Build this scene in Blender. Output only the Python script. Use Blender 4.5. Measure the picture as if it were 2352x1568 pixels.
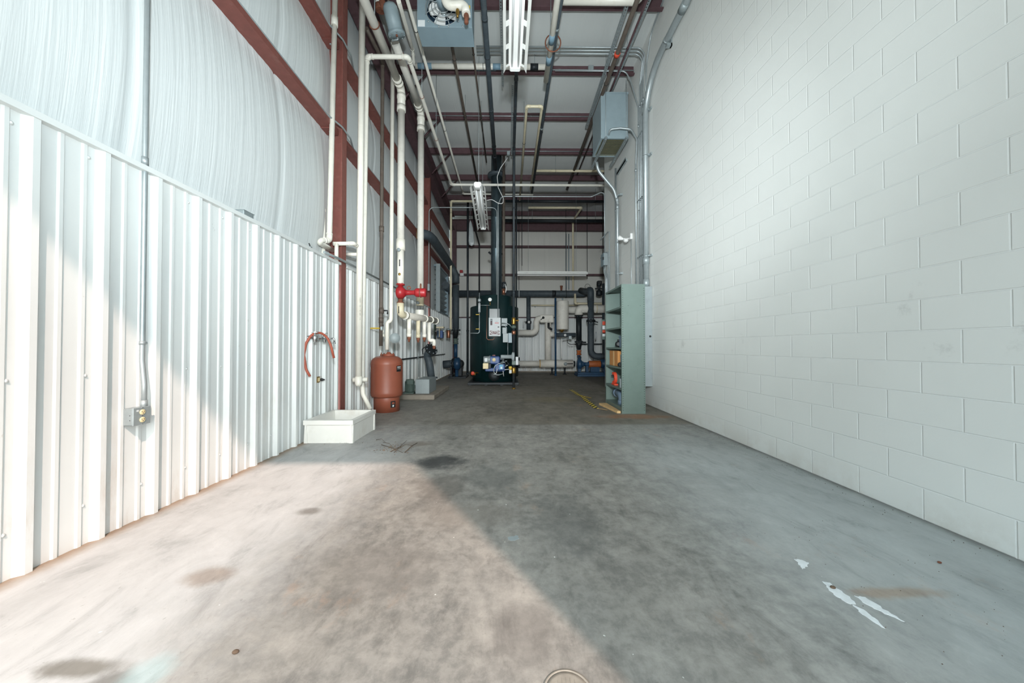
import bpy, math, random
from mathutils import Vector, Matrix, Euler

# ------------------------------------------------------------------ scene, camera, light
for o in list(bpy.data.objects):
    bpy.data.objects.remove(o, do_unlink=True)
scene = bpy.context.scene
COL = scene.collection
random.seed(7)
PI = math.pi
H = 1.1155            # camera height
F = 788.0             # focal length in pixels of a 2352 px wide frame
camd = bpy.data.cameras.new('camera')
camd.sensor_width = 36.0
camd.lens = 36.0 * F / 2352.0
camd.clip_start = 0.05
camd.clip_end = 200
cam = bpy.data.objects.new('camera', camd)
COL.objects.link(cam)
cam.location = (0, 0, H)
cam.rotation_euler = (PI / 2 + math.atan(11 / F), 0, -math.atan(8 / F))
scene.camera = cam
RCAM = Euler(cam.rotation_euler).to_matrix()

vs = scene.view_settings
vs.view_transform = 'Standard'
vs.look = 'None'
vs.gamma = 1.0
vs.use_curve_mapping = False
vs.exposure = 0.0

world = bpy.data.worlds.new('sky')
scene.world = world
world.use_nodes = True
wt = world.node_tree
bg = wt.nodes['Background']
tc = wt.nodes.new('ShaderNodeTexCoord')
dp = wt.nodes.new('ShaderNodeVectorMath')
dp.operation = 'DOT_PRODUCT'
dp.inputs[1].default_value = Vector((0.0, -1.0, 0.12)).normalized()
wt.links.new(tc.outputs['Generated'], dp.inputs[0])
mr = wt.nodes.new('ShaderNodeMapRange')
mr.interpolation_type = 'SMOOTHSTEP'
mr.inputs['From Min'].default_value = 0.80
mr.inputs['From Max'].default_value = 0.98
wt.links.new(dp.outputs['Value'], mr.inputs['Value'])
mc = wt.nodes.new('ShaderNodeMix')
mc.data_type = 'RGBA'
mc.inputs[6].default_value = (2.5, 3.15, 3.45, 1)     # open sky
mc.inputs[7].default_value = (7.5, 7.5, 7.1, 1)        # added bright lobe behind the camera, brightens the deep room
wt.links.new(mr.outputs['Result'], mc.inputs[0])
wt.links.new(mc.outputs[2], bg.inputs['Color'])
bg.inputs['Strength'].default_value = 1.0

def light(name, kind, loc, energy, color, **kw):
    d = bpy.data.lights.new(name, kind)
    d.energy = energy
    d.color = color
    for k, v in kw.items():
        setattr(d, k, v)
    o = bpy.data.objects.new(name, d)
    o.location = loc
    COL.objects.link(o)
    return o

# hazy sun from behind the camera, over the right shoulder, through the open dock door
sun = light('sun', 'SUN', (3, -6, 8), 3.9, (1.0, 0.74, 0.62), angle=math.radians(1.2))
sd = Vector((-0.521, 0.854, -0.95)).normalized()
sun.rotation_euler = sd.to_track_quat('-Z', 'Y').to_euler()
# the photographer's strobe on its stand, above the camera
flash = light('strobe', 'SPOT', (0.0, -0.1, 1.95), 800.0, (0.84, 0.955, 1.0), shadow_soft_size=0.06, spot_size=math.radians(124), spot_blend=1.0)
flash.rotation_euler = Vector((-0.07, 1.0, 0.40)).to_track_quat('-Z', 'Y').to_euler()
# fill spot added beside the strobe to brighten the far end of the room
fill_spot = light('deep_fill_spot', 'SPOT', (0.10, -0.1, 1.98), 1260.0, (0.90, 0.97, 1.0), shadow_soft_size=0.06, spot_size=math.radians(74), spot_blend=1.0)
fill_spot.rotation_euler = Vector((0.10, 1.0, 0.22)).to_track_quat('-Z', 'Y').to_euler()
# sky light portal of the open dock door
portal = light('door_sky', 'AREA', (-0.43, -0.42, 2.2), 1.0, (1, 1, 1), shape='RECTANGLE', size=3.9, size_y=4.4)
portal.rotation_euler = (PI / 2, 0, PI)
portal.data.cycles.is_portal = True

# ------------------------------------------------------------------ projection helpers
def ray(px, py):
    return RCAM @ Vector(((px - 1176.0) / F, (784.0 - py) / F, -1.0))

def at(px, py, y=None, x=None, z=None):
    d = ray(px, py)
    o = Vector((0, 0, H))
    if y is not None:
        t = y / d.y
    elif x is not None:
        t = x / d.x
    else:
        t = (z - H) / d.z
    return o + d * t

def pp(*pts):
    return [at(a, b, y=c) for a, b, c in pts]

# ------------------------------------------------------------------ materials
def lin(h):
    h = h.lstrip('#')
    v = [int(h[i:i + 2], 16) / 255 for i in (0, 2, 4)]
    return tuple(c / 12.92 if c <= 0.04045 else ((c + 0.055) / 1.055) ** 2.4 for c in v)

class NT:
    def __init__(self, name):
        self.m = bpy.data.materials.new(name)
        self.m.use_nodes = True
        self.t = self.m.node_tree
        self.b = self.t.nodes['Principled BSDF']
        self.pos = None
    def n(self, typ, **kw):
        x = self.t.nodes.new(typ)
        for k, v in kw.items():
            if k.startswith('i_'):
                x.inputs[k[2:].replace('_', ' ')].default_value = v
            else:
                setattr(x, k, v)
        return x
    def l(self, a, b):
        self.t.links.new(a, b)
    def P(self):
        if self.pos is None:
            self.pos = self.n('ShaderNodeNewGeometry').outputs['Position']
        return self.pos
    def mapped(self, scale=(1, 1, 1), loc=(0, 0, 0), rot=(0, 0, 0)):
        mp = self.n('ShaderNodeMapping')
        self.l(self.P(), mp.inputs['Vector'])
        mp.inputs['Scale'].default_value = scale
        mp.inputs['Location'].default_value = loc
        mp.inputs['Rotation'].default_value = rot
        return mp.outputs['Vector']
    def noise(self, scale, detail=4, rough=0.55, vec=None, dist=0.0):
        x = self.n('ShaderNodeTexNoise')
        self.l(vec if vec is not None else self.P(), x.inputs['Vector'])
        x.inputs['Scale'].default_value = scale
        x.inputs['Detail'].default_value = detail
        x.inputs['Roughness'].default_value = rough
        x.inputs['Distortion'].default_value = dist
        return x.outputs['Fac']
    def ramp(self, fac, stops):
        r = self.n('ShaderNodeValToRGB')
        el = r.color_ramp.elements
        while len(el) < len(stops):
            el.new(0.5)
        for e, (p, c) in zip(el, stops):
            e.position = p
            e.color = (*c, 1) if len(c) == 3 else c
        self.l(fac, r.inputs['Fac'])
        return r.outputs['Color']
    def vramp(self, fac, a, b, lo=0.0, hi=1.0):
        m = self.n('ShaderNodeMapRange')
        self.l(fac, m.inputs['Value'])
        m.inputs['From Min'].default_value = a
        m.inputs['From Max'].default_value = b
        m.inputs['To Min'].default_value = lo
        m.inputs['To Max'].default_value = hi
        m.interpolation_type = 'SMOOTHSTEP'
        return m.outputs['Result']
    def mix(self, fac, a, b, mode='MIX'):
        m = self.n('ShaderNodeMix', data_type='RGBA', blend_type=mode)
        for sock, v in ((m.inputs[0], fac), (m.inputs[6], a), (m.inputs[7], b)):
            if isinstance(v, (int, float)):
                sock.default_value = v
            elif isinstance(v, tuple):
                sock.default_value = (*v, 1)
            else:
                self.l(v, sock)
        return m.outputs[2]
    def math(self, op, a, b=0.0, clamp=False):
        m = self.n('ShaderNodeMath', operation=op, use_clamp=clamp)
        for i, v in enumerate((a, b)):
            if isinstance(v, (int, float)):
                m.inputs[i].default_value = v
            else:
                self.l(v, m.inputs[i])
        return m.outputs[0]
    def sep(self):
        s = self.n('ShaderNodeSeparateXYZ')
        self.l(self.P(), s.inputs[0])
        return s.outputs
    def bump(self, h, strength=0.3, dist=0.01):
        b = self.n('ShaderNodeBump')
        b.inputs['Strength'].default_value = strength
        b.inputs['Distance'].default_value = dist
        self.l(h, b.inputs['Height'])
        self.l(b.outputs['Normal'], self.b.inputs['Normal'])
    def col(self, c):
        s = self.b.inputs['Base Color']
        if isinstance(c, tuple):
            s.default_value = (*c, 1)
        else:
            self.l(c, s)
    def fin(self, rough=0.5, metal=0.0, spec=None):
        self.b.inputs['Roughness'].default_value = rough
        self.b.inputs['Metallic'].default_value = metal
        if spec is not None:
            self.b.inputs['Specular IOR Level'].default_value = spec
        return self.m

def surf(name, hexa, rough=0.5, metal=0.0, var=0.12, scale=9.0, dirt=None, dirt_amt=0.35, bump=0.0, spec=None):
    t = NT(name)
    c = lin(hexa) if isinstance(hexa, str) else hexa
    d = tuple(x * (1 - var) for x in c)
    u = tuple(min(1, x * (1 + var)) for x in c)
    n1 = t.noise(scale, 5)
    colr = t.ramp(n1, [(0.3, d), (0.7, u)])
    if dirt:
        n2 = t.noise(scale * 0.6, 7, 0.65)
        f = t.vramp(n2, 0.52, 0.75, 0.0, dirt_amt)
        colr = t.mix(f, colr, lin(dirt))
    t.col(colr)
    if bump:
        t.bump(t.noise(scale * 12, 3), bump, 0.002)
    return t.fin(rough, metal, spec)

M = {}
M['pvc'] = surf('white_pvc', '#e9e5da', 0.38, var=0.04, dirt='#b9a98c', dirt_amt=0.25)
M['pvc_grey'] = surf('insulated_white', '#d9d5cc', 0.55, var=0.05, dirt='#9f978a', dirt_amt=0.3)
M['pvc_cream'] = surf('cream_pvc', '#d8cdb0', 0.45, var=0.06, dirt='#8f8060', dirt_amt=0.3)
M['redsteel'] = surf('red_oxide_steel', '#7f4a42', 0.6, var=0.10, scale=14, dirt='#a08078', dirt_amt=0.25, bump=0.1)
M['redsteel_dk'] = surf('dark_red_oxide', '#594044', 0.65, var=0.14, scale=10, dirt='#3a2422', dirt_amt=0.4)
M['galv'] = surf('galvanized_steel', '#9fa8aa', 0.45, 0.4, var=0.10, scale=22, dirt='#7b8587', dirt_amt=0.4)
M['emt'] = surf('conduit_steel', '#a8b0b2', 0.4, 0.5, var=0.06, scale=16)
M['black_pipe'] = surf('black_iron', '#343b40', 0.5, 0.2, var=0.2, scale=10, dirt='#5b5148', dirt_amt=0.45)
M['slate_pipe'] = surf('slate_insulation', '#3f484e', 0.6, var=0.18, scale=8, dirt='#5d6468', dirt_amt=0.4, bump=0.15)
M['brown_pipe'] = surf('weathered_brown_steel', '#5f554d', 0.6, 0.2, var=0.18, scale=9, dirt='#4a3a30', dirt_amt=0.5)
M['rust'] = surf('rust', '#7a4a36', 0.8, var=0.3, scale=20, dirt='#4a2d22', dirt_amt=0.6, bump=0.3)
M['pump_red'] = surf('pump_red_enamel', '#a3242a', 0.4, var=0.1, scale=14, dirt='#7d3a2c', dirt_amt=0.5)
M['tank_brown'] = surf('tank_brown_paint', '#8e4f3c', 0.42, var=0.05, scale=7, dirt='#734132', dirt_amt=0.35, bump=0.03)
M['hose'] = surf('red_rubber', '#a2523f', 0.6, var=0.08)
M['basin'] = surf('basin_composite', '#e4e2dc', 0.4, var=0.04, scale=5, dirt='#b8ab98', dirt_amt=0.35)
M['chrome'] = surf('chrome', '#c9ced0', 0.16, 0.95, var=0.03)
M['grille'] = surf('grille_olive', '#7d7a5c', 0.6, 0.2, var=0.1)
M['cover_metal'] = surf('worn_cover_metal', '#9a948a', 0.6, 0.2, var=0.12, scale=40)
M['ink'] = surf('faded_print', '#8d8a84', 0.8, var=0.1)
M['brass'] = surf('brass', '#9b7a3c', 0.35, 0.8, var=0.12)
M['grey_paint'] = surf('grey_enamel', '#939c9e', 0.45, var=0.05, dirt='#6b777c', dirt_amt=0.3)
M['heater'] = surf('heater_blue_grey', '#83969f', 0.42, var=0.04, scale=5, dirt='#647c8a', dirt_amt=0.3)
M['heater_dark'] = surf('heater_shadow_core', '#2b4256', 0.6, var=0.1)
M['xfmr'] = surf('transformer_grey', '#90a0a6', 0.45, var=0.04, dirt='#76858b', dirt_amt=0.2)
M['shelf_green'] = surf('shelf_green_enamel', '#62726c', 0.42, var=0.05, scale=6, dirt='#4e6058', dirt_amt=0.35, bump=0.03)
M['shelf_hole'] = surf('punched_hole_dark', '#2a3430', 0.8, var=0.1)
M['boiler'] = surf('boiler_green_enamel', '#0c2527', 0.33, 0.0, var=0.15, scale=5, dirt='#1d3836', dirt_amt=0.4, spec=0.6)
M['flue'] = surf('flue_steel', '#5d6d74', 0.3, 0.75, var=0.1, scale=6)
M['white_paint'] = surf('white_enamel', '#e8e8e6', 0.4, var=0.03)
M['panel_grey'] = surf('control_panel_grey', '#b9bdbf', 0.45, var=0.03)
M['maroon'] = surf('maroon_print', '#5d2a30', 0.5, var=0.05)
M['blue'] = surf('pump_blue_enamel', '#1f4260', 0.45, var=0.15, dirt='#182c3c', dirt_amt=0.5)
M['burner_blue'] = surf('burner_blue', '#3c578a', 0.45, var=0.12, dirt='#2a3c60', dirt_amt=0.4)
M['light_blue'] = surf('light_blue_label', '#5aa4cc', 0.5, var=0.05)
M['orange'] = surf('coupling_orange', '#a85a2c', 0.55, var=0.15, dirt='#5a3420', dirt_amt=0.5)
M['safety_orange'] = surf('orange_red_plastic', '#d04a30', 0.5, var=0.08)
M['black'] = surf('black_rubber', '#181a1c', 0.55, var=0.15)
M['dark_iron'] = surf('dark_cast_iron', '#23282c', 0.5, 0.3, var=0.2, dirt='#3d3a36', dirt_amt=0.4)
M['cardboard'] = surf('cardboard', '#b07a44', 0.85, var=0.06, scale=6)
M['wood'] = surf('pine_board', '#c9a878', 0.75, var=0.12, scale=12)
M['concrete_pad'] = surf('pad_concrete', '#8d857a', 0.9, var=0.15, scale=6, dirt='#5f564c', dirt_amt=0.5, bump=0.2)
M['tape_grey'] = surf('blue_grey_tape', '#7a97a8', 0.5, var=0.06)
M['pvc_blue'] = surf('grey_blue_pvc', '#66788a', 0.4, var=0.06)
M['yellow'] = surf('valve_yellow', '#c9a72e', 0.5, var=0.06)
M['copper'] = surf('copper', '#9a6a54', 0.35, 0.7, var=0.12)
M['ivory'] = surf('ivory_plastic', '#e6d3a6', 0.45, var=0.02)
M['white_sticker'] = surf('white_label', '#dfe3e4', 0.6, var=0.03)
M['bark'] = surf('dry_twig', '#5c4c3e', 0.9, var=0.3, scale=30)
M['leaf_dry'] = surf('dry_leaf', '#8c7968', 0.9, var=0.3, scale=30)
M['splash'] = surf('white_paint_spill', '#e3e8ea', 0.8, var=0.1, scale=25)
M['motor_green'] = surf('motor_grey_green', '#56665f', 0.5, var=0.15, dirt='#39463f', dirt_amt=0.5)
M['reflector'] = surf('reflector_white', '#e6e6e2', 0.35, var=0.03)
M['tube_glass'] = surf('unlit_tube', '#f0f1f2', 0.2, var=0.01)
M['bag'] = surf('milky_plastic', '#b9bfc0', 0.35, var=0.08)
M['pvc_joint'] = surf('header_grey_pvc', '#c4beb4', 0.45, var=0.06, dirt='#8f8578', dirt_amt=0.3)

def concrete_floor():
    t = NT('concrete_slab')
    s = t.sep()
    n1 = t.noise(0.9, 6, 0.62, dist=0.4)
    n2 = t.noise(5.0, 8, 0.7)
    n3 = t.noise(38.0, 4, 0.7)
    st = t.noise(1.7, 6, 0.65, vec=t.mapped((1.0, 0.35, 1), rot=(0, 0, 0.5)))
    base = t.ramp(n1, [(0.3, lin('#64635f')), (0.5, lin('#7c7a76')), (0.72, lin('#94928d'))])
    base = t.mix(t.vramp(n2, 0.35, 0.7, 0.0, 0.55), base, lin('#a8a49d'))
    base = t.mix(t.vramp(st, 0.48, 0.72, 0.0, 0.55), base, lin('#5d5f5d'))
    n4 = t.noise(14.0, 9, 0.75, dist=0.3)
    base = t.mix(t.vramp(n4, 0.38, 0.62, 0.0, 0.30), base, lin('#b4b0a9'))
    base = t.mix(t.vramp(t.noise(9.0, 9, 0.78, vec=t.mapped((1, 0.6, 1), loc=(3, 8, 0), rot=(0, 0, -0.6))), 0.52, 0.70, 0.0, 0.40), base, lin('#54534f'))
    # pale strip along the liner wall, paler edge along the block wall, fading with depth
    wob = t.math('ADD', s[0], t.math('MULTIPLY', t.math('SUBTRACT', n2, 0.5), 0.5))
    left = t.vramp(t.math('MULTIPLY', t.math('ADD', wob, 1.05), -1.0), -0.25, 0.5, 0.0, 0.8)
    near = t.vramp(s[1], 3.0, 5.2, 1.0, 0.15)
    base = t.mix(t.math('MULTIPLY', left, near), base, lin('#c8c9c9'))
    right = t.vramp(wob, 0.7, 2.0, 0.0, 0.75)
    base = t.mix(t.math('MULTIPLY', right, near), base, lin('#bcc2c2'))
    # brown old slab beyond the joint
    far = t.vramp(s[1], 4.86, 4.96, 0.0, 1.0)
    oldc = t.ramp(n1, [(0.3, lin('#5a544a')), (0.7, lin('#7b7468'))])
    oldc = t.mix(t.vramp(n2, 0.4, 0.7, 0.0, 0.4), oldc, lin('#8b857a'))
    fr = t.math('MULTIPLY', far, t.vramp(s[0], -1.3, 0.8, 0.35, 0.8))
    base = t.mix(fr, base, oldc)
    # joint line
    jd = t.math('ABSOLUTE', t.math('SUBTRACT', s[1], 4.88))
    base = t.mix(t.vramp(jd, 0.004, 0.012, 0.6, 0.0), base, lin('#54504a'))
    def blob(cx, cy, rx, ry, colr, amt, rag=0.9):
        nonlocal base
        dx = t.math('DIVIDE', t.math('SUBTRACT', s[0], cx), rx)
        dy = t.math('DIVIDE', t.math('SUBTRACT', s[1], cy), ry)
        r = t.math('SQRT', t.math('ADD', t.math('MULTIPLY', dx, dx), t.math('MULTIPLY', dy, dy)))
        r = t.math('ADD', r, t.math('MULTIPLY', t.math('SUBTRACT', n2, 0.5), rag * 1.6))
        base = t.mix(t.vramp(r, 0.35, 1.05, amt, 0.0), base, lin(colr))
    for args in ((-0.66, 3.35, 0.30, 0.26, '#2c3033', 0.8), (-1.35, 2.35, 0.10, 0.07, '#5c5348', 0.6), (-1.05, 3.95, 0.22, 0.16, '#6a5f54', 0.55),  # first blob is a stain plus painted shadow at the sunlit wedge's tip
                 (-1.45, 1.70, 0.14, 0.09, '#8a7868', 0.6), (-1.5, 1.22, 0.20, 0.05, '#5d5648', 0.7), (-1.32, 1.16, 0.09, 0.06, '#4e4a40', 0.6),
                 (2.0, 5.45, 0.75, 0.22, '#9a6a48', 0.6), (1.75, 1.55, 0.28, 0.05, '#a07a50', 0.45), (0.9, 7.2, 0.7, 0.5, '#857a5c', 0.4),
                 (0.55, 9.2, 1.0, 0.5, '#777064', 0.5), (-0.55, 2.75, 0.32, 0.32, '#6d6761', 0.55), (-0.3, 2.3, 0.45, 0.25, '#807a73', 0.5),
                 (-0.65, 1.75, 0.45, 0.3, '#77736e', 0.5), (0.05, 1.35, 0.2, 0.22, '#6f6a66', 0.5), (-1.22, 1.19, 0.10, 0.11, '#a9c4c6', 0.5), (-0.12, 2.95, 0.35, 0.5, '#5d605e', 0.5), (0.35, 2.2, 0.3, 0.5, '#646664', 0.45)):  # last two deepen the shade beside the sun edge, painted into the slab
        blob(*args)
    # dirt line along the foot of both walls
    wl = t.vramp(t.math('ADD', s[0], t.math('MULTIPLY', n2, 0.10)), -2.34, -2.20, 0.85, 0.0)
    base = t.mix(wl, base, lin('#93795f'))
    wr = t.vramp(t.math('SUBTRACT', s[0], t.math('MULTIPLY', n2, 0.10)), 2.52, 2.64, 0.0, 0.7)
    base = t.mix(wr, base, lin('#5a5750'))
    # trowel streaks, scuffs and mottling over the whole slab
    tr = t.noise(5.5, 9, 0.74, vec=t.mapped((1.0, 0.42, 1), loc=(1, 5, 0), rot=(0, 0, 0.35)), dist=0.5)
    base = t.mix(0.85, base, t.ramp(tr, [(0.30, (0.60, 0.60, 0.60)), (0.47, (0.93, 0.93, 0.93)), (0.58, (1.0, 1.0, 1.0)), (0.72, (1.14, 1.14, 1.14))]), 'MULTIPLY')
    mo = t.noise(1.3, 7, 0.7, vec=t.mapped((1, 0.7, 1), loc=(9, 2, 0)), dist=0.6)
    base = t.mix(0.75, base, t.ramp(mo, [(0.32, (0.74, 0.74, 0.73)), (0.5, (1.0, 1.0, 1.0)), (0.7, (1.10, 1.10, 1.10))]), 'MULTIPLY')
    rs = t.noise(2.1, 6, 0.7, vec=t.mapped((1, 0.6, 1), loc=(4, 14, 0)))
    base = t.mix(t.vramp(rs, 0.60, 0.74, 0.0, 0.35), base, lin('#b08c70'))
    # grit and specks
    base = t.mix(t.vramp(n3, 0.62, 0.75, 0.0, 0.35), base, lin('#5a5852'))
    sp = t.noise(26.0, 2, 0.5, vec=t.mapped((1, 1, 1), loc=(7, 3, 0)))
    base = t.mix(t.vramp(sp, 0.76, 0.79, 0.0, 0.8), base, lin('#e0e0dc'))
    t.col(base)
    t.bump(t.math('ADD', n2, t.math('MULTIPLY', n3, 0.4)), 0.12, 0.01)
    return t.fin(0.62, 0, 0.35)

def block_wall():
    t = NT('painted_block')
    s = t.sep()
    cmb = t.n('ShaderNodeCombineXYZ')
    t.l(t.math('ADD', s[1], 0.037 + 0.4064 * 20), cmb.inputs[0])
    t.l(t.math('ADD', s[2], 0.002), cmb.inputs[1])
    br = t.n('ShaderNodeTexBrick', offset=0.5, offset_frequency=2)
    t.l(cmb.outputs[0], br.inputs['Vector'])
    for k, v in (('Scale', 1.0), ('Mortar Size', 0.006), ('Mortar Smooth', 0.7), ('Bias', 0.0), ('Brick Width', 0.4064), ('Row Height', 0.2032)):
        br.inputs[k].default_value = v
    n1 = t.noise(0.8, 3)
    n2 = t.noise(60, 3, 0.6)
    c = t.ramp(n1, [(0.3, lin('#dfe0dc')), (0.7, lin('#e6e7e3'))])
    c = t.mix(t.math('MULTIPLY', br.outputs['Fac'], 0.35), c, lin('#eef0ee'))
    sm = t.noise(2.4, 7, 0.7)
    band = t.math('MULTIPLY', t.vramp(s[2], 0.9, 1.15, 0, 1), t.vramp(s[2], 1.45, 1.7, 1, 0))
    c = t.mix(t.math('MULTIPLY', t.vramp(sm, 0.60, 0.72, 0.0, 0.35), band), c, lin('#a3a39e'))
    c = t.mix(t.math('MULTIPLY', t.vramp(s[2], 0.0, 0.25, 0.25, 0.0), t.vramp(sm, 0.4, 0.6)), c, lin('#b8ae9e'))
    t.col(c)
    h = t.math('ADD', t.math('MULTIPLY', br.outputs['Fac'], -1.0), t.math('MULTIPLY', n2, 0.14))
    t.bump(h, 0.6, 0.005)
    return t.fin(0.55, 0, 0.3)

def liner_mat():
    t = NT('white_liner_panel')
    s = t.sep()
    n1 = t.noise(1.2, 4)
    c = t.ramp(n1, [(0.3, lin('#dbdedd')), (0.7, lin('#e4e6e4'))])
    st = t.noise(3.0, 7, 0.7, vec=t.mapped((1, 1, 0.25)))
    low = t.vramp(s[2], 0.0, 0.95, 0.55, 0.04)
    c = t.mix(t.math('MULTIPLY', t.vramp(st, 0.50, 0.72), low), c, lin('#b39c84'))
    sc = t.noise(22, 3, 0.6, vec=t.mapped((1, 1, 0.5)))
    c = t.mix(t.vramp(sc, 0.72, 0.78, 0, 0.3), c, lin('#a39a90'))
    t.col(c)
    return t.fin(0.42, 0, 0.4)

def blanket_mat(name, hexa, axis):
    t = NT(name)
    n1 = t.noise(0.7, 4)
    base = lin(hexa)
    c = t.ramp(n1, [(0.3, tuple(x * 0.95 for x in base)), (0.7, base)])
    t.col(c)
    sc = {'y': (1, 16, 0.5), 'x': (16, 1, 0.5), 'c': (14, 0.35, 1)}[axis]
    w = t.noise(1.6, 4, 0.5, vec=t.mapped(sc), dist=0.2)
    w2 = t.noise(5.0, 3, 0.5, vec=t.mapped(sc))
    t.bump(t.math('ADD', w, t.math('MULTIPLY', w2, 0.35)), 0.22, 0.02)
    return t.fin(0.38, 0, 0.4)

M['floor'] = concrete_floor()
M['block'] = block_wall()
M['liner'] = liner_mat()
M['blanket'] = blanket_mat('vinyl_insulation', '#dfe3e3', 'y')
M['blanket_back'] = blanket_mat('vinyl_insulation_back', '#cfcdc6', 'x')
M['blanket_roof'] = blanket_mat('vinyl_insulation_roof', '#cfd2d0', 'c')
M['apron'] = surf('outdoor_concrete', '#b3ada4', 0.9, var=0.1, scale=2)

# ------------------------------------------------------------------ mesh builder
class MB:
    def __init__(self):
        self.v, self.f, self.s = [], [], []
    def add(self, vs_, fs, smooth=False):
        b = len(self.v)
        self.v += [Vector(p) for p in vs_]
        for f in fs:
            self.f.append(tuple(b + i for i in f))
            self.s.append(smooth)
        return self
    def box(self, lo, hi, mat=None, bev=0.0):
        (x0, y0, z0), (x1, y1, z1) = lo, hi
        if bev > 0:
            b = min(bev, (x1 - x0) / 2.1, (y1 - y0) / 2.1, (z1 - z0) / 2.1)
            return self._bbox(x0, y0, z0, x1, y1, z1, b, mat)
        p = [Vector((x, y, z)) for z in (z0, z1) for y in (y0, y1) for x in (x0, x1)]
        if mat is not None:
            p = [mat @ q for q in p]
        return self.add(p, [(0, 2, 3, 1), (4, 5, 7, 6), (0, 1, 5, 4), (2, 6, 7, 3), (0, 4, 6, 2), (1, 3, 7, 5)])
    def _bbox(self, x0, y0, z0, x1, y1, z1, b, mat):
        vs_, idx = [], {}
        def vtx(k, p):
            if k not in idx:
                idx[k] = len(vs_)
                q = Vector(p)
                vs_.append(mat @ q if mat is not None else q)
            return idx[k]
        X, Y, Z = (x0, x1), (y0, y1), (z0, z1)
        S = (1, -1)
        def V(i, j, k, a):
            p = [X[i], Y[j], Z[k]]
            o = [b * S[i], b * S[j], b * S[k]]
            for q in range(3):
                if q != a:
                    p[q] += o[q]
            return vtx((i, j, k, a), p)
        fs = []
        for i in (0, 1):
            q = [V(i, 0, 0, 0), V(i, 1, 0, 0), V(i, 1, 1, 0), V(i, 0, 1, 0)]
            fs.append(q if i else q[::-1])
            q = [V(0, i, 0, 1), V(0, i, 1, 1), V(1, i, 1, 1), V(1, i, 0, 1)]
            fs.append(q if i else q[::-1])
            q = [V(0, 0, i, 2), V(1, 0, i, 2), V(1, 1, i, 2), V(0, 1, i, 2)]
            fs.append(q if i else q[::-1])
        for j in (0, 1):
            for k in (0, 1):
                fs.append([V(0, j, k, 1), V(1, j, k, 1), V(1, j, k, 2), V(0, j, k, 2)])
                fs.append([V(j, 0, k, 0), V(j, 1, k, 0), V(j, 1, k, 2), V(j, 0, k, 2)])
                fs.append([V(j, k, 0, 0), V(j, k, 1, 0), V(j, k, 1, 1), V(j, k, 0, 1)])
        for i in (0, 1):
            for j in (0, 1):
                for k in (0, 1):
                    fs.append([V(i, j, k, 0), V(i, j, k, 1), V(i, j, k, 2)])
        return self.add(vs_, fs)
    def tube(self, pts, r, n=14, R=None, caps=True, r1=None):
        """swept round tube through pts, corners rounded with radius R"""
        pts = [Vector(p) for p in pts]
        path = fillet(pts, R) if R else pts
        rr = [r] * len(path)
        if r1 is not None:
            rr = [r + (r1 - r) * i / (len(path) - 1) for i in range(len(path))]
        tans = []
        for i in range(len(path)):
            a = path[max(i - 1, 0)]
            c = path[min(i + 1, len(path) - 1)]
            d = (c - a)
            tans.append(d.normalized() if d.length > 1e-9 else Vector((0, 0, 1)))
        u = tans[0].orthogonal().normalized()
        vs_, fs = [], []
        for i, p in enumerate(path):
            tn = tans[i]
            u = (u - tn * u.dot(tn))
            u = u.normalized() if u.length > 1e-6 else tn.orthogonal().normalized()
            w = tn.cross(u)
            for k in range(n):
                a = 2 * PI * k / n
                vs_.append(p + (u * math.cos(a) + w * math.sin(a)) * rr[i])
        for i in range(len(path) - 1):
            for k in range(n):
                k2 = (k + 1) % n
                fs.append((i * n + k, i * n + k2, (i + 1) * n + k2, (i + 1) * n + k))
        self.add(vs_, fs, True)
        if caps:
            b = len(self.v) - len(vs_)
            self.f.append(tuple(b + k for k in range(n))[::-1])
            self.s.append(False)
            e = b + (len(path) - 1) * n
            self.f.append(tuple(e + k for k in range(n)))
            self.s.append(False)
        return self
    def cyl(self, a, b, r, n=20, r1=None):
        return self.tube([a, b], r, n, None, True, r1)
    def ring(self, c, axis, R, r, n=28, m=8, a0=0.0, a1=2 * PI):
        axis = Vector(axis).normalized()
        u = axis.orthogonal().normalized()
        w = axis.cross(u)
        c = Vector(c)
        k = max(3, int(n * (a1 - a0) / (2 * PI)))
        full = abs(a1 - a0 - 2 * PI) < 1e-6
        pts = [c + (u * math.cos(a0 + (a1 - a0) * i / k) + w * math.sin(a0 + (a1 - a0) * i / k)) * R for i in range(k + 1)]
        return self.tube(pts, r, m, None, not full)
    def lathe(self, prof, c, axis=(0, 0, 1), n=40, smooth=True):
        """prof: (radius, height) along axis from c"""
        axis = Vector(axis).normalized()
        u = axis.orthogonal().normalized()
        w = axis.cross(u)
        c = Vector(c)
        vs_, fs = [], []
        for r, h in prof:
            for k in range(n):
                a = 2 * PI * k / n
                vs_.append(c + axis * h + (u * math.cos(a) + w * math.sin(a)) * max(r, 1e-4))
        for i in range(len(prof) - 1):
            for k in range(n):
                k2 = (k + 1) % n
                fs.append((i * n + k, i * n + k2, (i + 1) * n + k2, (i + 1) * n + k))
        self.add(vs_, fs, smooth)
        b = len(self.v) - len(vs_)
        self.f.append(tuple(b + k for k in range(n))[::-1]); self.s.append(False)
        e = b + (len(prof) - 1) * n
        self.f.append(tuple(e + k for k in range(n))); self.s.append(False)
        return self
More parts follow.
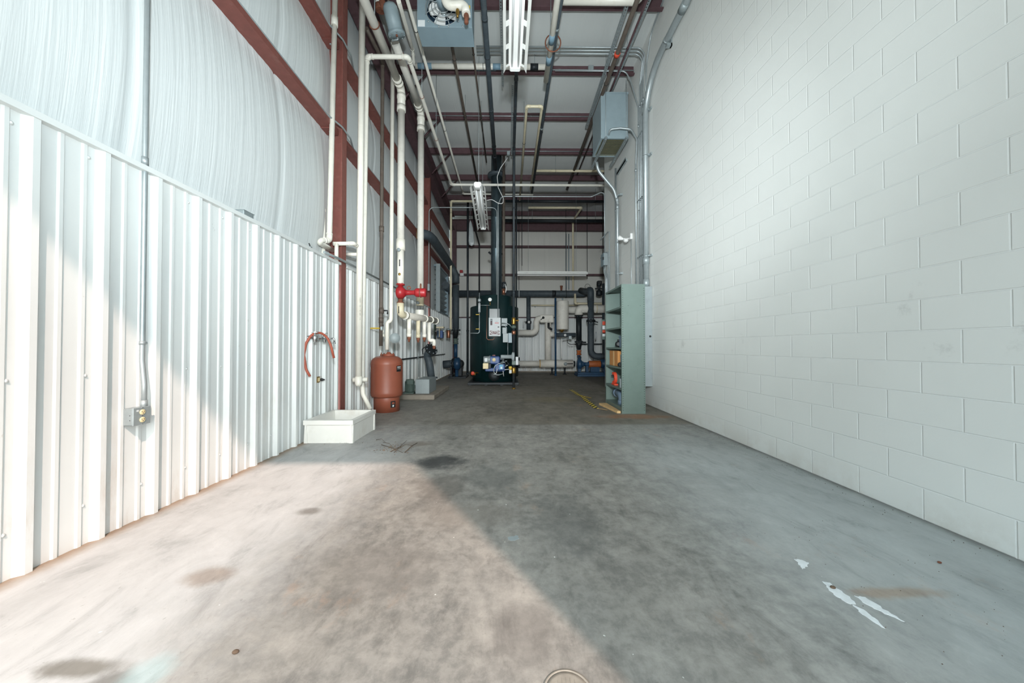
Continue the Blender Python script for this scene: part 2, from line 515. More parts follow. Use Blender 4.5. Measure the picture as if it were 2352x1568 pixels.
    def prism(self, poly, a, b, plane='xz'):
        """2-D outline swept from a to b along the missing axis"""
        def V(p, t):
            return {'xz': Vector((p[0], t, p[1])), 'yz': Vector((t, p[0], p[1])), 'xy': Vector((p[0], p[1], t))}[plane]
        n = len(poly)
        vs_ = [V(p, a) for p in poly] + [V(p, b) for p in poly]
        fs = [tuple(range(n)), tuple(range(2 * n - 1, n - 1, -1))]
        fs += [(i, n + i, n + (i + 1) % n, (i + 1) % n) for i in range(n)]
        return self.add(vs_, fs)
    def sphere(self, c, r, sc=(1, 1, 1), n=16, m=10):
        c = Vector(c)
        vs_, fs = [], []
        for i in range(m + 1):
            th = PI * i / m
            for k in range(n):
                a = 2 * PI * k / n
                vs_.append(c + Vector((math.sin(th) * math.cos(a) * sc[0], math.sin(th) * math.sin(a) * sc[1], math.cos(th) * sc[2])) * r)
        for i in range(m):
            for k in range(n):
                k2 = (k + 1) % n
                fs.append((i * n + k, (i + 1) * n + k, (i + 1) * n + k2, i * n + k2))
        return self.add(vs_, fs, True)
    def mesh(self, name, off):
        me = bpy.data.meshes.new(name)
        me.from_pydata([p - off for p in self.v], [], self.f)
        me.polygons.foreach_set('use_smooth', self.s)
        me.validate()
        me.update()
        return me

def fillet(pts, R, seg=7):
    out = [pts[0]]
    for i in range(1, len(pts) - 1):
        a, p, c = pts[i - 1], pts[i], pts[i + 1]
        d0, d1 = (a - p), (c - p)
        l0, l1 = d0.length, d1.length
        if l0 < 1e-6 or l1 < 1e-6:
            continue
        d0, d1 = d0 / l0, d1 / l1
        cosang = max(-1, min(1, d0.dot(d1)))
        ang = math.acos(cosang)
        if ang > PI - 0.03:
            out.append(p)
            continue
        t = min(R / math.tan(ang / 2), l0 * 0.48, l1 * 0.48)
        rr = t * math.tan(ang / 2)
        bis = (d0 + d1).normalized()
        ctr = p + bis * (rr / math.sin(ang / 2))
        s0, s1 = p + d0 * t - ctr, p + d1 * t - ctr
        tot = PI - ang
        for k in range(seg + 1):
            q = k / seg
            out.append(ctr + (s0 * math.sin((1 - q) * tot) + s1 * math.sin(q * tot)) / math.sin(tot))
    out.append(pts[-1])
    return out

def meta(o, label=None, cat=None, group=None, kind=None):
    for k, v in (('label', label), ('category', cat), ('group', group), ('kind', kind)):
        if v:
            o[k] = v
    return o

class Thing:
    def __init__(self, name, label, cat, loc, group=None):
        self.loc = Vector(loc)
        self.o = bpy.data.objects.new(name, None)
        self.o.empty_display_size = 0.1
        self.o.location = self.loc
        COL.objects.link(self.o)
        meta(self.o, label, cat, group)
    def part(self, name, mb, m, parent=None, label=None, kind=None):
        o = bpy.data.objects.new(name, mb.mesh(name, self.loc))
        o.data.materials.append(M[m] if isinstance(m, str) else m)
        o.parent = parent or self.o
        COL.objects.link(o)
        if label:
            o['label'] = label
        if kind:
            o['kind'] = kind
        return o

def single(name, mb, m, label, cat, group=None, kind=None):
    lo = Vector((min(p.x for p in mb.v), min(p.y for p in mb.v), min(p.z for p in mb.v)))
    hi = Vector((max(p.x for p in mb.v), max(p.y for p in mb.v), max(p.z for p in mb.v)))
    off = Vector(((lo.x + hi.x) / 2, (lo.y + hi.y) / 2, lo.z))
    o = bpy.data.objects.new(name, mb.mesh(name, off))
    o.data.materials.append(M[m] if isinstance(m, str) else m)
    o.location = off
    COL.objects.link(o)
    return meta(o, label, cat, group, kind)

def struct(name, mb, m, label=None):
    o = bpy.data.objects.new(name, mb.mesh(name, Vector((0, 0, 0))))
    o.data.materials.append(M[m])
    COL.objects.link(o)
    return meta(o, label, 'building', None, 'structure')

def text_mesh(txt, size, loc, rot, extrude=0.001):
    cu = bpy.data.curves.new('t', 'FONT')
    cu.body = txt
    cu.size = size
    cu.align_x = 'CENTER'
    cu.align_y = 'CENTER'
    cu.extrude = extrude
    ob = bpy.data.objects.new('t', cu)
    COL.objects.link(ob)
    dg = bpy.context.evaluated_depsgraph_get()
    me = bpy.data.meshes.new_from_object(ob.evaluated_get(dg))
    mw = Matrix.Translation(loc) @ Euler(rot).to_matrix().to_4x4()
    mb = MB().add([mw @ v.co for v in me.vertices], [tuple(p.vertices) for p in me.polygons])
    bpy.data.objects.remove(ob)
    bpy.data.curves.remove(cu)
    return mb
#==BUILD==

# ================================================================== THE SETTING
YB = 14.8             # back wall
XL, XR = -2.394, 2.672
YW = 9.48             # the block wall ends here and the room widens
XFAR = 6.0
YF = -0.5             # front wall with the dock door
def zp(y): return 7.155 - 0.037 * y     # underside of the purlins
def zc(y): return 7.36 - 0.037 * y      # roof blanket

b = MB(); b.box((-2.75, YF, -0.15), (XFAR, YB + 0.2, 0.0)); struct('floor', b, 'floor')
b = MB(); b.box((-14, -24, -0.18), (14, YF, -0.02)); struct('ground', b, 'apron')

# roof blanket: sags a little between purlins
PUR = [4.5, 5.86, 7.22, 8.62, 10.08, 11.55, 13.0, 14.4]
b = MB()
ys = []
e = [YF] + [3.1] + PUR + [YB + 0.2]
for i in range(len(e) - 1):
    for k in range(8):
        ys.append((e[i] + (e[i + 1] - e[i]) * k / 8, k / 8, i))
ys.append((YB + 0.2, 0, 9))
xs = [-2.75 + i * (XFAR + 2.75) / 40 for i in range(41)]
vs_ = []
for y, q, i in ys:
    for x in xs:
        vs_.append((x, y, zc(y) - 0.035 * math.sin(PI * q) + 0.006 * math.sin(x * 9)))
nx = len(xs)
b.add(vs_, [(j * nx + i, j * nx + i + 1, (j + 1) * nx + i + 1, (j + 1) * nx + i) for j in range(len(ys) - 1) for i in range(nx - 1)], True)
struct('ceiling', b, 'blanket_roof')

# right block wall with its return at the end
b = MB()
b.box((XR, YF, 0), (XR + 0.2, YW, 7.5))
b.box((XR + 0.2, YW - 0.2, 0), (XFAR, YW, 7.5))
struct('wall_right', b, 'block')
b = MB(); b.box((XFAR, YW, 0), (XFAR + 0.2, YB + 0.2, 7.4)); struct('wall_far_right', b, 'blanket_back')
# front wall round the open dock door
b = MB()
b.box((-2.75, YF - 0.2, 0), (-2.38, YF, 7.5))
b.box((1.52, YF - 0.2, 0), (XR + 0.2, YF, 7.5))
b.box((-2.38, YF - 0.2, 4.45), (1.52, YF, 7.5))
struct('wall_front', b, 'liner')

# left wall: vinyl blanket billowing between the girts
GZ = (H + 3.015, H + 4.257)      # girt heights
LT = 2.256                       # liner top
C1, C2 = 4.92, 10.33             # columns
b = MB()
zs = []
lev = [2.15, GZ[0], GZ[1], 6.55, 7.4]
for i in range(4):
    for k in range(12):
        zs.append((lev[i] + (lev[i + 1] - lev[i]) * k / 12, k / 12, i))
zs.append((7.4, 0, 3))
ny = 460
seams = [0.9, 2.27, 3.76, 6.4, 7.9, 9.3, 11.6, 13.1]
rnd = [random.uniform(0, 6.28) for _ in range(8)]
vs_ = []
for j in range(ny + 1):
    y = YF + (YB + 0.05 - YF) * j / ny
    dcol = min(abs(y - C1), abs(y - C2))
    near = min(1.0, dcol / 0.55)
    pull = 0.35 + 0.65 * math.sin(near * PI / 2)
    sm = min(abs(y - s) for s in seams)
    groove = 0.016 * math.exp(-(sm / 0.025) ** 2)
    for z, q, i in zs:
        amp = (0.10, 0.075, 0.03, 0.03)[i]
        bl = amp * pull * math.sin(PI * q) ** 0.8 if i < 3 else 0.03
        gather = 1.0 - 0.6 * math.sin(PI * q)
        pl = 0.0016 * gather * (math.sin(y * 47 + rnd[0]) + 0.7 * math.sin(y * 83 + rnd[1] + z) + 0.6 * math.sin(y * 131 + rnd[2]))
        vs_.append((-2.585 + bl + pl - groove, y, z))
nz = len(zs)
b.add(vs_, [(j * nz + i, (j + 1) * nz + i, (j + 1) * nz + i + 1, j * nz + i + 1) for j in range(ny) for i in range(nz - 1)], True)
struct('wall_left', b, 'blanket')

# ribbed liner panel: major ribs every 12 in, two minor ribs between
def rib_profile(a0, a1, ref, off_rib=0.032, minor=0.008):
    """(along, out) polyline"""
    pts = [(a0, 0.0)]
    k = math.floor((a0 - ref) / 0.3048) - 1
    while ref + k * 0.3048 < a1 + 0.3:
        e_ = ref + k * 0.3048
        for d, o in ((-0.053, 0), (-0.028, off_rib), (0.0, off_rib), (0.024, 0),
                     (0.086, 0), (0.094, minor), (0.110, minor), (0.118, 0), (0.187, 0), (0.195, minor), (0.211, minor), (0.219, 0)):
            a = e_ + d
            if a0 < a < a1:
                pts.append((a, o))
        k += 1
    pts.append((a1, 0.0))
    return pts

def liner(name, prof, place, ztop):
    mb = MB()
    vs_ = []
    for a, o in prof:
        vs_ += [place(a, o, -0.01), place(a, o, ztop)]
    mb.add(vs_, [(2 * i, 2 * i + 2, 2 * i + 3, 2 * i + 1) for i in range(len(prof) - 1)])
    return struct(name, mb, 'liner')
pl = lambda a, o, z: (XL + o, a, z)
liner('wall_left_liner', rib_profile(YF, 4.835, 1.743), pl, LT)
liner('wall_left_liner', rib_profile(5.005, 10.24, 1.743 + 0.11), pl, LT)
liner('wall_left_liner', rib_profile(10.42, YB, 1.743), pl, LT)
# cap trim along the liner top
for y0, y1 in ((YF, 4.835), (5.005, 10.24), (10.42, YB)):
    b = MB()
    b.prism([(XL - 0.20, LT), (XL + 0.042, LT), (XL + 0.042, LT + 0.034), (XL + 0.036, LT + 0.034), (XL + 0.036, LT + 0.006), (XL - 0.20, LT + 0.006)], y0, y1, 'xz')
    struct('trim_1', b, 'liner')
# screw heads on the liner
b = MB()
for zz in (0.22, 0.95, 2.19):
    for k in range(0, 10):
        yy = 1.743 + k * 0.3048 - 0.085
        b.lathe([(0.011, 0), (0.011, 0.003), (0.006, 0.005), (0.005, 0.009), (0.0, 0.009)], (XL, yy, zz), (1, 0, 0), 10)
struct('trim_screws', b, 'liner')

# back wall: blanket above, ribbed liner below
b = MB()
lev = [2.30, 4.16, 5.38, 6.6]
zs = []
for i in range(3):
    for k in range(8):
        zs.append((lev[i] + (lev[i + 1] - lev[i]) * k / 8, k / 8))
zs += [(6.6, 0), (7.3, 0)]
nxb = 150
vs_ = []
for j in range(nxb + 1):
    x = -2.75 + (XFAR + 2.75) * j / nxb
    sm = abs((x + 0.2 + 0.9) % 1.83 - 0.9)
    for z, q in zs:
        vs_.append((x, YB + 0.14 - 0.05 * math.sin(PI * q) + 0.015 * math.exp(-(sm / 0.04) ** 2), z))
nz = len(zs)
b.add(vs_, [(j * nz + i, (j + 1) * nz + i, (j + 1) * nz + i + 1, j * nz + i + 1) for j in range(nxb) for i in range(nz - 1)], True)
struct('wall_back', b, 'blanket_back')
liner('wall_back_liner', rib_profile(XL, XFAR, 0.1), lambda a, o, z: (a, YB - o, z), 2.33)
b = MB(); b.box((XL, YB - 0.05, 2.33), (XFAR, YB + 0.15, 2.38)); struct('trim_2', b, 'redsteel_dk')
b = MB(); b.box((XL, YB - 0.04, 0), (XFAR, YB, 0.05)); struct('baseboard_back', b, 'concrete_pad')

# ------------------------------------------------------------------ steel frame
def girt(y0, y1, z, label, clip=None):
    t = Thing('wall_girt', label, 'girt', (-2.48, (y0 + y1) / 2, z), 'red wall girts')
    mb = MB().prism([(-2.60, z - 0.05), (-2.595, z - 0.05), (-2.595, z), (-2.42, z), (-2.42, z + 0.068), (-2.427, z + 0.068), (-2.427, z + 0.008), (-2.60, z + 0.008)], y0, y1, 'xz')
    t.part('channel', mb, 'redsteel')
    mb = MB().cyl((-2.418, y0, z + 0.03), (-2.418, y1, z + 0.03), 0.004, 6)
    if clip:
        yc, s = clip
        mb = MB().box((-2.585, min(yc, yc + s * 0.17), z - 0.012), (-2.425, max(yc, yc + s * 0.17), z - 0.001))
        cp = t.part('clip_plate', mb, 'redsteel')
        for q in (0.05, 0.11):
            t.part('bolt', MB().lathe([(0.014, 0), (0.014, 0.01), (0.006, 0.012)], (-2.55 + q, yc + s * 0.06 + q * 0.5 * s, z - 0.012), (0, 0, -1), 8), 'galv', cp)
for i, (z, nm) in enumerate(((GZ[0], 'lower'), (GZ[1], 'upper'))):
    girt(YF, C1 - 0.05, z, f'red oxide {nm} wall girt running from the door to the first red column', (C1 - 0.05, -1))
    girt(C1 + 0.05, C2 - 0.05, z, f'red oxide {nm} wall girt behind the white pipes, between both red columns', (C1 + 0.05, 1))
    girt(C2 + 0.05, YB + 0.1, z, f'dark red {nm} wall girt past the second red column, near the back wall', None)

def column(yc, label, ztop):
    t = Thing('steel_column', label, 'column', (-2.5, yc, 0), 'red steel columns')
    t.part('inner_flange', MB().box((-2.372, yc - 0.068, 0), (-2.36, yc + 0.068, ztop)), 'redsteel')
    t.part('web', MB().box((-2.63, yc - 0.004, 0), (-2.372, yc + 0.004, ztop)), 'redsteel')
    t.part('outer_flange', MB().box((-2.642, yc - 0.068, 0), (-2.63, yc + 0.068, ztop)), 'redsteel')
    return t
column(C1, 'red oxide steel column behind the white pipes, nearest the dock door', 6.35)
column(C2, 'dark red steel column farther back, behind the red pump', 6.2)

# end-wall rafter along the top of the left wall
t = Thing('rafter', 'purplish red rafter beam along the top of the left wall', 'beam', (-2.4, 7, 6.3))
y0, y1 = 0.5, YB - 0.29
def skew(pts, ya, yb):
    mb = MB()
    n = len(pts)
    vs_ = [(x, ya, z - 0.037 * ya) for x, z in pts] + [(x, yb, z - 0.037 * yb) for x, z in pts]
    mb.add(vs_, [tuple(range(n)), tuple(range(2 * n - 1, n - 1, -1))] + [(i, n + i, n + (i + 1) % n, (i + 1) % n) for i in range(n)])
    return mb
t.part('bottom_flange', skew([(-2.50, 6.58), (-2.28, 6.58), (-2.28, 6.595), (-2.50, 6.595)], y0, y1), 'redsteel_dk')
t.part('web', skew([(-2.40, 6.595), (-2.38, 6.595), (-2.38, 7.14), (-2.40, 7.14)], y0, y1), 'redsteel_dk')
t.part('top_flange', skew([(-2.50, 7.14), (-2.28, 7.14), (-2.28, 7.152), (-2.50, 7.152)], y0, y1), 'redsteel_dk')
# slanted flange braces from the rafter to the purlins
for k, y in enumerate(PUR[2:6]):
    mb = MB().tube([(-2.27, y + 0.03, 6.6 - 0.037 * y), (-1.75, y + 0.03, zp(y) + 0.02)], 0.022, 4)
    single('flange_brace', mb, 'redsteel_dk', 'slanted dark red brace from the rafter to the %s purlin in view' % ('second', 'third', 'fourth', 'fifth')[k], 'brace', 'flange braces')

names = ['outside the frame over the camera', 'crossing the top edge of the photo', 'just behind the near strip light', 'second behind the near strip light', 'over the boiler',
         'just beyond the boiler', 'next to last before the back wall', 'against the back wall']
for y, nm in zip(PUR, names):
    x1 = XR if y < YW else XFAR
    z = zp(y)
    t = Thing('roof_purlin', f'dark red roof purlin {nm}', 'purlin', (0, y, z), 'dark red roof purlins')
    t.part('web', MB().box((-2.50, y, z), (x1, y + 0.006, z + 0.2)), 'redsteel_dk')
    t.part('bottom_flange', MB().prism([(y - 0.062, z - 0.004), (y + 0.006, z - 0.004), (y + 0.006, z + 0.002), (y - 0.056, z + 0.002), (y - 0.056, z + 0.02), (y - 0.062, z + 0.018)], -2.50, x1, 'yz'), 'redsteel_dk')
    t.part('top_flange', MB().box((-2.50, y, z + 0.196), (x1, y + 0.065, z + 0.202)), 'redsteel_dk')
b = MB(); b.box((XL - 0.1, YB - 0.18, 6.08), (XFAR, YB - 0.165, 6.5)); b.box((XL - 0.1, YB - 0.27, 6.06), (XFAR, YB - 0.07, 6.08)); b.box((XL - 0.1, YB - 0.27, 6.5), (XFAR, YB - 0.07, 6.52))
single('end_wall_girder', b, 'redsteel_dk', 'dark steel girder across the top of the back wall', 'beam')
for z, nm in ((4.16, 'lower'), (5.38, 'upper')):
    b = MB().prism([(YB - 0.10, z), (YB + 0.1, z), (YB + 0.1, z + 0.008), (YB - 0.092, z + 0.008), (YB - 0.092, z + 0.075), (YB - 0.10, z + 0.075)], XL, XFAR, 'yz')
    single('back_wall_girt', b, 'redsteel_dk', f'dark red {nm} girt across the back wall', 'girt', 'back wall girts')
b = MB(); b.box((XL + 0.0, YB - 0.26, 0), (XL + 0.17, YB - 0.1, 6.3))
single('corner_column', b, 'redsteel_dk', 'dark steel column in the far left corner', 'column')

# ================================================================== LEFT WALL
def pipe(name, label, pts, r, m, R=None, elbow=None, elbow_m=None, collars=(), collar_m='emt', cr=1.25, cl=0.05, group=None, cat='pipe', n=14, cname='coupling', straps=()):
    """a pipe run; elbow: list of corner indices that carry a fitting; collars: (segment, fraction)"""
    pts = [Vector(p) for p in pts]
    lo = min(p.z for p in pts)
    t = Thing(name, label, cat, (pts[0].x, pts[0].y, lo), group)
    t.part('pipe_run', MB().tube(pts, r, n, R if R else r * 1.6), m)
    for i in (elbow or []):
        a, p, c = pts[i - 1], pts[i], pts[i + 1]
        la, lc = (a - p).length, (c - p).length
        d = min(r * 2.6, la * 0.45, lc * 0.45)
        q0, q1 = p + (a - p).normalized() * d, p + (c - p).normalized() * d
        fit = t.part('elbow', MB().tube([q0, p, q1], r * 1.13, n, r * 1.6), elbow_m or m)
        mb = MB()
        for q, dr in ((q0, (a - p).normalized()), (q1, (c - p).normalized())):
            mb.cyl(q - dr * r * 0.3, q + dr * r * 0.25, r * 1.22, n)
        t.part('hub', mb, elbow_m or m, fit)
    for s, f in collars:
        a, c = pts[s], pts[s + 1]
        q = a.lerp(c, f)
        d = (c - a).normalized() * cl / 2
        t.part(cname, MB().cyl(q - d, q + d, r * cr, n), collar_m)
    for s, f, wall in straps:      # one-hole strap towards a wall direction
        a, c = pts[s], pts[s + 1]
        q = a.lerp(c, f)
        d = (c - a).normalized()
        w = Vector(wall).normalized()
        side = d.cross(w).normalized()
        mb = MB().cyl(q - d * 0.012, q + d * 0.012, r * 1.15, n)
        st = t.part('strap', mb, collar_m)
        mb = MB().tube([q + w * r * 0.7, q + w * r * 0.7 + side * r * 2.4], 0.010, 6)
        t.part('strap_ear', mb, collar_m, st)
    return t

# conduit down to the double outlet
a = at(344, 0, y=2.25); c0 = at(339, 380, y=2.25); d0 = at(332, 830, y=2.25)
xw = XL + 0.018
pts = [(xw, 2.25, 4.6), (xw, 2.25, 2.0), (xw, 2.25, 1.02), (xw + 0.022, 2.245, 0.86), (xw + 0.022, 2.245, 0.735)]
t = pipe('conduit', 'thin steel conduit running down the ribbed wall to the double outlet box', pts, 0.0142, 'emt', R=0.18, collars=((0, 0.875), (3, 0.93)), cat='conduit', straps=((1, 0.88, (-1, 0, 0)),))
# outlet box
t = Thing('outlet_box', 'galvanized square electrical box with two ivory outlets on the ribbed wall', 'outlet', (-2.36, 2.2, 0.62))
x0, x1, y0, y1, z0, z1 = XL + 0.001, -2.322, 2.155, 2.255, 0.622, 0.728
t.part('box', MB().box((x0, y0, z0), (x1 - 0.008, y1, z1), None, 0.004), 'galv')
t.part('cover', MB().box((x1 - 0.009, y0 - 0.003, z0 - 0.003), (x1, y1 + 0.003, z1 + 0.003), None, 0.003), 'galv')
for zz in (0.651, 0.699):
    oc = t.part('outlet', MB().lathe([(0.0165, 0), (0.0165, 0.004), (0.013, 0.006), (0.0, 0.006)], (x1, 2.205, zz), (1, 0, 0), 20), 'ivory')
    mb = MB()
    for dy in (-0.006, 0.006):
        mb.box((x1 + 0.0055, 2.205 + dy - 0.0012, zz), (x1 + 0.0068, 2.205 + dy + 0.0012, zz + 0.008))
    mb.lathe([(0.0025, 0.0055), (0.0025, 0.007)], (x1, 2.205, zz - 0.006), (1, 0, 0), 8)
    t.part('slot', mb, 'black', oc)
for dz in (0.0, 0.052, -0.052):
    t.part('cover_screw', MB().lathe([(0.003, 0), (0.003, 0.002)], (x1, 2.205, 0.675 + dz), (1, 0, 0), 8), 'chrome')

t.part('sticker', MB().box((x1, 2.172, 0.706), (x1 + 0.0006, 2.184, 0.716)), 'white_sticker')
for zz in (0.655, 0.685):
    t.part('knockout', MB().lathe([(0.0025, 0), (0.0025, 0.0008)], (-2.345, 2.155, zz), (0, -1, 0), 8), 'black')

# galvanized box sitting on the trim
b = MB().box((-2.47, 3.08, LT + 0.0345), (-2.37, 3.20, LT + 0.085), None, 0.003)
b.box((-2.475, 3.075, LT + 0.08), (-2.365, 3.205, LT + 0.084))
single('junction_box', b, 'galv', 'small galvanized box lying on top of the liner trim', 'electrical box')
t = Thing('beam_clamp', 'small grey clamp on the liner trim, left of the white pipe elbow', 'clamp', (-2.37, 4.1, LT + 0.034))
p = at(713, 566, x=-2.375)
t.part('jaw', MB().box((p.x - 0.012, p.y - 0.02, LT + 0.0345), (p.x + 0.012, p.y + 0.02, LT + 0.055), None, 0.003), 'galv')
t.part('screw', MB().cyl((p.x, p.y, LT + 0.05), (p.x, p.y - 0.03, LT + 0.085), 0.007, 8), 'black')
# grey conduit lying along the trim
pts = [(-2.334, 4.35, LT + 0.05), (-2.325, 4.75, LT + 0.062), (-2.325, 7.6, LT + 0.062)]
pipe('conduit', 'grey conduit lying along the liner trim past the red column', pts, 0.016, 'galv', collars=((1, 0.25),), cat='conduit', R=0.2)

# girt-top conduits that kink round the column
for z, nm in ((GZ[0], 'lower'), (GZ[1], 'upper')):
    zz = z + 0.082
    pts = [(-2.432, YF + 0.05, zz), (-2.432, 4.55, zz), (-2.335, 4.80, zz - 0.02), (-2.335, 5.05, zz - 0.03), (-2.432, 5.35, zz - 0.0), (-2.432, 10.1, zz)]
    pipe('conduit', f'grey conduit on top of the {nm} girt, kinked around the red column', pts, 0.012, 'galv', R=0.12, cat='conduit', group='conduits on the wall girts')

# hot and cold sink faucet
t = Thing('sink_faucet', 'chrome two-handle service sink faucet on the ribbed wall', 'faucet', (-2.36, 4.24, 1.12))
zf = 1.215
ya, yb = 4.125, 4.335
for yy in (ya, yb):
    s = t.part('supply_arm', MB().lathe([(0.032, 0), (0.032, 0.006), (0.016, 0.012), (0.013, 0.05), (0.018, 0.054), (0.018, 0.10), (0.0, 0.10)], (-2.39, yy, zf), (1, 0, 0), 18), 'chrome')
    v = t.part('valve_body', MB().lathe([(0.012, -0.055), (0.02, -0.045), (0.024, -0.01), (0.024, 0.012), (0.017, 0.03), (0.010, 0.045), (0.010, 0.058)], (-2.315, yy, zf), (0, 0, 1), 18), 'chrome', None)
    mb = MB()
    for k in range(4):
        an = k * PI / 2 + 0.5
        mb.cyl((-2.315, yy, zf + 0.064), (-2.315 + 0.034 * math.cos(an), yy + 0.034 * math.sin(an), zf + 0.067), 0.005, 8, 0.007)
    mb.sphere((-2.315, yy, zf + 0.066), 0.010)
    t.part('cross_handle', mb, 'chrome', v)
t.part('cross_tube', MB().cyl((-2.315, ya, zf - 0.005), (-2.315, yb, zf - 0.005), 0.013, 14), 'chrome')
t.part('spout', MB().tube([(-2.315, 4.30, zf - 0.005), (-2.235, 4.33, zf - 0.004), (-2.195, 4.335, zf + 0.004), (-2.188, 4.335, zf - 0.055)], 0.011, 14, 0.02), 'chrome')
t.part('spout_tip', MB().cyl((-2.188, 4.335, zf - 0.05), (-2.188, 4.335, zf - 0.068), 0.014, 14), 'chrome')
# hose looped over the faucet
hp = [at(712, 864, y=4.06), at(703, 848, y=4.06), at(698, 815, y=4.06), at(703, 788, y=4.07), at(714, 770, y=4.10), at(727, 763.5, y=4.16), at(740, 765, y=4.22), at(752, 775, y=4.27), at(760, 793, y=4.27), at(767, 822, y=4.27)]
single('rubber_hose', MB().tube(hp, 0.0142, 14, 0.12), 'hose', 'red rubber hose looped over the chrome faucet', 'hose')
# little brass outlet cut into the liner
t = Thing('wall_outlet', 'small brass faced outlet with a black plug below the faucet', 'outlet', (-2.385, 4.36, 0.66))
t.part('plate', MB().box((XL - 0.002, 4.315, 0.66), (XL + 0.006, 4.405, 0.735)), 'brass')
mb = MB()
for yy in (4.335, 4.362):
    mb.box((XL + 0.006, yy - 0.010, 0.672), (XL + 0.011, yy + 0.010, 0.722), None, 0.003)
t.part('receptacle', mb, 'ivory')
t.part('plug', MB().lathe([(0.018, 0), (0.018, 0.02), (0.011, 0.035), (0.008, 0.05)], (XL + 0.006, 4.39, 0.692), (1, 0, 0), 14), 'black')

# mop sink
t = Thing('mop_sink', 'white square mop sink basin on the floor under the red hose', 'sink', (-2.07, 4.3, 0))
X0, X1, Y0, Y1, ZT = -2.36, -1.79, 3.98, 4.66, 0.262
w = 0.04
mb = MB()
o = [(X0, Y0), (X1, Y0), (X1, Y1), (X0, Y1)]
i_ = [(X0 + w, Y0 + w), (X1 - w, Y0 + w), (X1 - w, Y1 - w), (X0 + w, Y1 - w)]
l_ = [(X0 + w + .03, Y0 + w + .03), (X1 - w - .03, Y0 + w + .03), (X1 - w - .03, Y1 - w - .03), (X0 + w + .03, Y1 - w - .03)]
ins = lambda q, d: [(q[0][0] + d, q[0][1] + d), (q[1][0] - d, q[1][1] + d), (q[2][0] - d, q[2][1] - d), (q[3][0] + d, q[3][1] - d)]
rings = [[(x, y, 0) for x, y in ins(o, 0.012)], [(x, y, ZT - 0.062) for x, y in ins(o, 0.012)], [(x, y, ZT - 0.05) for x, y in o], [(x, y, ZT - 0.004) for x, y in o], [(x, y, ZT) for x, y in ins(o, 0.004)],
         [(x, y, ZT) for x, y in i_], [(x, y, ZT - 0.01) for x, y in ins(i_, 0.004)], [(x, y, 0.055) for x, y in l_]]
vs_ = [p for r_ in rings for p in r_]
fs = [(4 * j + k, 4 * j + (k + 1) % 4, 4 * j + 4 + (k + 1) % 4, 4 * j + 4 + k) for j in range(len(rings) - 1) for k in range(4)]
fs.append((28, 29, 30, 31))
mb.add(vs_, fs)
t.part('basin', mb, 'basin')
for x in (X0 + 0.006, X1 - 0.046):
    t.part('corner_rib', MB().prism([(x, 0), (x + 0.04, 0), (x + 0.03, ZT - 0.055), (x + 0.01, ZT - 0.055)], Y0 + 0.002, Y0 + 0.012, 'xz'), 'basin')
for y in (Y0 + 0.006, Y1 - 0.046):
    t.part('corner_rib', MB().prism([(y, 0), (y + 0.04, 0), (y + 0.03, ZT - 0.055), (y + 0.01, ZT - 0.055)], X1 - 0.012, X1 - 0.002, 'yz'), 'basin')
t.part('drain', MB().lathe([(0.045, 0), (0.045, 0.004), (0.0, 0.004)], ((X0 + X1) / 2, (Y0 + Y1) / 2, 0.055), (0, 0, 1), 24), 'chrome')

# white pvc lines in front of the red column
y = 4.66
top = at(771, -60, y=y); bot = at(756.5, 552, y=y)
p1 = at(724, 552, y=4.42); p2 = at(763, 574, y=4.86)
t = pipe('pvc_line', 'thin white plastic pipe running down in front of the red column', [top, bot, p1, p2], 0.034, 'pvc', R=0.06, elbow=[1], collars=((0, 0.18),), collar_m='pvc', cr=1.3, cl=0.13)
q = at(743, 480, y=4.72)
pipe('pvc_line', 'short white capped pipe standing on the trim, left of the red column', [q, Vector((q.x, q.y, LT + 0.03))], 0.028, 'pvc', collars=((0, 0.02),), collar_m='pvc', cr=1.15)
# small white branch to the right of the column
yy = 5.03
e0 = at(824, 567, y=yy + 0.06); e1 = at(812, 559, y=yy - 0.1); e2 = at(765, 559.5, y=4.76); e3 = Vector((at(773, 559.5, y=4.76).x, 4.76, LT + 0.04))
t = pipe('pvc_line', 'short white plastic branch crossing the red column to the tall drain pipe', [e0, e1, e2], 0.027, 'pvc', R=0.05, elbow=[1])
t.part('drop_leg', MB().cyl(Vector((e3.x, e3.y, e2.z)), e3, 0.026, 14), 'pvc')
f0 = at(822, 584, y=5.09); f1 = at(793, 584, y=5.09)
pipe('pvc_line', 'stub of white pipe behind the red column, under the branch pipe', [f0, f1], 0.026, 'pvc')

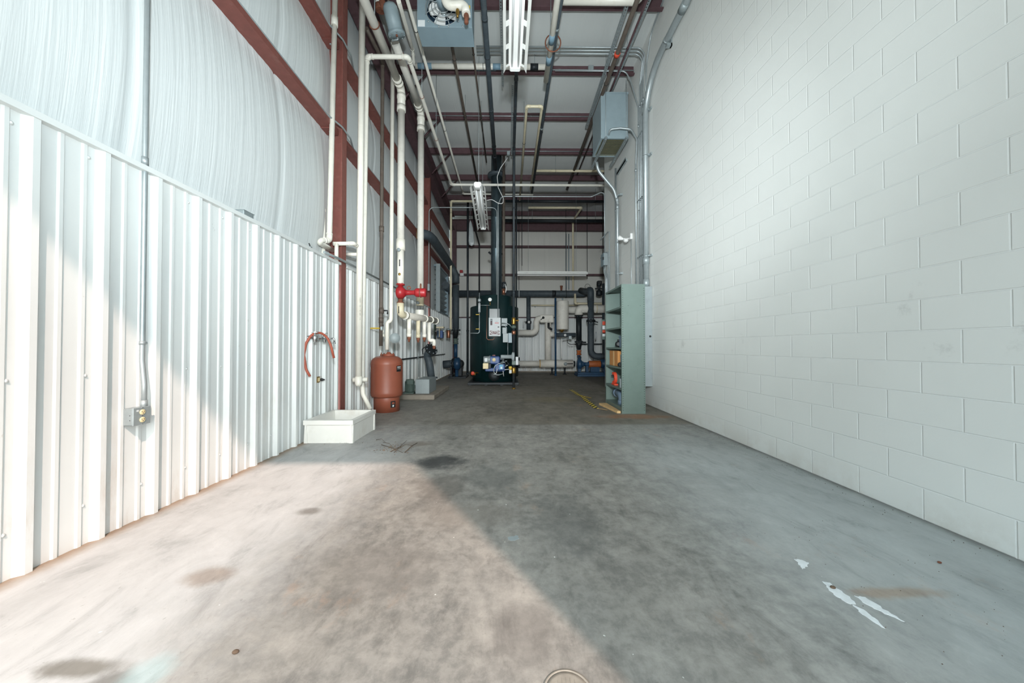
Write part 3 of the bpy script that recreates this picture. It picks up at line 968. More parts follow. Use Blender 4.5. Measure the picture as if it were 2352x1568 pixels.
# tall white drain pipe with the tee at its foot
y = 5.08
top = at(832.5, 0, y=y); bot = at(822, 880, y=y)
t = Thing('drain_stack', 'tall white plastic drain pipe beside the red column with a tee at its foot', 'pipe', (bot.x, bot.y, bot.z))
t.part('pipe_run', MB().tube([Vector((top.x, y, 6.9)), Vector((bot.x + 0.01, y, bot.z))], 0.0445, 18), 'pvc')
t.part('foot_cap', MB().lathe([(0.050, 0.10), (0.050, 0.0), (0.046, -0.02), (0.03, -0.04), (0.0, -0.045)], (bot.x + 0.01, y, bot.z), (0, 0, 1), 18), 'pvc')
ta = at(806, 873, y=y - 0.0); tb = at(846, 873, y=y + 0.12)
ta = Vector((ta.x, y + 0.06, ta.z)); tb = Vector((tb.x, y + 0.10, ta.z))
mb = MB()
zz = at(825, 735, y=y).z
while zz < at(825, 680, y=y).z:
    L_ = random.choice((0.006, 0.010, 0.014))
    an = -0.95
    cxp = bot.x + 0.01 + (zz - bot.z) * (top.x - bot.x - 0.01) / (6.9 - bot.z)
    mb.box((cxp + 0.0449 * math.cos(an) - 0.004, y + 0.0449 * math.sin(an) - 0.001, zz), (cxp + 0.0449 * math.cos(an) + 0.004, y + 0.0449 * math.sin(an) + 0.002, zz + L_))
    zz += L_ + random.choice((0.005, 0.008, 0.02))
t.part('faded_print', mb, 'ink', None, None, 'stuff')
tee = t.part('tee', MB().tube([ta, tb], 0.034, 16), 'pvc')
t.part('tee_opening', MB().lathe([(0.027, 0), (0.027, 0.002)], ta + Vector((-0.001, 0, 0)), (-1, 0, 0), 14), 'black', tee)
# second drain, turning overhead and running back
y = 5.25
zr = at(848, 130, y=y).z
xb = at(833, 870, y=y).x
xt = at(843, 145, y=y).x
xe = at(938, 130, y=y).x
yend = 9.55
zend = at(1037, 424, y=yend).z
xend = at(1037, 424, y=yend).x
pts = [at(851, 940, y=5.2), at(834, 905, y=5.23), at(832, 880, y=y - 0.01), (xb, y, 1.4), (xt, y, zr), (xe, y, zr), (xend, yend, zend), (XR + 0.6, yend, zend + 0.0)]
t = pipe('overhead_drain', 'white plastic pipe that climbs beside the drain, crosses over and runs along the ceiling', pts, 0.033, 'pvc', R=0.08, elbow=[4, 5, 6])
for f in (0.2, 0.5):
    q = Vector(pts[5]).lerp(Vector(pts[6]), f)
    hh = t.part('hanger', MB().ring(q, (Vector(pts[6]) - Vector(pts[5])), 0.036, 0.004, 20, 6), 'rust')
    t.part('hanger_rod', MB().cyl(q + Vector((0, 0, 0.036)), (q.x, q.y, zc(q.y) - 0.03), 0.005, 6), 'galv', hh)

# heating supply and return: big insulated pipes
def riser(label, X, Y, Zr, y0, r, zb, x_off=0.0):
    t = Thing('insulated_pipe', label, 'pipe', (X, Y, zb), 'insulated heating pipes')
    t.part('overhead_run', MB().tube([(X, y0, Zr), (X, Y - 0.16, Zr)], r, 20), 'pvc_grey')
    e_ = t.part('elbow', MB().tube([(X, Y - 0.22, Zr), (X, Y, Zr), (X, Y, Zr - 0.34)], r * 1.12, 20, r * 1.6), 'pvc')
    for a_, c_ in (((X, Y - 0.26, Zr), (X, Y - 0.20, Zr)), ((X, Y, Zr - 0.30), (X, Y, Zr - 0.40)), ((X, Y - 0.16, Zr), (X, Y - 0.12, Zr)), ((X, Y, Zr - 0.10), (X, Y, Zr - 0.17))):
        t.part('hub', MB().cyl(a_, c_, r * 1.24, 20), 'pvc', e_)
    t.part('riser', MB().tube([(X, Y, Zr - 0.3), (X, Y, zb)], r, 20), 'pvc_grey')
    return t
Y4 = 6.14
p4 = at(922, 205, y=Y4)
t4 = riser('thick white insulated pipe running overhead then down to the red pump', p4.x, Y4, p4.z, 3.0, 0.062, at(919, 560, y=Y4).z)
Y5 = 7.22
p5 = at(967, 258, y=Y5)
pz5 = at(965, 668, y=Y5).z
t5 = riser('thick white insulated pipe dropping behind the red pump motor', p5.x, Y5, p5.z, 5.55, 0.066, pz5)
# rusty hangers on both
for t_, X, ys_, z, r in ((t4, p4.x, (4.9,), p4.z, 0.062), (t5, p5.x, (5.8,), p5.z, 0.066)):
    for yh in ys_:
        hg = t_.part('hanger', MB().ring((X, yh, z), (0, 1, 0), r * 1.08, 0.008, 24, 6), 'rust')
        t_.part('hanger_rod', MB().cyl((X, yh, z + r), (X, yh, zc(yh) - 0.03), 0.006, 6), 'galv', hg)
# coupling and lower white section over the pump
X4 = p4.x
zc0, zc1, zc2 = at(919, 550, y=Y4).z, at(919, 575, y=Y4).z, at(920, 652, y=Y4).z
t4.part('sleeve', MB().cyl((X4, Y4, zc0), (X4, Y4, zc1), 0.078, 20), 'pvc')
t4.part('spool', MB().cyl((X4, Y4, zc1), (X4, Y4, zc2), 0.060, 20), 'pvc', None, 'stained white spool piece above the red pump')
t4.part('gauge', MB().lathe([(0.03, 0), (0.03, 0.03), (0.0, 0.03)], (X4 - 0.01, Y4 - 0.065, zc1 - 0.01), (0, -1, 0), 14), 'grey_paint')
t4.part('test_plug', MB().sphere((X4 + 0.0, Y4 - 0.06, at(918, 631, y=Y4).z), 0.024, (1, 0.6, 1)), 'brass')
t4.part('thermometer', MB().cyl((X4 + 0.002, Y4 - 0.063, at(918, 613, y=Y4).z), (X4 + 0.002, Y4 - 0.063, at(918, 598, y=Y4).z), 0.009, 8), 'black')

# red in-line pump
t = Thing('circulator_pump', 'red in-line circulator pump hung between white pipes', 'pump', (X4, Y4, at(922, 695, y=Y4).z))
zpt, zpb = zc2, at(922, 696, y=Y4).z
zm = at(920, 672, y=Y4).z
t.part('volute', MB().lathe([(0.0, -0.062), (0.085, -0.062), (0.11, -0.04), (0.11, 0.04), (0.085, 0.062), (0.06, 0.09), (0.0, 0.09)], (X4, Y4, zm), (1, 0, 0), 28), 'pump_red')
t.part('top_flange', MB().lathe([(0.075, 0), (0.075, 0.02), (0.045, 0.022), (0.042, 0.075)], (X4, Y4, zpt), (0, 0, -1), 22), 'pump_red')
t.part('bottom_flange', MB().lathe([(0.062, 0), (0.062, 0.02), (0.042, 0.022), (0.042, 0.075)], (X4, Y4, zpb), (0, 0, 1), 22), 'rust')
for k in range(4):
    an = k * PI / 2 + PI / 4
    t.part('flange_bolt', MB().cyl((X4 + 0.06 * math.cos(an), Y4 + 0.06 * math.sin(an), zpt - 0.03), (X4 + 0.06 * math.cos(an), Y4 + 0.06 * math.sin(an), zpt + 0.012), 0.008, 8), 'rust')
xm0 = X4 + 0.09
xm1 = at(979, 672, y=Y4).x
t.part('bearing_bracket', MB().lathe([(0.055, 0), (0.045, 0.05), (0.042, 0.14), (0.05, 0.16), (0.05, 0.20)], (xm0, Y4, zm), (1, 0, 0), 22), 'pump_red')
mo = t.part('motor', MB().lathe([(0.0, 0.17), (0.06, 0.17), (0.078, 0.19), (0.08, 0.22), (0.08, xm1 - xm0 - 0.02), (0.07, xm1 - xm0), (0.0, xm1 - xm0)], (xm0, Y4, zm), (1, 0, 0), 26), 'pump_red')
t.part('lifting_eye', MB().ring((xm0 + 0.06, Y4, zm + 0.085), (0, 1, 0), 0.03, 0.008, 18, 6), 'rust')
mb = MB().ring((xm1 - 0.10, Y4, zm + 0.11), (1, 0.35, 0), 0.045, 0.013, 22, 8)
mb.ring((xm1 - 0.10, Y4, zm), (1, 0, 0), 0.083, 0.008, 26, 6)
t.part('mount_ring', mb, 'rust', mo)
# pvc under the pump and the header with its drops
hz = H + 0.585
hA = Vector((X4, Y4 + 0.02, at(923, 722, y=Y4).z))
hB = Vector((at(1003, 736, y=7.75).x, 7.75, at(1003, 737, y=7.75).z))
t = Thing('pipe_header', 'off-white plastic header pipe with four drops below the red pump', 'pipe', (X4, Y4, hz - 0.3))
t.part('inlet_drop', MB().tube([(X4, Y4, zpb), (X4, Y4, hA.z), hA + (hB - hA) * 0.1], 0.062, 20, 0.09), 'pvc_cream')
t.part('header_run', MB().tube([hA + (hB - hA) * 0.06, hB], 0.066, 20), 'pvc_joint')
for f in (0.10, 0.62, 0.80, 0.97):
    q = hA.lerp(hB, f); dq = (hB - hA).normalized() * 0.03
    t.part('collar', MB().cyl(q - dq, q + dq, 0.077, 20), 'pvc')
t.part('thermometer', MB().cyl((X4 - 0.01, Y4 - 0.064, at(920, 720, y=Y4).z), (X4 - 0.012, Y4 - 0.064, at(920, 704, y=Y4).z), 0.008, 8), 'black')
def hdr(px, ftop, pyb, r, nm, bent=False):
    # header point whose image column is px
    best = min((abs((1168 + 788 * hA.lerp(hB, k / 200).x / hA.lerp(hB, k / 200).y) - px), k / 200) for k in range(201))[1]
    q = hA.lerp(hB, best)
    zb = at(px, pyb, y=q.y).z
    if not bent:
        d = t.part('drop_pipe', MB().tube([q, (q.x, q.y, zb)], r, 16), nm)
        t.part('collar', MB().cyl((q.x, q.y, zb + 0.06), (q.x, q.y, zb - 0.004), r * 1.1, 16), nm, d)
        t.part('rusty_end', MB().lathe([(r * 0.85, 0), (r * 0.85, 0.045), (r * 0.5, 0.07), (r * 0.4, 0.10)], (q.x, q.y, zb), (0, 0, -1), 14), 'rust', d)
    else:
        d = t.part('drop_pipe', MB().tube([q, (q.x, q.y, zb), (q.x + 0.10, q.y + 0.03, zb + 0.03), (q.x + 0.10, q.y + 0.03, zb - 0.10)], r, 16, 0.07), nm)
        t.part('rusty_end', MB().lathe([(r * 0.8, 0), (r * 0.8, 0.05), (r * 0.5, 0.07)], (q.x + 0.10, q.y + 0.03, zb - 0.10), (0, 0, -1), 14), 'rust', d)
hdr(940, 0, 773, 0.040, 'pvc')
hdr(961, 0, 775, 0.040, 'pvc_cream')
hdr(975, 0, 774, 0.040, 'pvc')
hdr(986, 0, 783, 0.040, 'pvc', True)
# fat elbow under the second riser
X5 = p5.x
t5.part('valve_sleeve', MB().cyl((X5 - 0.005, Y5, pz5 + 0.02), (X5 - 0.005, Y5, at(965, 702, y=Y5).z), 0.078, 20), 'pvc_cream')
t5.part('thermometer_well', MB().lathe([(0.03, 0), (0.03, 0.05), (0.0, 0.05)], (X5 - 0.02, Y5 - 0.07, at(963, 697, y=Y5).z), (-0.3, -1, 0.2), 14), 'grey_paint')
q5 = hA.lerp(hB, (Y5 - hA.y) / (hB.y - hA.y))
t5.part('drop_elbow', MB().lathe([(0.088, 0.17), (0.092, 0.16), (0.092, 0.08), (0.087, 0.07), (0.087, 0.0), (0.075, -0.05), (0.045, -0.082), (0.0, -0.09)], (X5 - 0.005, Y5 - 0.03, q5.z + 0.02), (0, 0, 1), 24), 'pvc')

# expansion tank line and the tank
Yt = 5.98
px0, px1 = at(902, 100, y=Yt), at(898, 735, y=Yt)
bx = at(889, 806, y=Yt)
pts = [(px0.x, Yt, px0.z), (px1.x, Yt, px1.z), (bx.x, Yt, px1.z - 0.05), (bx.x, Yt, at(889, 803, y=Yt).z)]
t = pipe('tank_feed_pipe', 'slim white pipe dropping straight into the brown tank', pts, 0.034, 'pvc', R=0.05, elbow=[])
t.part('tee', MB().tube([(bx.x - 0.04, Yt - 0.03, at(885, 770, y=Yt).z), (bx.x - 0.075, Yt - 0.03, at(885, 770, y=Yt).z), (bx.x - 0.075, Yt - 0.03, at(885, 755, y=Yt).z)], 0.028, 14, 0.02), 'pvc')
t.part('gauge', MB().lathe([(0.028, 0), (0.03, 0.02), (0.0, 0.02)], (bx.x - 0.075, Yt - 0.03, at(885, 748, y=Yt).z), (-0.3, -1, 0), 18), 'black')
t.part('junction_cover', MB().lathe([(0.09, 0), (0.09, 0.02), (0.0, 0.025)], (bx.x + 0.10, Yt + 0.10, at(898, 776, y=Yt).z), (0.5, -1, 0), 24), 'grey_paint')
xt_ = bx.x
t = Thing('expansion_tank', 'reddish brown upright expansion tank on the floor behind the mop sink', 'tank', (xt_, Yt, 0))
R0 = 0.262
zt = at(888, 812, y=Yt).z
t.part('skirt', MB().lathe([(0.215, 0.0), (0.215, 0.27), (0.21, 0.28)], (xt_, Yt, 0), (0, 0, 1), 48), 'tank_brown')
t.part('shell', MB().lathe([(0.19, 0.245), (0.235, 0.25), (0.258, 0.275), (R0, 0.31), (R0 + 0.003, 0.325), (R0, 0.34), (R0, 0.80), (R0 + 0.003, 0.815), (R0, 0.83), (0.252, 0.875), (0.225, 0.91), (0.175, 0.938), (0.12, 0.95), (0.0, 0.953)], (xt_, Yt, 0), (0, 0, 1), 48), 'tank_brown')
cv = t.part('top_cover', MB().lathe([(0.10, 0), (0.10, 0.035), (0.03, 0.042), (0.03, 0.07), (0.0, 0.07)], (xt_ + 0.03, Yt, 0.945), (0, 0, 1), 24), 'tank_brown')
for k in range(8):
    an = k * PI / 4
    t.part('cover_bolt', MB().cyl((xt_ + 0.03 + 0.082 * math.cos(an), Yt + 0.082 * math.sin(an), 0.975), (xt_ + 0.03 + 0.082 * math.cos(an), Yt + 0.082 * math.sin(an), 0.999), 0.009, 8), 'rust', cv)
t.part('charging_valve', MB().lathe([(0.02, 0), (0.02, 0.04), (0.008, 0.045), (0.008, 0.07)], (xt_ - 0.08, Yt - 0.05, 0.94), (0, 0, 1), 12), 'rust')
def plate(th, ang, zc_, w_, h_, r, m, nm, parent=None):
    mb = MB(); n = 5; vs_ = []
    for rr in (r + 0.001, r + 0.004):
        for k in range(n + 1):
            a_ = ang + (k / n - 0.5) * w_ / r
            for dz in (-h_ / 2, h_ / 2):
                vs_.append((xt_ + rr * math.cos(a_), Yt + rr * math.sin(a_), zc_ + dz))
    m_ = 2 * (n + 1)
    fs = [(m_ + 2 * k, m_ + 2 * k + 2, m_ + 2 * k + 3, m_ + 2 * k + 1) for k in range(n)]
    fs += [(2 * k, 2 * k + 1, m_ + 2 * k + 1, m_ + 2 * k) for k in (0, n)]
    fs += [(2 * k + 1, 2 * k + 3, m_ + 2 * k + 3, m_ + 2 * k + 1) for k in range(n)] + [(2 * k, 2 * k + 2, m_ + 2 * k + 2, m_ + 2 * k) for k in range(n)]
    mb.add(vs_, fs)
    return th.part(nm, mb, m, parent)
np_ = plate(t, -0.42, 0.735, 0.10, 0.10, R0, 'black', 'name_plate')
plate(t, -0.42, 0.762, 0.075, 0.014, R0 + 0.004, 'white_sticker', 'plate_print', np_)
plate(t, -0.42, 0.735, 0.075, 0.006, R0 + 0.004, 'white_sticker', 'plate_print', np_)
np_ = plate(t, -0.75, 0.135, 0.085, 0.11, 0.215, 'black', 'warning_plate')
plate(t, -0.75, 0.155, 0.045, 0.03, 0.219, 'tank_brown', 'plate_print', np_)
plate(t, -0.75, 0.11, 0.025, 0.03, 0.219, 'white_sticker', 'plate_print', np_)
t.part('label_scrap', MB().box((xt_ - 0.115, Yt - 0.165, 0.936), (xt_ - 0.02, Yt - 0.13, 0.938)), 'white_sticker')
plate(t, -2.75, 0.72, 0.012, 0.10, R0, 'white_sticker', 'scratch_mark')

# dark gas riser left of the tank
Yg = 5.5
g0 = at(879, 170, y=Yg); g1 = at(876, 715, y=Yg)
g0x = at(877, 500, y=Yg + 0.35).x
t = pipe('gas_riser', 'dark brown steel pipe standing behind the white pipes, left of the tank', [(g0x - 0.03, Yg - 0.25, 6.02), (g0x, Yg + 0.35, 6.02), (g0x - 0.005, Yg + 0.35, 1.62), (g0x - 0.005, Yg + 0.35, 1.12)], 0.030, 'brown_pipe', R=0.09, elbow=[1],
         collars=((1, 0.66), (2, 0.12)), collar_m='brown_pipe', cr=1.35, cl=0.09)
zy = at(876, 754, y=Yg + 0.35).z
t.part('valve_body', MB().lathe([(0.02, -0.04), (0.03, -0.03), (0.03, 0.03), (0.02, 0.04)], (g0x, Yg + 0.35, zy), (0, 0, 1), 14), 'galv')
t.part('yellow_handle', MB().box((g0x - 0.165, Yg + 0.29, zy - 0.012), (g0x - 0.01, Yg + 0.315, zy + 0.012), None, 0.004), 'yellow')
zk = at(876, 713, y=Yg + 0.35).z
t.part('union', MB().lathe([(0.042, -0.05), (0.045, 0.0), (0.036, 0.05)], (g0x, Yg + 0.35, zk), (0, 0, 1), 14), 'brown_pipe')
t.part('side_cock', MB().tube([(g0x, Yg + 0.35, zk), (g0x + 0.10, Yg + 0.36, zk), (g0x + 0.10, Yg + 0.36, zk - 0.06)], 0.014, 8), 'black')

# air separator above the tank line
q = at(911.5, 80, y=5.2)
t = Thing('air_separator', 'grey cylinder tank hanging near the ceiling above the white pipes', 'tank', (q.x, q.y, q.z))
ax = (Vector((at(897, 0, y=5.2).x, 5.05, q.z + 0.46)) - Vector((q.x, q.y, q.z))).normalized()
t.part('shell', MB().lathe([(0.108, 0.02), (0.108, 0.33), (0.09, 0.37), (0.0, 0.385)], q, ax, 36), 'xfmr')
cv = t.part('end_cover', MB().lathe([(0.0, -0.012), (0.128, -0.012), (0.13, -0.008), (0.13, 0.022), (0.108, 0.03)], q, ax, 36), 'xfmr')
for k in range(8):
    an = k * PI / 4 + 0.2
    u = ax.orthogonal().normalized(); w_ = ax.cross(u)
    c_ = q + (u * math.cos(an) + w_ * math.sin(an)) * 0.108
    t.part('cover_bolt', MB().cyl(c_ - ax * 0.024, c_ - ax * 0.012, 0.011, 8), 'galv', cv)
t.part('drain_cock', MB().tube([q, q - ax * 0.06, q - ax * 0.075 + Vector((-0.10, 0, 0))], 0.012, 10, 0.01), 'galv')
t.part('drain_nipple', MB().cyl(q + Vector((0, -0.03, 0)), q + Vector((0, -0.03, 0)) - ax * 0.045, 0.016, 10), 'rust')
t.part('rusty_union', MB().lathe([(0.05, -0.05), (0.07, -0.04), (0.07, 0.03), (0.05, 0.04)], q + ax * 0.36 + Vector((-0.10, 0.03, 0.04)), (1, 0, 0.3), 18), 'rust')
q2 = at(874, 20, y=5.15)
t.part('top_nipple', MB().cyl(q + ax * 0.37, q + ax * 0.9, 0.02, 10), 'brown_pipe')
pipe('pvc_line', 'white pipe end with a rusty flange, left of the grey hanging tank', [(q2.x, 5.15, q2.z), (q2.x - 0.03, 5.10, q2.z + 0.5)], 0.062, 'pvc', collars=((0, 0.02),), collar_m='rust', cr=1.15, cl=0.08)

# ================================================================== RIGHT WALL
# grey electrical panel on the block wall behind the shelf
t = Thing('electric_panel', 'tall light grey electrical panel on the block wall behind the green shelf', 'panel', (2.57, 6.7, 0.37))
xw = XR - 0.001
t.part('box', MB().box((2.47, 6.34, 0.37), (xw, 7.25, 2.23), None, 0.004), 'grey_paint')
t.part('cover', MB().box((2.455, 6.33, 0.362), (2.47, 7.26, 2.238), None, 0.003), 'grey_paint')
t.part('knockout', MB().lathe([(0.02, 0), (0.02, 0.003), (0.0, 0.003)], (2.63, 6.34, 1.30), (0, -1, 0), 14), 'black')

# big conduit: up from the panel, bending along the wall towards the door
Yc = 6.43
xc = 2.595
zt = 6.12
t = pipe('large_conduit', 'thick steel conduit rising from the grey panel and bending along the block wall', [(xc, Yc, 2.23), (xc, Yc, zt), (xc, 3.0, zt + 0.05)], 0.052, 'emt', R=0.75, n=20, cat='conduit',
         collars=((0, 0.02), (0, 0.13), (0, 0.875), (1, 0.42)), collar_m='galv', cr=1.14, cl=0.14)
for zz in (at(1490, 589, y=Yc).z, at(1490, 360, y=Yc).z, at(1490, 257, y=Yc).z):
    s = t.part('strap', MB().cyl((xc, Yc, zz - 0.015), (xc, Yc, zz + 0.015), 0.058, 20), 'emt')
    t.part('strut_arm', MB().box((xc + 0.05, Yc - 0.13, zz - 0.02), (XR - 0.001, Yc - 0.04, zz + 0.02)).box((xc, Yc - 0.085, zz - 0.012), (xc + 0.07, Yc - 0.045, zz + 0.012)), 'galv', s)
s = t.part('strap', MB().cyl((xc, 5.55, zt + 0.013), (xc, 5.52, zt + 0.0135), 0.058, 20), 'emt')
t.part('strut_arm', MB().box((xc - 0.01, 5.50, zt - 0.10), (XR - 0.001, 5.56, zt - 0.055)).box((xc + 0.055, 5.50, zt - 0.1), (XR - 0.001, 5.56, zt + 0.12)), 'galv', s)

# bundle of thin conduits up the wall and across under the roof
order = ['first', 'second', 'third', 'fourth']
for k in range(4):
    yv = 6.66 + 0.085 * k
    xv = XR - 0.022
    zr = 6.86 - 0.015 * k if k < 3 else 6.74
    yr = 6.50 + 0.055 * k
    if k < 3:
        pts = [(xv, yv, 2.1), (xv, yv, zr - 0.45), (xv - 0.03, yr, zr - 0.12), (xv - 0.12, yr, zr), (-0.62, yr, zr)]
    else:
        pts = [(xv, yv, 2.1), (xv, yv, 6.0), (xv - 0.16, yv, 6.55), (xv - 0.26, yv, 6.74), (0.95, yv, 6.74)]
    pipe('conduit', f'thin steel conduit in the bundle beside the thick conduit, {order[k]} counted from the thick one', pts, 0.0135, 'emt', R=0.14, cat='conduit', group='thin conduits bundled on the block wall', collars=((0, 0.45), (0, 0.9)))
b = MB()
for zz in (2.9, 4.05, 5.35):
    b.box((XR - 0.012, 6.60, zz), (XR - 0.0005, 7.0, zz + 0.03))
    b.box((XR - 0.045, 6.61, zz + 0.01), (XR - 0.036, 6.965, zz + 0.024))
single('conduit_strut', b, 'galv', 'strut clamps holding the bundle of thin conduits to the block wall', 'strut')
# thin conduit from the bundle up towards the door
pipe('conduit', 'lone thin conduit running along the block wall above the thick bend', [(XR - 0.02, 6.58, 5.6), (XR - 0.02, 6.50, 6.55), (XR - 0.02, 6.28, 6.95), (XR - 0.02, 5.6, 7.08), (XR - 0.02, 3.6, 7.12)], 0.014, 'emt', R=0.3, cat='conduit')

# hung transformer
Yn = 7.19
tl, tr_, bl = at(1380, 212, y=Yn), at(1442, 212, y=Yn), at(1380, 318, y=Yn)
x0, x1, z1, z0, yb = tl.x, tr_.x, tl.z, bl.z, 7.9
t = Thing('transformer', 'grey boxy transformer hung from the roof near the block wall', 'transformer', ((x0 + x1) / 2, 7.5, z0))
t.part('enclosure', MB().box((x0, Yn, z0 + 0.06), (x1, yb, z1), None, 0.006), 'xfmr')
t.part('lid_lip', MB().box((x0 - 0.012, Yn - 0.012, z1 - 0.03), (x1 + 0.012, yb + 0.012, z1 + 0.004)), 'xfmr')
t.part('base_skirt', MB().box((x0 - 0.006, Yn - 0.006, z0), (x0 + 0.04, yb + 0.006, z0 + 0.065)).box((x1 - 0.04, Yn - 0.006, z0), (x1 + 0.006, yb + 0.006, z0 + 0.065)).box((x0 + 0.04, Yn - 0.006, z0), (x1 - 0.04, Yn + 0.03, z0 + 0.065)).box((x0 + 0.04, yb - 0.03, z0), (x1 - 0.04, yb + 0.006, z0 + 0.065)), 'xfmr')
mb = MB()
nn = 16
for k in range(nn):
    xx = x0 + 0.05 + (x1 - x0 - 0.1) * k / (nn - 1)
    mb.box((xx - 0.006, Yn + 0.03, z0 + 0.012), (xx + 0.006, yb - 0.03, z0 + 0.016))
for k in range(12):
    yy = Yn + 0.04 + (yb - Yn - 0.08) * k / 11
    mb.box((x0 + 0.04, yy - 0.010, z0 + 0.016), (x1 - 0.04, yy + 0.010, z0 + 0.020))
t.part('bottom_grille', mb, 'grille', None, 'yellowish bottom grille')
t.part('cavity', MB().box((x0 + 0.04, Yn + 0.03, z0 + 0.045), (x1 - 0.04, yb - 0.03, z0 + 0.05)), 'heater_dark')

def strut(name, label, a, c, w=0.0413, h=0.0413, slots=True, m='galv', up=Vector((0, 0, 1)), group=None):
    """open U channel from a to c with slotted web facing down"""
    a, c = Vector(a), Vector(c)
    d = (c - a).normalized()
    s_ = d.cross(up).normalized()
    L = (c - a).length
    mb = MB()
    def B(u0, u1, v0, v1, w0, w1):
        q = [a + d * u + s_ * v + up * w_ for w_ in (w0, w1) for v in (v0, v1) for u in (u0, u1)]
        mb.add(q, [(0, 2, 3, 1), (4, 5, 7, 6), (0, 1, 5, 4), (2, 6, 7, 3), (0, 4, 6, 2), (1, 3, 7, 5)])
    B(0, L, -w / 2, -w / 2 + 0.003, 0, h)
    B(0, L, w / 2 - 0.003, w / 2, 0, h)
    if slots:
        B(0, L, -w / 2 + 0.003, -0.008, 0, 0.003)
        B(0, L, 0.008, w / 2 - 0.003, 0, 0.003)
        n = int(L / 0.05)
        for k in range(n):
            B(k * L / n, k * L / n + 0.024, -0.008, 0.008, 0, 0.003)
        B(L - 0.004, L, -0.008, 0.008, 0, 0.003)
    else:
        B(0, L, -w / 2 + 0.003, w / 2 - 0.003, 0, 0.003)
    return single(name, mb, m, label, 'strut', group)

# trapeze struts under it and long struts at the roof
strut('support_strut', 'slotted strut under the transformer, on the side away from the block wall', (x0 + 0.09, Yn - 0.08, z0 - 0.045), (x0 + 0.09, 8.3, z0 - 0.045), 0.05, group='struts carrying the transformer')
strut('support_strut', 'slotted strut under the transformer, on the side of the block wall', (x1 - 0.05, Yn - 0.08, z0 - 0.045), (x1 - 0.05, 8.3, z0 - 0.045), 0.05, group='struts carrying the transformer')
xs1 = at(1437, 12, z=6.72).x
strut('roof_strut', 'long slotted strut at the roof over the transformer, farther from the block wall', (xs1, 3.6, 6.73), (at(1348, 292, z=6.72).x, 8.75, 6.73), 0.06, 0.045, group='long roof struts')
strut('roof_strut', 'long slotted strut at the roof over the transformer, nearer to the block wall', (at(1495, 0, z=6.72).x, 3.6, 6.73), (at(1405, 205, z=6.72).x, 8.6, 6.73), 0.06, 0.045, group='long roof struts')
k = 0
for xx, nm in ((x0 + 0.09, 'far'), (x1 - 0.05, 'wall')):
    for yy, n2 in ((Yn - 0.05, 'front'), (8.0, 'rear')):
        b = MB().cyl((xx, yy, z0 - 0.07), (xx, yy, 6.73), 0.006, 8)
        for zz in (z0 - 0.06, z0 + 0.0):
            b.cyl((xx, yy, zz), (xx, yy, zz + 0.012), 0.014, 6)
        side = 'on the side away from the block wall' if nm == 'far' else 'on the side of the block wall'
        single('hanger_rod', b, 'galv', f'threaded rod at the {n2} of the transformer {side}', 'rod', 'rods hanging the transformer')

# conduit loop out of the transformer front, then down the wall
lp = [at(1398, 310, y=Yn - 0.012), at(1401, 297, y=Yn - 0.10), at(1425, 294, y=Yn - 0.14), at(1450, 297, y=7.0), Vector((XR - 0.04, 6.95, 5.35)), Vector((XR - 0.028, 7.05, 4.9)), Vector((XR - 0.028, 7.05, 2.3))]
pipe('conduit', 'conduit looping out of the transformer front and down the block wall', lp, 0.021, 'emt', R=0.12, cat='conduit', collars=((5, 0.05),))
# large offset conduit under the transformer
Yd = 8.05
lp = [at(1370, 372, y=7.85), at(1374, 392, y=7.9), at(1410, 435, y=8.0), at(1418, 462, y=Yd), at(1417.5, 655, y=Yd)]
lp[-1] = Vector((lp[3].x, Yd, lp[-1].z - 0.3))
t = pipe('conduit', 'curved steel conduit dropping from under the transformer to the wall', lp, 0.036, 'emt', R=0.35, cat='conduit', collars=((2, 0.9), (3, 0.06)), cr=1.15, cl=0.1)
for py in (450, 629):
    q = at(1418, py, y=Yd)
    s = t.part('strap', MB().cyl((lp[3].x, Yd, q.z - 0.012), (lp[3].x, Yd, q.z + 0.012), 0.041, 16), 'emt')
    t.part('strut_arm', MB().box((lp[3].x + 0.03, Yd - 0.1, q.z - 0.02), (XR - 0.001, Yd - 0.045, q.z + 0.02)).box((lp[3].x, Yd - 0.07, q.z - 0.01), (lp[3].x + 0.05, Yd - 0.03, q.z + 0.01)), 'galv', s)
q = at(1411, 460, y=8.3)
pipe('conduit', 'thin conduit beside the curved conduit under the transformer', [(XR - 0.06, 8.28, 5.45), (XR - 0.06, 8.28, 2.0)], 0.022, 'emt', cat='conduit', collars=((0, 0.3),))
b = MB().box((XR - 0.045, 7.62, 5.28), (XR - 0.001, 8.25, 5.32)).box((XR - 0.045, 7.62, 5.28), (XR - 0.04, 8.25, 5.36))
single('wall_strut', b, 'galv', 'short strut bracket fixed to the block wall below the transformer', 'strut')

# security floodlight
q = at(1449, 545, x=XR - 0.02)
t = Thing('floodlight', 'white two-headed security floodlight on the block wall above the shelf', 'light', (q.x, q.y, q.z - 0.1))
t.part('wall_box', MB().box((XR - 0.05, q.y - 0.055, q.z - 0.05), (XR - 0.001, q.y + 0.055, q.z + 0.075), None, 0.006), 'white_paint')
mb = MB()
for yy in (-0.027, 0.027):
    mb.lathe([(0.006, 0), (0.006, 0.003)], (XR - 0.05, q.y + yy, q.z + 0.02), (-1, 0, 0), 8)
t.part('cover_screws', mb, 'black')
t.part('motion_sensor', MB().sphere((XR - 0.12, q.y + 0.02, q.z - 0.06), 0.055, (1, 1, 0.85)), 'white_paint')
t.part('arm', MB().tube([(XR - 0.05, q.y, q.z - 0.02), (XR - 0.12, q.y, q.z - 0.03), (XR - 0.20, q.y + 0.03, q.z - 0.02)], 0.014, 10, 0.03), 'white_paint')
hd = Vector((-0.8, 0.35, 0.35)).normalized()
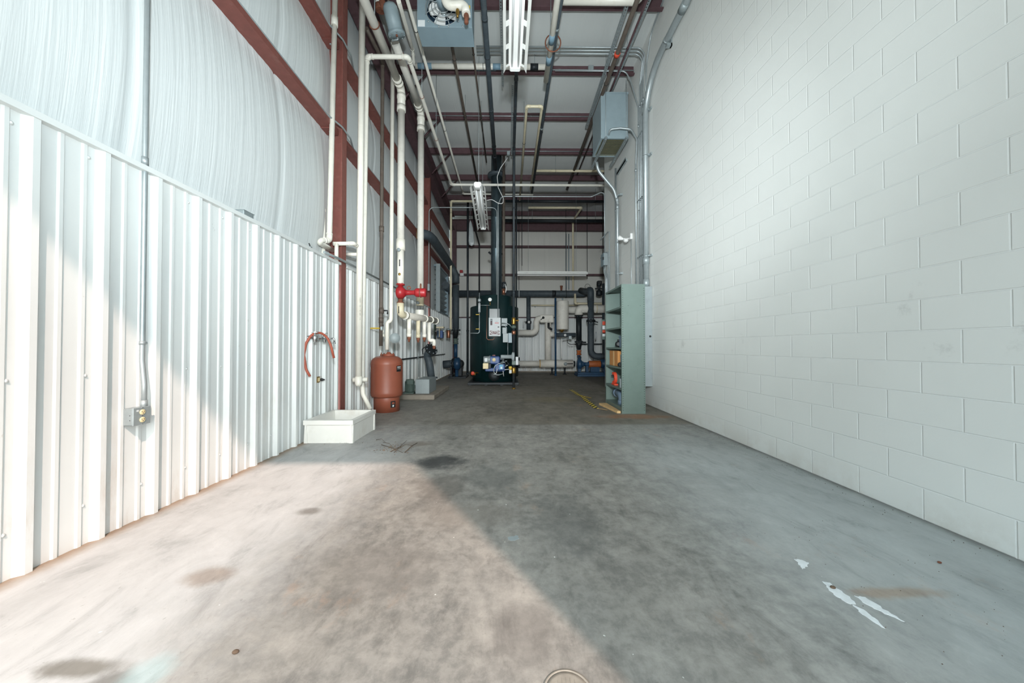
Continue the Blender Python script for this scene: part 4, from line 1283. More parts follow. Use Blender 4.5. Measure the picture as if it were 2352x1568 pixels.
t.part('lamp_head', MB().lathe([(0.02, 0.0), (0.028, 0.02), (0.05, 0.08), (0.055, 0.12), (0.05, 0.12), (0.03, 0.06)], (XR - 0.17, q.y + 0.02, q.z - 0.035), hd, 20), 'white_paint')
pipe('conduit', 'thin conduit running down from the floodlight', [(XR - 0.016, q.y, q.z - 0.05), (XR - 0.016, q.y, 2.05)], 0.009, 'emt', cat='conduit')

# small switch box and conduits near the end of the wall
q = at(1391, 598, y=9.3)
t = Thing('disconnect_box', 'dark grey electrical switch box near the end of the block wall', 'electrical box', (XR - 0.06, 9.28, q.z - 0.16))
t.part('box', MB().box((XR - 0.11, 9.16, q.z - 0.16), (XR - 0.001, 9.40, q.z + 0.17), None, 0.005), 'grey_paint')
t.part('door', MB().box((XR - 0.122, 9.15, q.z - 0.165), (XR - 0.11, 9.41, q.z + 0.175), None, 0.003), 'heater')
t.part('lever', MB().box((XR - 0.15, 9.12, q.z - 0.02), (XR - 0.122, 9.15, q.z + 0.05)), 'black')
for k in range(4):
    yy = 9.20 + 0.055 * k
    pipe('conduit', f'short conduit dropping from the dark switch box, {order[k]} counted from the door end', [(XR - 0.06, yy, q.z - 0.162), (XR - 0.055 + 0.0, yy, q.z - 0.28), (XR - 0.02, yy - 0.10 + 0.02 * k, q.z - 0.5), (XR - 0.02, yy - 0.10 + 0.02 * k, 1.9)], 0.012, 'emt', R=0.1, cat='conduit', group='conduits under the switch box')
for k in range(2):
    zz = q.z + 0.20 + 0.5 * k
    pipe('conduit', ('lower' if k == 0 else 'upper') + ' grey hook-shaped conduit beside the dark switch box', [(XR - 0.03, 9.05 - 0.12 * k, q.z - 0.9), (XR - 0.03, 9.05 - 0.12 * k, zz), (XR - 0.08, 9.25, zz - 0.05), (XR - 0.14, 9.38, zz - 0.12)], 0.013, 'grey_paint', R=0.09, cat='conduit', group='hooked conduits')
# tags on the wall end
b = MB().box((XR - 0.03, 9.485, 1.10), (XR + 0.15, 9.52, 2.0))
q = at(1387, 757, y=9.42)
t = Thing('valve_tags', 'red and white paper tags hanging at the end of the block wall', 'tag', (2.6, 9.42, 1.2))
for k, (py, m) in enumerate(((742, 'safety_orange'), (752, 'white_sticker'), (762, 'safety_orange'), (768, 'white_sticker'))):
    c_ = at(1388, py, y=9.40)
    t.part('tag', MB().box((c_.x - 0.05, 9.398, c_.z - 0.05), (c_.x + 0.03, 9.402, c_.z + 0.05)), m)
t.part('board', MB().box((at(1383, 755, y=9.42).x, 9.41, 1.30), (XR - 0.002, 9.43, 1.85)), 'shelf_green')
t.part('bracket', MB().box((XR - 0.06, 9.425, 1.5), (XR - 0.0005, 9.44, 1.6)), 'galv')

# ------------------------------------------------------------------ green shelf unit
YS, YE = 5.67, 6.62
XA, XB = 1.878, 2.267
ZT = at(1455, 652, y=YS).z
t = Thing('shelf_unit', 'tall green steel shelf unit standing by the block wall', 'shelf', ((XA + XB) / 2, (YS + YE) / 2, 0))
for y0, y1, nm in ((YS, YS + 0.003, 'near'), (YE - 0.003, YE, 'far')):
    sp = t.part('side_panel', MB().box((XA + 0.0, y0, 0.0), (XB, y1, ZT)), 'shelf_green')
for y0, y1 in ((YS - 0.001, YS + 0.033), (YE - 0.033, YE + 0.001)):
    for x0_, x1_ in ((XA - 0.002, XA + 0.001), (XB - 0.001, XB + 0.002)):
        t.part('corner_post', MB().box((x0_, y0, 0), (x1_, y1, ZT)), 'shelf_green')
mb = MB()
zz = 0.06
while zz < ZT - 0.04:
    for xx in (XA + 0.018, XB - 0.018):
        mb.box((xx - 0.006, YS - 0.0022, zz - 0.0045), (xx + 0.006, YS - 0.0005, zz + 0.0045))
    zz += 0.0381
t.part('post_slots', mb, 'shelf_hole', None, None, 'stuff')
mb = MB()
for xx in (XA + 0.11, XB - 0.08):
    mb.lathe([(0.005, 0), (0.005, 0.002)], (xx, YS, 1.79), (0, -1, 0), 8)
t.part('rivets', mb, 'shelf_hole')
t.part('back_panel', MB().box((XB - 0.002, YS + 0.004, 0.02), (XB, YE - 0.004, ZT - 0.002)), 'shelf_green')
SZ = [ZT - 0.002, 1.785, 1.445, 1.095, 0.762, 0.41, 0.095]
for z_ in SZ:
    mb = MB().box((XA + 0.004, YS + 0.004, z_ - 0.003), (XB - 0.003, YE - 0.004, z_))
    mb.box((XA + 0.002, YS + 0.004, z_ - 0.03), (XA + 0.005, YE - 0.004, z_)).box((XA + 0.005, YS + 0.004, z_ - 0.03), (XA + 0.018, YE - 0.004, z_ - 0.027))
    t.part('shelf', mb, 'shelf_green')
t.part('kick_plate', MB().box((XA + 0.006, YS + 0.004, 0.0), (XA + 0.008, YE - 0.004, 0.066)), 'shelf_green')
b = t.part('cross_brace', MB().tube([(XB - 0.006, YS + 0.02, 1.80), (XB - 0.006, YE - 0.02, 2.10)], 0.008, 4), 'shelf_green')

# things on the shelf
z_ = SZ[3]
t = Thing('hand_tool', 'black pointed pump fitting on the shelf above the cardboard box', 'tool', (2.0, 6.2, z_))
yv = 6.18
t.part('body', MB().lathe([(0.03, -0.08), (0.055, -0.06), (0.055, 0.06), (0.03, 0.08)], (1.985, yv, z_ + 0.06), (0.25, 1, 0), 18), 'black')
t.part('nozzle', MB().lathe([(0.045, 0), (0.025, 0.07), (0.012, 0.14), (0.012, 0.16)], (2.0, yv + 0.08, z_ + 0.06), (0.1, 1, 0), 16), 'black')
t.part('grip', MB().box((1.965, yv - 0.04, z_ + 0.001), (2.02, yv + 0.0, z_ + 0.05), None, 0.01), 'black')
t.part('top_knob', MB().cyl((1.985, yv, z_ + 0.11), (1.985, yv, z_ + 0.145), 0.02, 12), 'dark_iron')
t = Thing('grey_bin', 'blue-grey box on the shelf beside the black pump fitting', 'box', (2.05, 5.86, z_))
t.part('bin', MB().box((1.95, 5.70, z_ + 0.001), (2.2, 6.02, z_ + 0.17), None, 0.006), 'pvc_blue')
t.part('lid', MB().box((1.94, 5.69, z_ + 0.17), (2.21, 6.03, z_ + 0.20), None, 0.006), 'pvc_blue')
z_ = SZ[4]
t = Thing('cardboard_box', 'brown cardboard carton on the middle of the green shelf', 'box', (2.0, 6.25, z_))
t.part('carton', MB().box((1.92, 6.02, z_ + 0.001), (2.2, 6.50, z_ + 0.27), None, 0.004), 'cardboard')
t.part('flap', MB().box((1.922, 6.03, z_ + 0.27), (2.06, 6.49, z_ + 0.274)), 'cardboard')
t.part('packing_tape', MB().box((1.918, 6.22, z_ + 0.002), (1.9205, 6.28, z_ + 0.268)), 'wood')
t = Thing('grey_canister', 'grey canister on the shelf in front of the cardboard carton', 'container', (2.0, 5.85, z_))
t.part('body', MB().lathe([(0.075, 0), (0.08, 0.01), (0.08, 0.20), (0.07, 0.215), (0.0, 0.22)], (2.0, 5.86, z_ + 0.001), (0, 0, 1), 24), 'pvc_blue')
t.part('rim', MB().ring((2.0, 5.86, z_ + 0.205), (0, 0, 1), 0.08, 0.006, 24, 6), 'grey_paint')
t = Thing('pipe_fitting', 'small black and chrome pipe fitting beside the grey canister', 'fitting', (1.9, 5.95, z_))
t.part('body', MB().lathe([(0.03, 0), (0.04, 0.01), (0.04, 0.05), (0.03, 0.06)], (1.905, 5.80, z_ + 0.041), (0, 1, 0), 16), 'black')
t.part('chrome_ring', MB().ring((1.905, 5.86, z_ + 0.041), (0, 1, 0), 0.03, 0.009, 18, 8), 'chrome')
z_ = SZ[5]
t = Thing('pipe_clamp', 'orange-red C-shaped clamp standing on the lower green shelf', 'clamp', (1.95, 6.3, z_))
cz = z_ + 0.13
pts = [Vector((1.94, 6.28 + 0.10 * math.cos(a_), cz + 0.105 * math.sin(a_))) for a_ in [math.radians(v) for v in range(50, 316, 19)]]
mb = MB()
for i in range(len(pts) - 1):
    pass
c0 = Vector((1.94, 6.28, cz))
inn = [c0 + (p - c0) * 0.62 for p in pts]
n = len(pts)
vs_ = [p - Vector((0.025, 0, 0)) for p in pts] + [p - Vector((0.025, 0, 0)) for p in inn] + [p + Vector((0.025, 0, 0)) for p in pts] + [p + Vector((0.025, 0, 0)) for p in inn]
fs = []
for i in range(n - 1):
    fs += [(i, i + 1, n + i + 1, n + i), (2 * n + i, 3 * n + i, 3 * n + i + 1, 2 * n + i + 1), (i, 2 * n + i, 2 * n + i + 1, i + 1), (n + i, n + i + 1, 3 * n + i + 1, 3 * n + i)]
fs += [(0, n, 3 * n, 2 * n), (n - 1, 3 * n - 1, 4 * n - 1, 2 * n - 1)]
mb.add(vs_, fs)
t.part('jaw', mb, 'safety_orange')
t.part('foot', MB().box((1.905, 6.16, z_ + 0.001), (1.975, 6.34, z_ + 0.03), None, 0.006), 'safety_orange')
t.part('bolt', MB().cyl((1.91, 6.37, cz + 0.03), (1.97, 6.37, cz + 0.03), 0.01, 10), 'black')
t = Thing('grey_bin', 'grey tray of parts on the lower green shelf behind the tin can', 'box', (2.08, 5.95, z_))
t.part('bin', MB().box((1.98, 5.80, z_ + 0.001), (2.22, 6.12, z_ + 0.14), None, 0.006), 'pvc_blue')
t.part('contents', MB().cyl((2.0, 5.84, z_ + 0.165), (2.2, 6.06, z_ + 0.165), 0.028, 14), 'pvc_blue')
t = Thing('tin_can', 'dull metal tin can on the lower green shelf', 'can', (1.93, 5.80, z_))
t.part('can', MB().lathe([(0.043, 0), (0.045, 0.004), (0.045, 0.15), (0.043, 0.155), (0.0, 0.153)], (1.935, 5.83, z_ + 0.001), (0, 0, 1), 24), 'galv')
mb = MB()
mb.ring((1.935, 5.83, z_ + 0.05), (0, 0, 1), 0.0455, 0.002, 24, 6)
t.part('bead', mb, 'galv')
z_ = SZ[6]
t = Thing('elbow_fitting', 'large blue-grey plastic pipe elbow on the bottom green shelf', 'fitting', (1.98, 6.1, z_))
t.part('elbow', MB().tube([(2.0, 6.36, z_ + 0.17), (2.0, 6.02, z_ + 0.17), (2.0, 6.02, z_ + 0.002)], 0.068, 22, 0.13), 'pvc_blue')
t.part('socket', MB().cyl((2.0, 6.36, z_ + 0.17), (2.0, 6.26, z_ + 0.17), 0.078, 22), 'pvc_blue')
t.part('socket', MB().cyl((2.0, 6.02, z_ + 0.002), (2.0, 6.02, z_ + 0.075), 0.078, 22), 'pvc_blue')
t = Thing('pipe_fitting', 'grey tee fitting behind the blue-grey elbow on the bottom shelf', 'fitting', (2.0, 5.80, z_))
t.part('run', MB().cyl((1.96, 5.80, z_ + 0.062), (2.2, 5.80, z_ + 0.062), 0.06, 20), 'pvc_blue')
t.part('branch', MB().cyl((2.08, 5.80, z_ + 0.062), (2.08, 5.80, z_ + 0.17), 0.05, 20), 'pvc_blue')

# boards on the floor in front of the shelf
a, c, d, e = at(1377, 926, z=0.035), at(1392, 926, z=0.035), at(1430, 940, z=0.035), at(1413, 941, z=0.035)
b = MB()
P4 = [a, c, d, e]
P4 = [Vector((1.83, 6.28, 0)), Vector((1.87, 6.31, 0)), Vector((1.872, 5.70, 0)), Vector((1.75, 5.70, 0))]
P4 = [Vector((at(1376, 925, z=0.038).x, at(1376, 925, z=0.038).y, 0)), Vector((1.868, at(1376, 925, z=0.038).y, 0)), Vector((1.868, 5.71, 0)), Vector((at(1413, 941, z=0.038).x, 5.71, 0))]
b.add([p + Vector((0, 0, 0.001)) for p in P4] + [p + Vector((0, 0, 0.038)) for p in P4], [(3, 2, 1, 0), (4, 5, 6, 7), (0, 1, 5, 4), (1, 2, 6, 5), (2, 3, 7, 6), (3, 0, 4, 7)])
single('timber_board', b, 'wood', 'pale timber board lying on the floor against the foot of the green shelf', 'board')

# black and yellow hazard tape on the floor
def tape_mat():
    t = NT('hazard_tape')
    s = t.sep()
    f = t.math('FRACT', t.math('MULTIPLY', t.math('ADD', s[0], t.math('MULTIPLY', s[1], -0.7)), 9.0))
    t.col(t.ramp(f, [(0.49, lin('#1c1b16')), (0.51, lin('#d8c040'))]))
    return t.fin(0.5)
M['tape'] = tape_mat()
def ribbon(pts, w, m, nm, label, cat, lift=0.004):
    mb = MB()
    L, n = [], len(pts)
    for i in range(n):
        d = (pts[min(i + 1, n - 1)] - pts[max(i - 1, 0)]).normalized()
        s_ = Vector((-d.y, d.x, 0)).normalized() * w / 2
        zz = Vector((0, 0, lift + 0.006 * abs(math.sin(i * 1.7))))
        L += [pts[i] + s_ + zz, pts[i] - s_ + zz, pts[i] - s_ + zz - Vector((0, 0, 0.003)), pts[i] + s_ + zz - Vector((0, 0, 0.003))]
    fs = []
    for i in range(n - 1):
        for k in range(4):
            fs.append((4 * i + k, 4 * i + (k + 1) % 4, 4 * i + 4 + (k + 1) % 4, 4 * i + 4 + k))
    fs += [(0, 3, 2, 1), (4 * n - 4, 4 * n - 3, 4 * n - 2, 4 * n - 1)]
    mb.add(L, fs)
    return single(nm, mb, m, label, cat)
tp = [at(x, y, z=0) for x, y in ((1311, 895), (1320, 901), (1329, 907), (1338, 911), (1346, 919), (1356, 927), (1370, 938))]
ribbon(tp, 0.085, 'tape', 'hazard_tape', 'strip of black and yellow hazard tape loose on the concrete floor', 'tape')
tp = [at(x, y, z=0) for x, y in ((1334, 909), (1348, 913), (1358, 915))]
ribbon(tp, 0.02, 'yellow', 'tape_end', 'thin twisted yellow tail beside the hazard tape', 'tape', 0.012)
tp = [at(x, y, z=0) for x, y in ((1372, 938), (1382, 940), (1395, 942))]
ribbon(tp, 0.03, 'wood', 'paper_strip', 'thin tan strip on the floor between the hazard tape and the timber board', 'strip', 0.005)

# ================================================================== CEILING PIPES, LIGHTS, HEATER
def hung(t, x, z, ys_, r, m='galv', strap='dark_iron'):
    for y in ys_:
        h = t.part('hanger', MB().ring((x, y, z), (0, 1, 0), r * 1.1, 0.005, 20, 6), strap)
        t.part('hanger_rod', MB().cyl((x, y, z + r), (x, y, zc(y) - 0.03), 0.005, 6), m, h)

def run(label, x, Zh, y0, y1, r, m, ys_=(), name='ceiling_pipe', **kw):
    t = pipe(name, label, [(x, y0, H + Zh), (x, y1, H + Zh)], r, m, **kw)
    hung(t, x, H + Zh, ys_, r)
    return t
run('dark grey pipe along the ceiling left of the near strip light', -0.385, 5.28, 3.0, 11.2, 0.048, 'slate_pipe', (6.2, 9.0), collars=((0, 0.30), (0, 0.56), (0, 0.79)), collar_m='slate_pipe', cr=1.08)
# gas line: along the ceiling then down to the floor in front of the boiler
Yg2 = 8.97
gx = at(1178, 880, y=Yg2).x
gz = H + 5.18
t = pipe('gas_line', 'dark gas pipe along the ceiling that drops to the floor in front of the boiler', [(gx + 0.035, 3.0, gz), (gx + 0.03, Yg2, gz), (gx + 0.02, Yg2, 0.0)], 0.034, 'black_pipe', R=0.06, elbow=[1], collars=((0, 0.6), (1, 0.25), (1, 0.6)), collar_m='black_pipe')
hung(t, gx + 0.032, gz, (5.6, 7.6), 0.034)
gxx = gx + 0.022
def gzp(py): return at(1178, py, y=Yg2).z
t.part('floor_flange', MB().lathe([(0.05, 0), (0.05, 0.02), (0.038, 0.025), (0.038, 0.04)], (gxx, Yg2, 0.0), (0, 0, 1), 18), 'brass')
cv = t.part('brass_valve', MB().lathe([(0.05, 0), (0.055, 0.02), (0.05, 0.06), (0.062, 0.10), (0.05, 0.14), (0.055, 0.18)], (gxx, Yg2, gzp(745)), (0, 0, 1), 18), 'brass')
t.part('valve_stem', MB().cyl((gxx, Yg2, gzp(736)), (gxx + 0.10, Yg2 - 0.02, gzp(736)), 0.014, 10).sphere((gxx + 0.11, Yg2 - 0.02, gzp(736)), 0.026), 'brass', cv)
t.part('union', MB().lathe([(0.045, 0), (0.07, 0.02), (0.07, 0.05), (0.045, 0.08)], (gxx, Yg2, gzp(754)), (0, 0, 1), 12), 'motor_green')
t.part('union', MB().lathe([(0.045, 0), (0.055, 0.02), (0.055, 0.08), (0.045, 0.10)], (gxx, Yg2, gzp(768)), (0, 0, 1), 12), 'copper')
rg = t.part('regulator', MB().lathe([(0.0, -0.03), (0.12, -0.03), (0.125, 0.0), (0.12, 0.03), (0.05, 0.05), (0.05, 0.30), (0.045, 0.33), (0.0, 0.33)], (gxx - 0.01, Yg2, gzp(819)), (-1, 0.0, 0), 26), 'grey_paint')
t.part('valve_cluster', MB().box((gxx - 0.05, Yg2 - 0.05, gzp(838)), (gxx + 0.05, Yg2 + 0.05, gzp(828)), None, 0.01), 'motor_green')
t.part('meter_box', MB().box((gxx + 0.05, Yg2 - 0.03, gzp(838)), (gxx + 0.12, Yg2 + 0.05, gzp(819)), None, 0.005), 'panel_grey')
t.part('solenoid', MB().lathe([(0.055, 0), (0.06, 0.02), (0.06, 0.13), (0.045, 0.16)], (gxx, Yg2, gzp(857)), (0, 0, 1), 14), 'brass')
t.part('side_fitting', MB().box((gxx - 0.13, Yg2 - 0.03, gzp(846)), (gxx - 0.05, Yg2 + 0.03, gzp(841)), None, 0.008).cyl((gxx - 0.09, Yg2, gzp(858)), (gxx - 0.09, Yg2, gzp(844)), 0.022, 10), 'yellow')
t.part('white_cap', MB().box((gxx - 0.12, Yg2 - 0.035, gzp(857)), (gxx - 0.055, Yg2 + 0.02, gzp(849)), None, 0.005), 'panel_grey')

run('slate grey pipe along the ceiling right of the near strip light', 0.795, 5.23, 3.0, 11.6, 0.034, 'slate_pipe', (5.9, 8.3, 10.4), collars=((0, 0.30), (0, 0.6)), collar_m='grey_paint', cr=1.12)
t = run('white plastic pipe with blue-grey bands beside the slate ceiling pipe', 0.715, 5.08, 3.0, 6.5, 0.047, 'pvc', (), collars=((0, 0.74), (0, 0.86)), collar_m='tape_grey', cr=1.04, cl=0.17)
b = t.part('hanger', MB().ring((0.755, 5.75, H + 5.15), (0, 1, 0.2), 0.13, 0.011, 26, 6), 'rust')
t.part('hanger_rod', MB().cyl((0.72, 5.75, H + 5.28), (0.72, 5.75, zc(5.75) - 0.03), 0.006, 6), 'galv', b)
t = run('brown steel pipe with an orange coupling, running over the transformer', 1.99, 5.35, 3.0, 11.6, 0.04, 'brown_pipe', (6.9,), collars=((0, 0.372),), collar_m='safety_orange', cr=1.3, cl=0.07)
run('thin dark red pipe at the roof, between the long slotted struts and the block wall', 2.22, 5.55, 3.0, 11.0, 0.018, 'redsteel_dk', (6.3,))
run('brown steel pipe along the ceiling right of the unit heater', -1.02, 5.40, 4.2, 11.4, 0.028, 'brown_pipe', (6.4, 8.0))
run('thin brown pipe along the ceiling, between the brown pipe and the dark grey pipe', -0.66, 5.5, 5.0, 10.2, 0.018, 'brown_pipe', (6.4, 8.2))
# white line running from the top of the photo to the back, then across
xr_ = -1.605
pts = [(xr_, 3.4, H + 5.5), (xr_, 12.15, H + 5.42), (0.88, 12.15, H + 5.40)]
t = pipe('white_line', 'slim white pipe angling back beside the unit heater and turning across at the ceiling', pts, 0.028, 'pvc', R=0.06, elbow=[1])
hung(t, xr_, H + 5.475, (5.9,), 0.028)
hung(t, xr_, H + 5.452, (8.6,), 0.028)
# U shaped cream line
pts = [(0.372, 11.4, H + 4.88), (0.372, 6.94, H + 4.9), (0.685, 6.94, H + 4.9), (0.685, 10.6, H + 4.88)]
t = pipe('cream_line', 'cream pipe bent in a U under the ceiling beside the slate pipe', pts, 0.027, 'pvc_cream', R=0.04, elbow=[1, 2])
hung(t, 0.372, H + 4.89, (8.2, 10.0), 0.027)
# small bent line feeding the banded white pipe across the room
hzw = at(1000, 152, y=6.88).z
pts = [(at(918, 10, y=5.0).x, 4.95, at(918, 10, y=5.0).z), at(948, 116, y=6.80), (at(951, 150, y=6.88).x, 6.88, hzw), (at(990, 152, y=6.88).x, 6.88, hzw)]
pipe('pvc_line', 'slim white pipe bending down behind the grey hanging tank', pts, 0.032, 'pvc', R=0.08, elbow=[1])
xa, xb = at(954, 152, y=6.88).x, at(1262, 152, y=6.88).x
t = pipe('cross_pipe', 'white pipe with blue-grey bands crossing the room in front of a purlin', [(xa, 6.88, hzw), (xb, 6.88, hzw)], 0.052, 'pvc', n=20)
for p0, p1 in ((960, 992), (1132, 1150)):
    t.part('tape_band', MB().cyl((at(p0, 152, y=6.88).x, 6.88, hzw), (at(p1, 152, y=6.88).x, 6.88, hzw), 0.055, 20), 'tape_grey')
t.part('fernco_coupling', MB().cyl((at(1218, 152, y=6.88).x, 6.88, hzw), (at(1236, 152, y=6.88).x, 6.88, hzw), 0.060, 20), 'dark_iron')
for px in (976, 1110, 1228):
    xx = at(px, 152, y=6.88).x
    h = t.part('hanger', MB().ring((xx, 6.88, hzw), (1, 0, 0), 0.057, 0.006, 22, 6), 'rust' if px == 976 else 'dark_iron')
    t.part('hanger_rod', MB().cyl((xx, 6.88, hzw + 0.055), (xx, 6.88, zc(6.88) - 0.03), 0.005, 6), 'galv', h)
# white pipe at the very top
zz = at(1380, 3, y=5.46).z
pipe('cross_pipe', 'thick white pipe crossing the top edge near the block wall', [(at(1285, 3, y=5.46).x, 5.46, zz + 0.01), (at(1466, 3, y=5.46).x, 5.46, zz + 0.01), (at(1466, 3, y=5.46).x + 0.02, 4.7, zz + 0.02)], 0.062, 'pvc', R=0.09, n=20)
# cross pipes farther back
def cross(label, px0, px1, py, y, r, m, name='cross_pipe'):
    z = at(1200, py, y=y).z
    x0_, x1_ = at(px0, py, y=y).x, at(px1, py, y=y).x
    t = pipe(name, label, [(x0_, y, z), (x1_, y, z)], r, m)
    n = 2
    for k in range(n):
        xx = x0_ + (x1_ - x0_) * (k + 0.5) / n
        h = t.part('hanger', MB().ring((xx, y, z), (1, 0, 0), r * 1.1, 0.005, 18, 6), 'dark_iron')
        t.part('hanger_rod', MB().cyl((xx, y, z + r), (xx, y, zc(y) - 0.03), 0.005, 6), 'galv', h)
    return t
cross('cream pipe crossing high behind the transformer', 1228, 1420, 392, 10.35, 0.038, 'pvc_cream')
zq = at(1300, 477, y=12.9).z
pts = [at(1213, 477, y=12.9), at(1336, 477, y=12.9), at(1316, 507, y=14.43), at(1314, 670, y=14.43)]
pts[3].x = pts[2].x
pipe('cream_line', 'cream pipe across the back ceiling that turns down the back wall', pts, 0.042, 'pvc_cream', R=0.07, elbow=[1, 2])
cross('black pipe crossing the back ceiling in front of the girder', 1150, 1440, 507, 13.6, 0.065, 'dark_iron')
cross('thin black pipe crossing the back ceiling over the boiler flue', 1150, 1440, 462, 12.4, 0.05, 'dark_iron')
cross('pale grey pipe crossing the back ceiling below the black pipe', 1150, 1440, 501, 14.1, 0.03, 'pvc_grey')
# cream vertical on the left
Yv = 12.0
pts = [at(1090, 462, y=Yv), at(1036, 462, y=Yv), at(1036, 757, y=Yv), at(1024, 757, y=Yv)]
pts[2].x = pts[1].x
pipe('cream_line', 'cream pipe standing in front of the far left corner', pts, 0.038, 'pvc_cream', R=0.06, elbow=[1, 2])
# thin conduits around the boiler
Yb0 = 9.55
pts = [at(1144, 728, y=Yb0), at(1144, 470, y=Yb0), at(1152, 449, y=Yb0), Vector((at(1360, 449, y=Yb0).x, Yb0, at(1152, 449, y=Yb0).z)), Vector((XR - 0.10, 9.44, at(1385, 440, y=9.4).z)), Vector((XR - 0.02, 9.40, at(1391, 445, y=9.4).z)), Vector((XR - 0.02, 9.40, at(1391, 580, y=9.4).z))]
pts[0].x = pts[1].x
pts[3].y = 9.6; pts[2].y = 9.6
pipe('conduit', 'thin conduit from the boiler panel up and across to the block wall', pts, 0.015, 'emt', R=0.13, cat='conduit')
zr = at(1060, 476.5, y=9.9).z
pts = [Vector((-2.30, 9.9, at(979, 655, y=9.9).z)), Vector((-2.30, 9.9, zr)), Vector((at(1141, 476, y=9.9).x, 9.9, zr)), Vector((at(1141, 476, y=9.9).x, 9.9, at(1141, 690, y=9.9).z))]
pipe('conduit', 'thin conduit rising on the left wall and crossing to the boiler flue', pts, 0.013, 'emt', R=0.14, cat='conduit', straps=((0, 0.3, (-1, 0, 0)), (0, 0.6, (-1, 0, 0))))
b = MB().box((-2.33, 9.86, at(979, 668, y=9.9).z), (-2.27, 9.94, at(979, 652, y=9.9).z), None, 0.004)
single('junction_box', b, 'galv', 'small grey box at the foot of the thin conduit beside the red pump', 'electrical box')
# conduits on the purlins
for y, px1, px0, nm in ((PUR[2], 1460, 1210, 'nearest purlin in the photo'), (PUR[3], 1365, 1000, 'second purlin in the photo'), (PUR[4], 1362, 1090, 'third purlin in the photo')):
    z = zp(y) + 0.10
    x1 = at(px1, 200, y=y).x
    x0_ = at(px0, 200, y=y).x
    t = pipe('conduit', f'thin conduit along the {nm}', [(x0_, y - 0.018, z), (x1, y - 0.018, z)], 0.012, 'emt', cat='conduit', group='conduits on the purlins', collars=((0, 0.3), (0, 0.6)))
b = MB().box((at(1350, 135, y=PUR[2]).x, PUR[2] - 0.06, zp(PUR[2]) + 0.07), (at(1362, 135, y=PUR[2]).x, PUR[2] - 0.001, zp(PUR[2]) + 0.175), None, 0.004)
single('junction_box', b, 'galv', 'small grey junction box on the purlin right of the near strip light', 'electrical box')
b = MB().box((at(1092, 135, y=PUR[2]).x, PUR[2] - 0.09, zp(PUR[2]) + 0.03), (at(1140, 135, y=PUR[2]).x, PUR[2] - 0.001, zp(PUR[2]) + 0.13), None, 0.006)
single('switch_box', b, 'heater', 'blue-grey box on the purlin behind the dark grey ceiling pipe', 'electrical box')
# slender rods and a perforated strip beside the gas line
strut('roof_strut', 'slotted strut along the ceiling beside the dark gas pipe', (gx - 0.03, 6.9, H + 5.3), (gx - 0.03, 9.3, H + 5.22), 0.041, 0.041)
strut('roof_strut', 'slotted blue-grey strut along the ceiling left of the near strip light', (-0.13, 3.2, H + 5.42), (-0.12, 7.1, H + 5.42), 0.041, 0.041)

# ------------------------------------------------------------------ unit heater
Y0, Y1 = 5.04, 5.37
xa, xb = at(958, 62, y=Y0).x, at(1084, 62, y=Y0).x
zb_ = at(1020, 62, y=Y0).z
ztp = zb_ + 0.80
t = Thing('unit_heater', 'blue-grey unit heater with a round fan grille hung at the ceiling', 'heater', ((xa + xb) / 2, (Y0 + Y1) / 2, zb_))
# front face with a round opening
cx, czf, R_ = at(1018, 20, y=Y0).x, at(1018, 19, y=Y0).z, 0.262
mb = MB()
N = 48
front, circ = [], []
def edge(an):
    dx, dz = math.cos(an), math.sin(an)
    k = 1e9
    if dx > 1e-6: k = min(k, (xb - cx) / dx)
    if dx < -1e-6: k = min(k, (xa - cx) / dx)
    if dz > 1e-6: k = min(k, (ztp - czf) / dz)
    if dz < -1e-6: k = min(k, (zb_ - czf) / dz)
    return cx + dx * k, czf + dz * k
angs = sorted([2 * PI * k / N for k in range(N)] + [math.atan2(z - czf, x - cx) % (2 * PI) for x in (xa, xb) for z in (zb_, ztp)])
n = len(angs)
vs_ = []
for an in angs:
    ex, ez = edge(an)
    vs_ += [(ex, Y0, ez), (cx + R_ * math.cos(an), Y0, czf + R_ * math.sin(an)), (cx + R_ * 0.97 * math.cos(an), Y0 + 0.06, czf + R_ * 0.97 * math.sin(an))]
fs = []
for k in range(n):
    j = (k + 1) % n
    fs += [(3 * k, 3 * j, 3 * j + 1, 3 * k + 1), (3 * k + 1, 3 * j + 1, 3 * j + 2, 3 * k + 2)]
mb.add(vs_, fs)
t.part('front_panel', mb, 'heater')
mb = MB().box((xa, Y0 + 0.002, zb_), (xa + 0.004, Y1, ztp)).box((xb - 0.004, Y0 + 0.002, zb_), (xb, Y1, ztp)).box((xa + 0.004, Y0 + 0.002, ztp - 0.004), (xb - 0.004, Y1, ztp)).box((xa + 0.004, Y1 - 0.004, zb_), (xb - 0.004, Y1, ztp - 0.004))
t.part('casing', mb, 'heater')
t.part('bottom_panel', MB().box((xa - 0.006, Y0 - 0.004, zb_ - 0.006), (xb + 0.006, Y1 + 0.004, zb_), None, 0.002), 'heater')
t.part('coil', MB().box((xa + 0.01, Y1 - 0.12, zb_ + 0.01), (xb - 0.01, Y1 - 0.02, ztp - 0.01)), 'heater_dark')
t.part('motor', MB().lathe([(0.0, -0.10), (0.07, -0.10), (0.085, -0.07), (0.085, 0.05), (0.06, 0.06), (0.0, 0.06)], (cx - 0.01, Y0 - 0.02, czf + 0.07), (0, 1, 0), 24), 'heater')
fan = t.part('fan_hub', MB().lathe([(0.0, 0.0), (0.05, 0.0), (0.05, 0.05), (0.0, 0.05)], (cx, Y0 + 0.05, czf), (0, 1, 0), 20), 'galv')
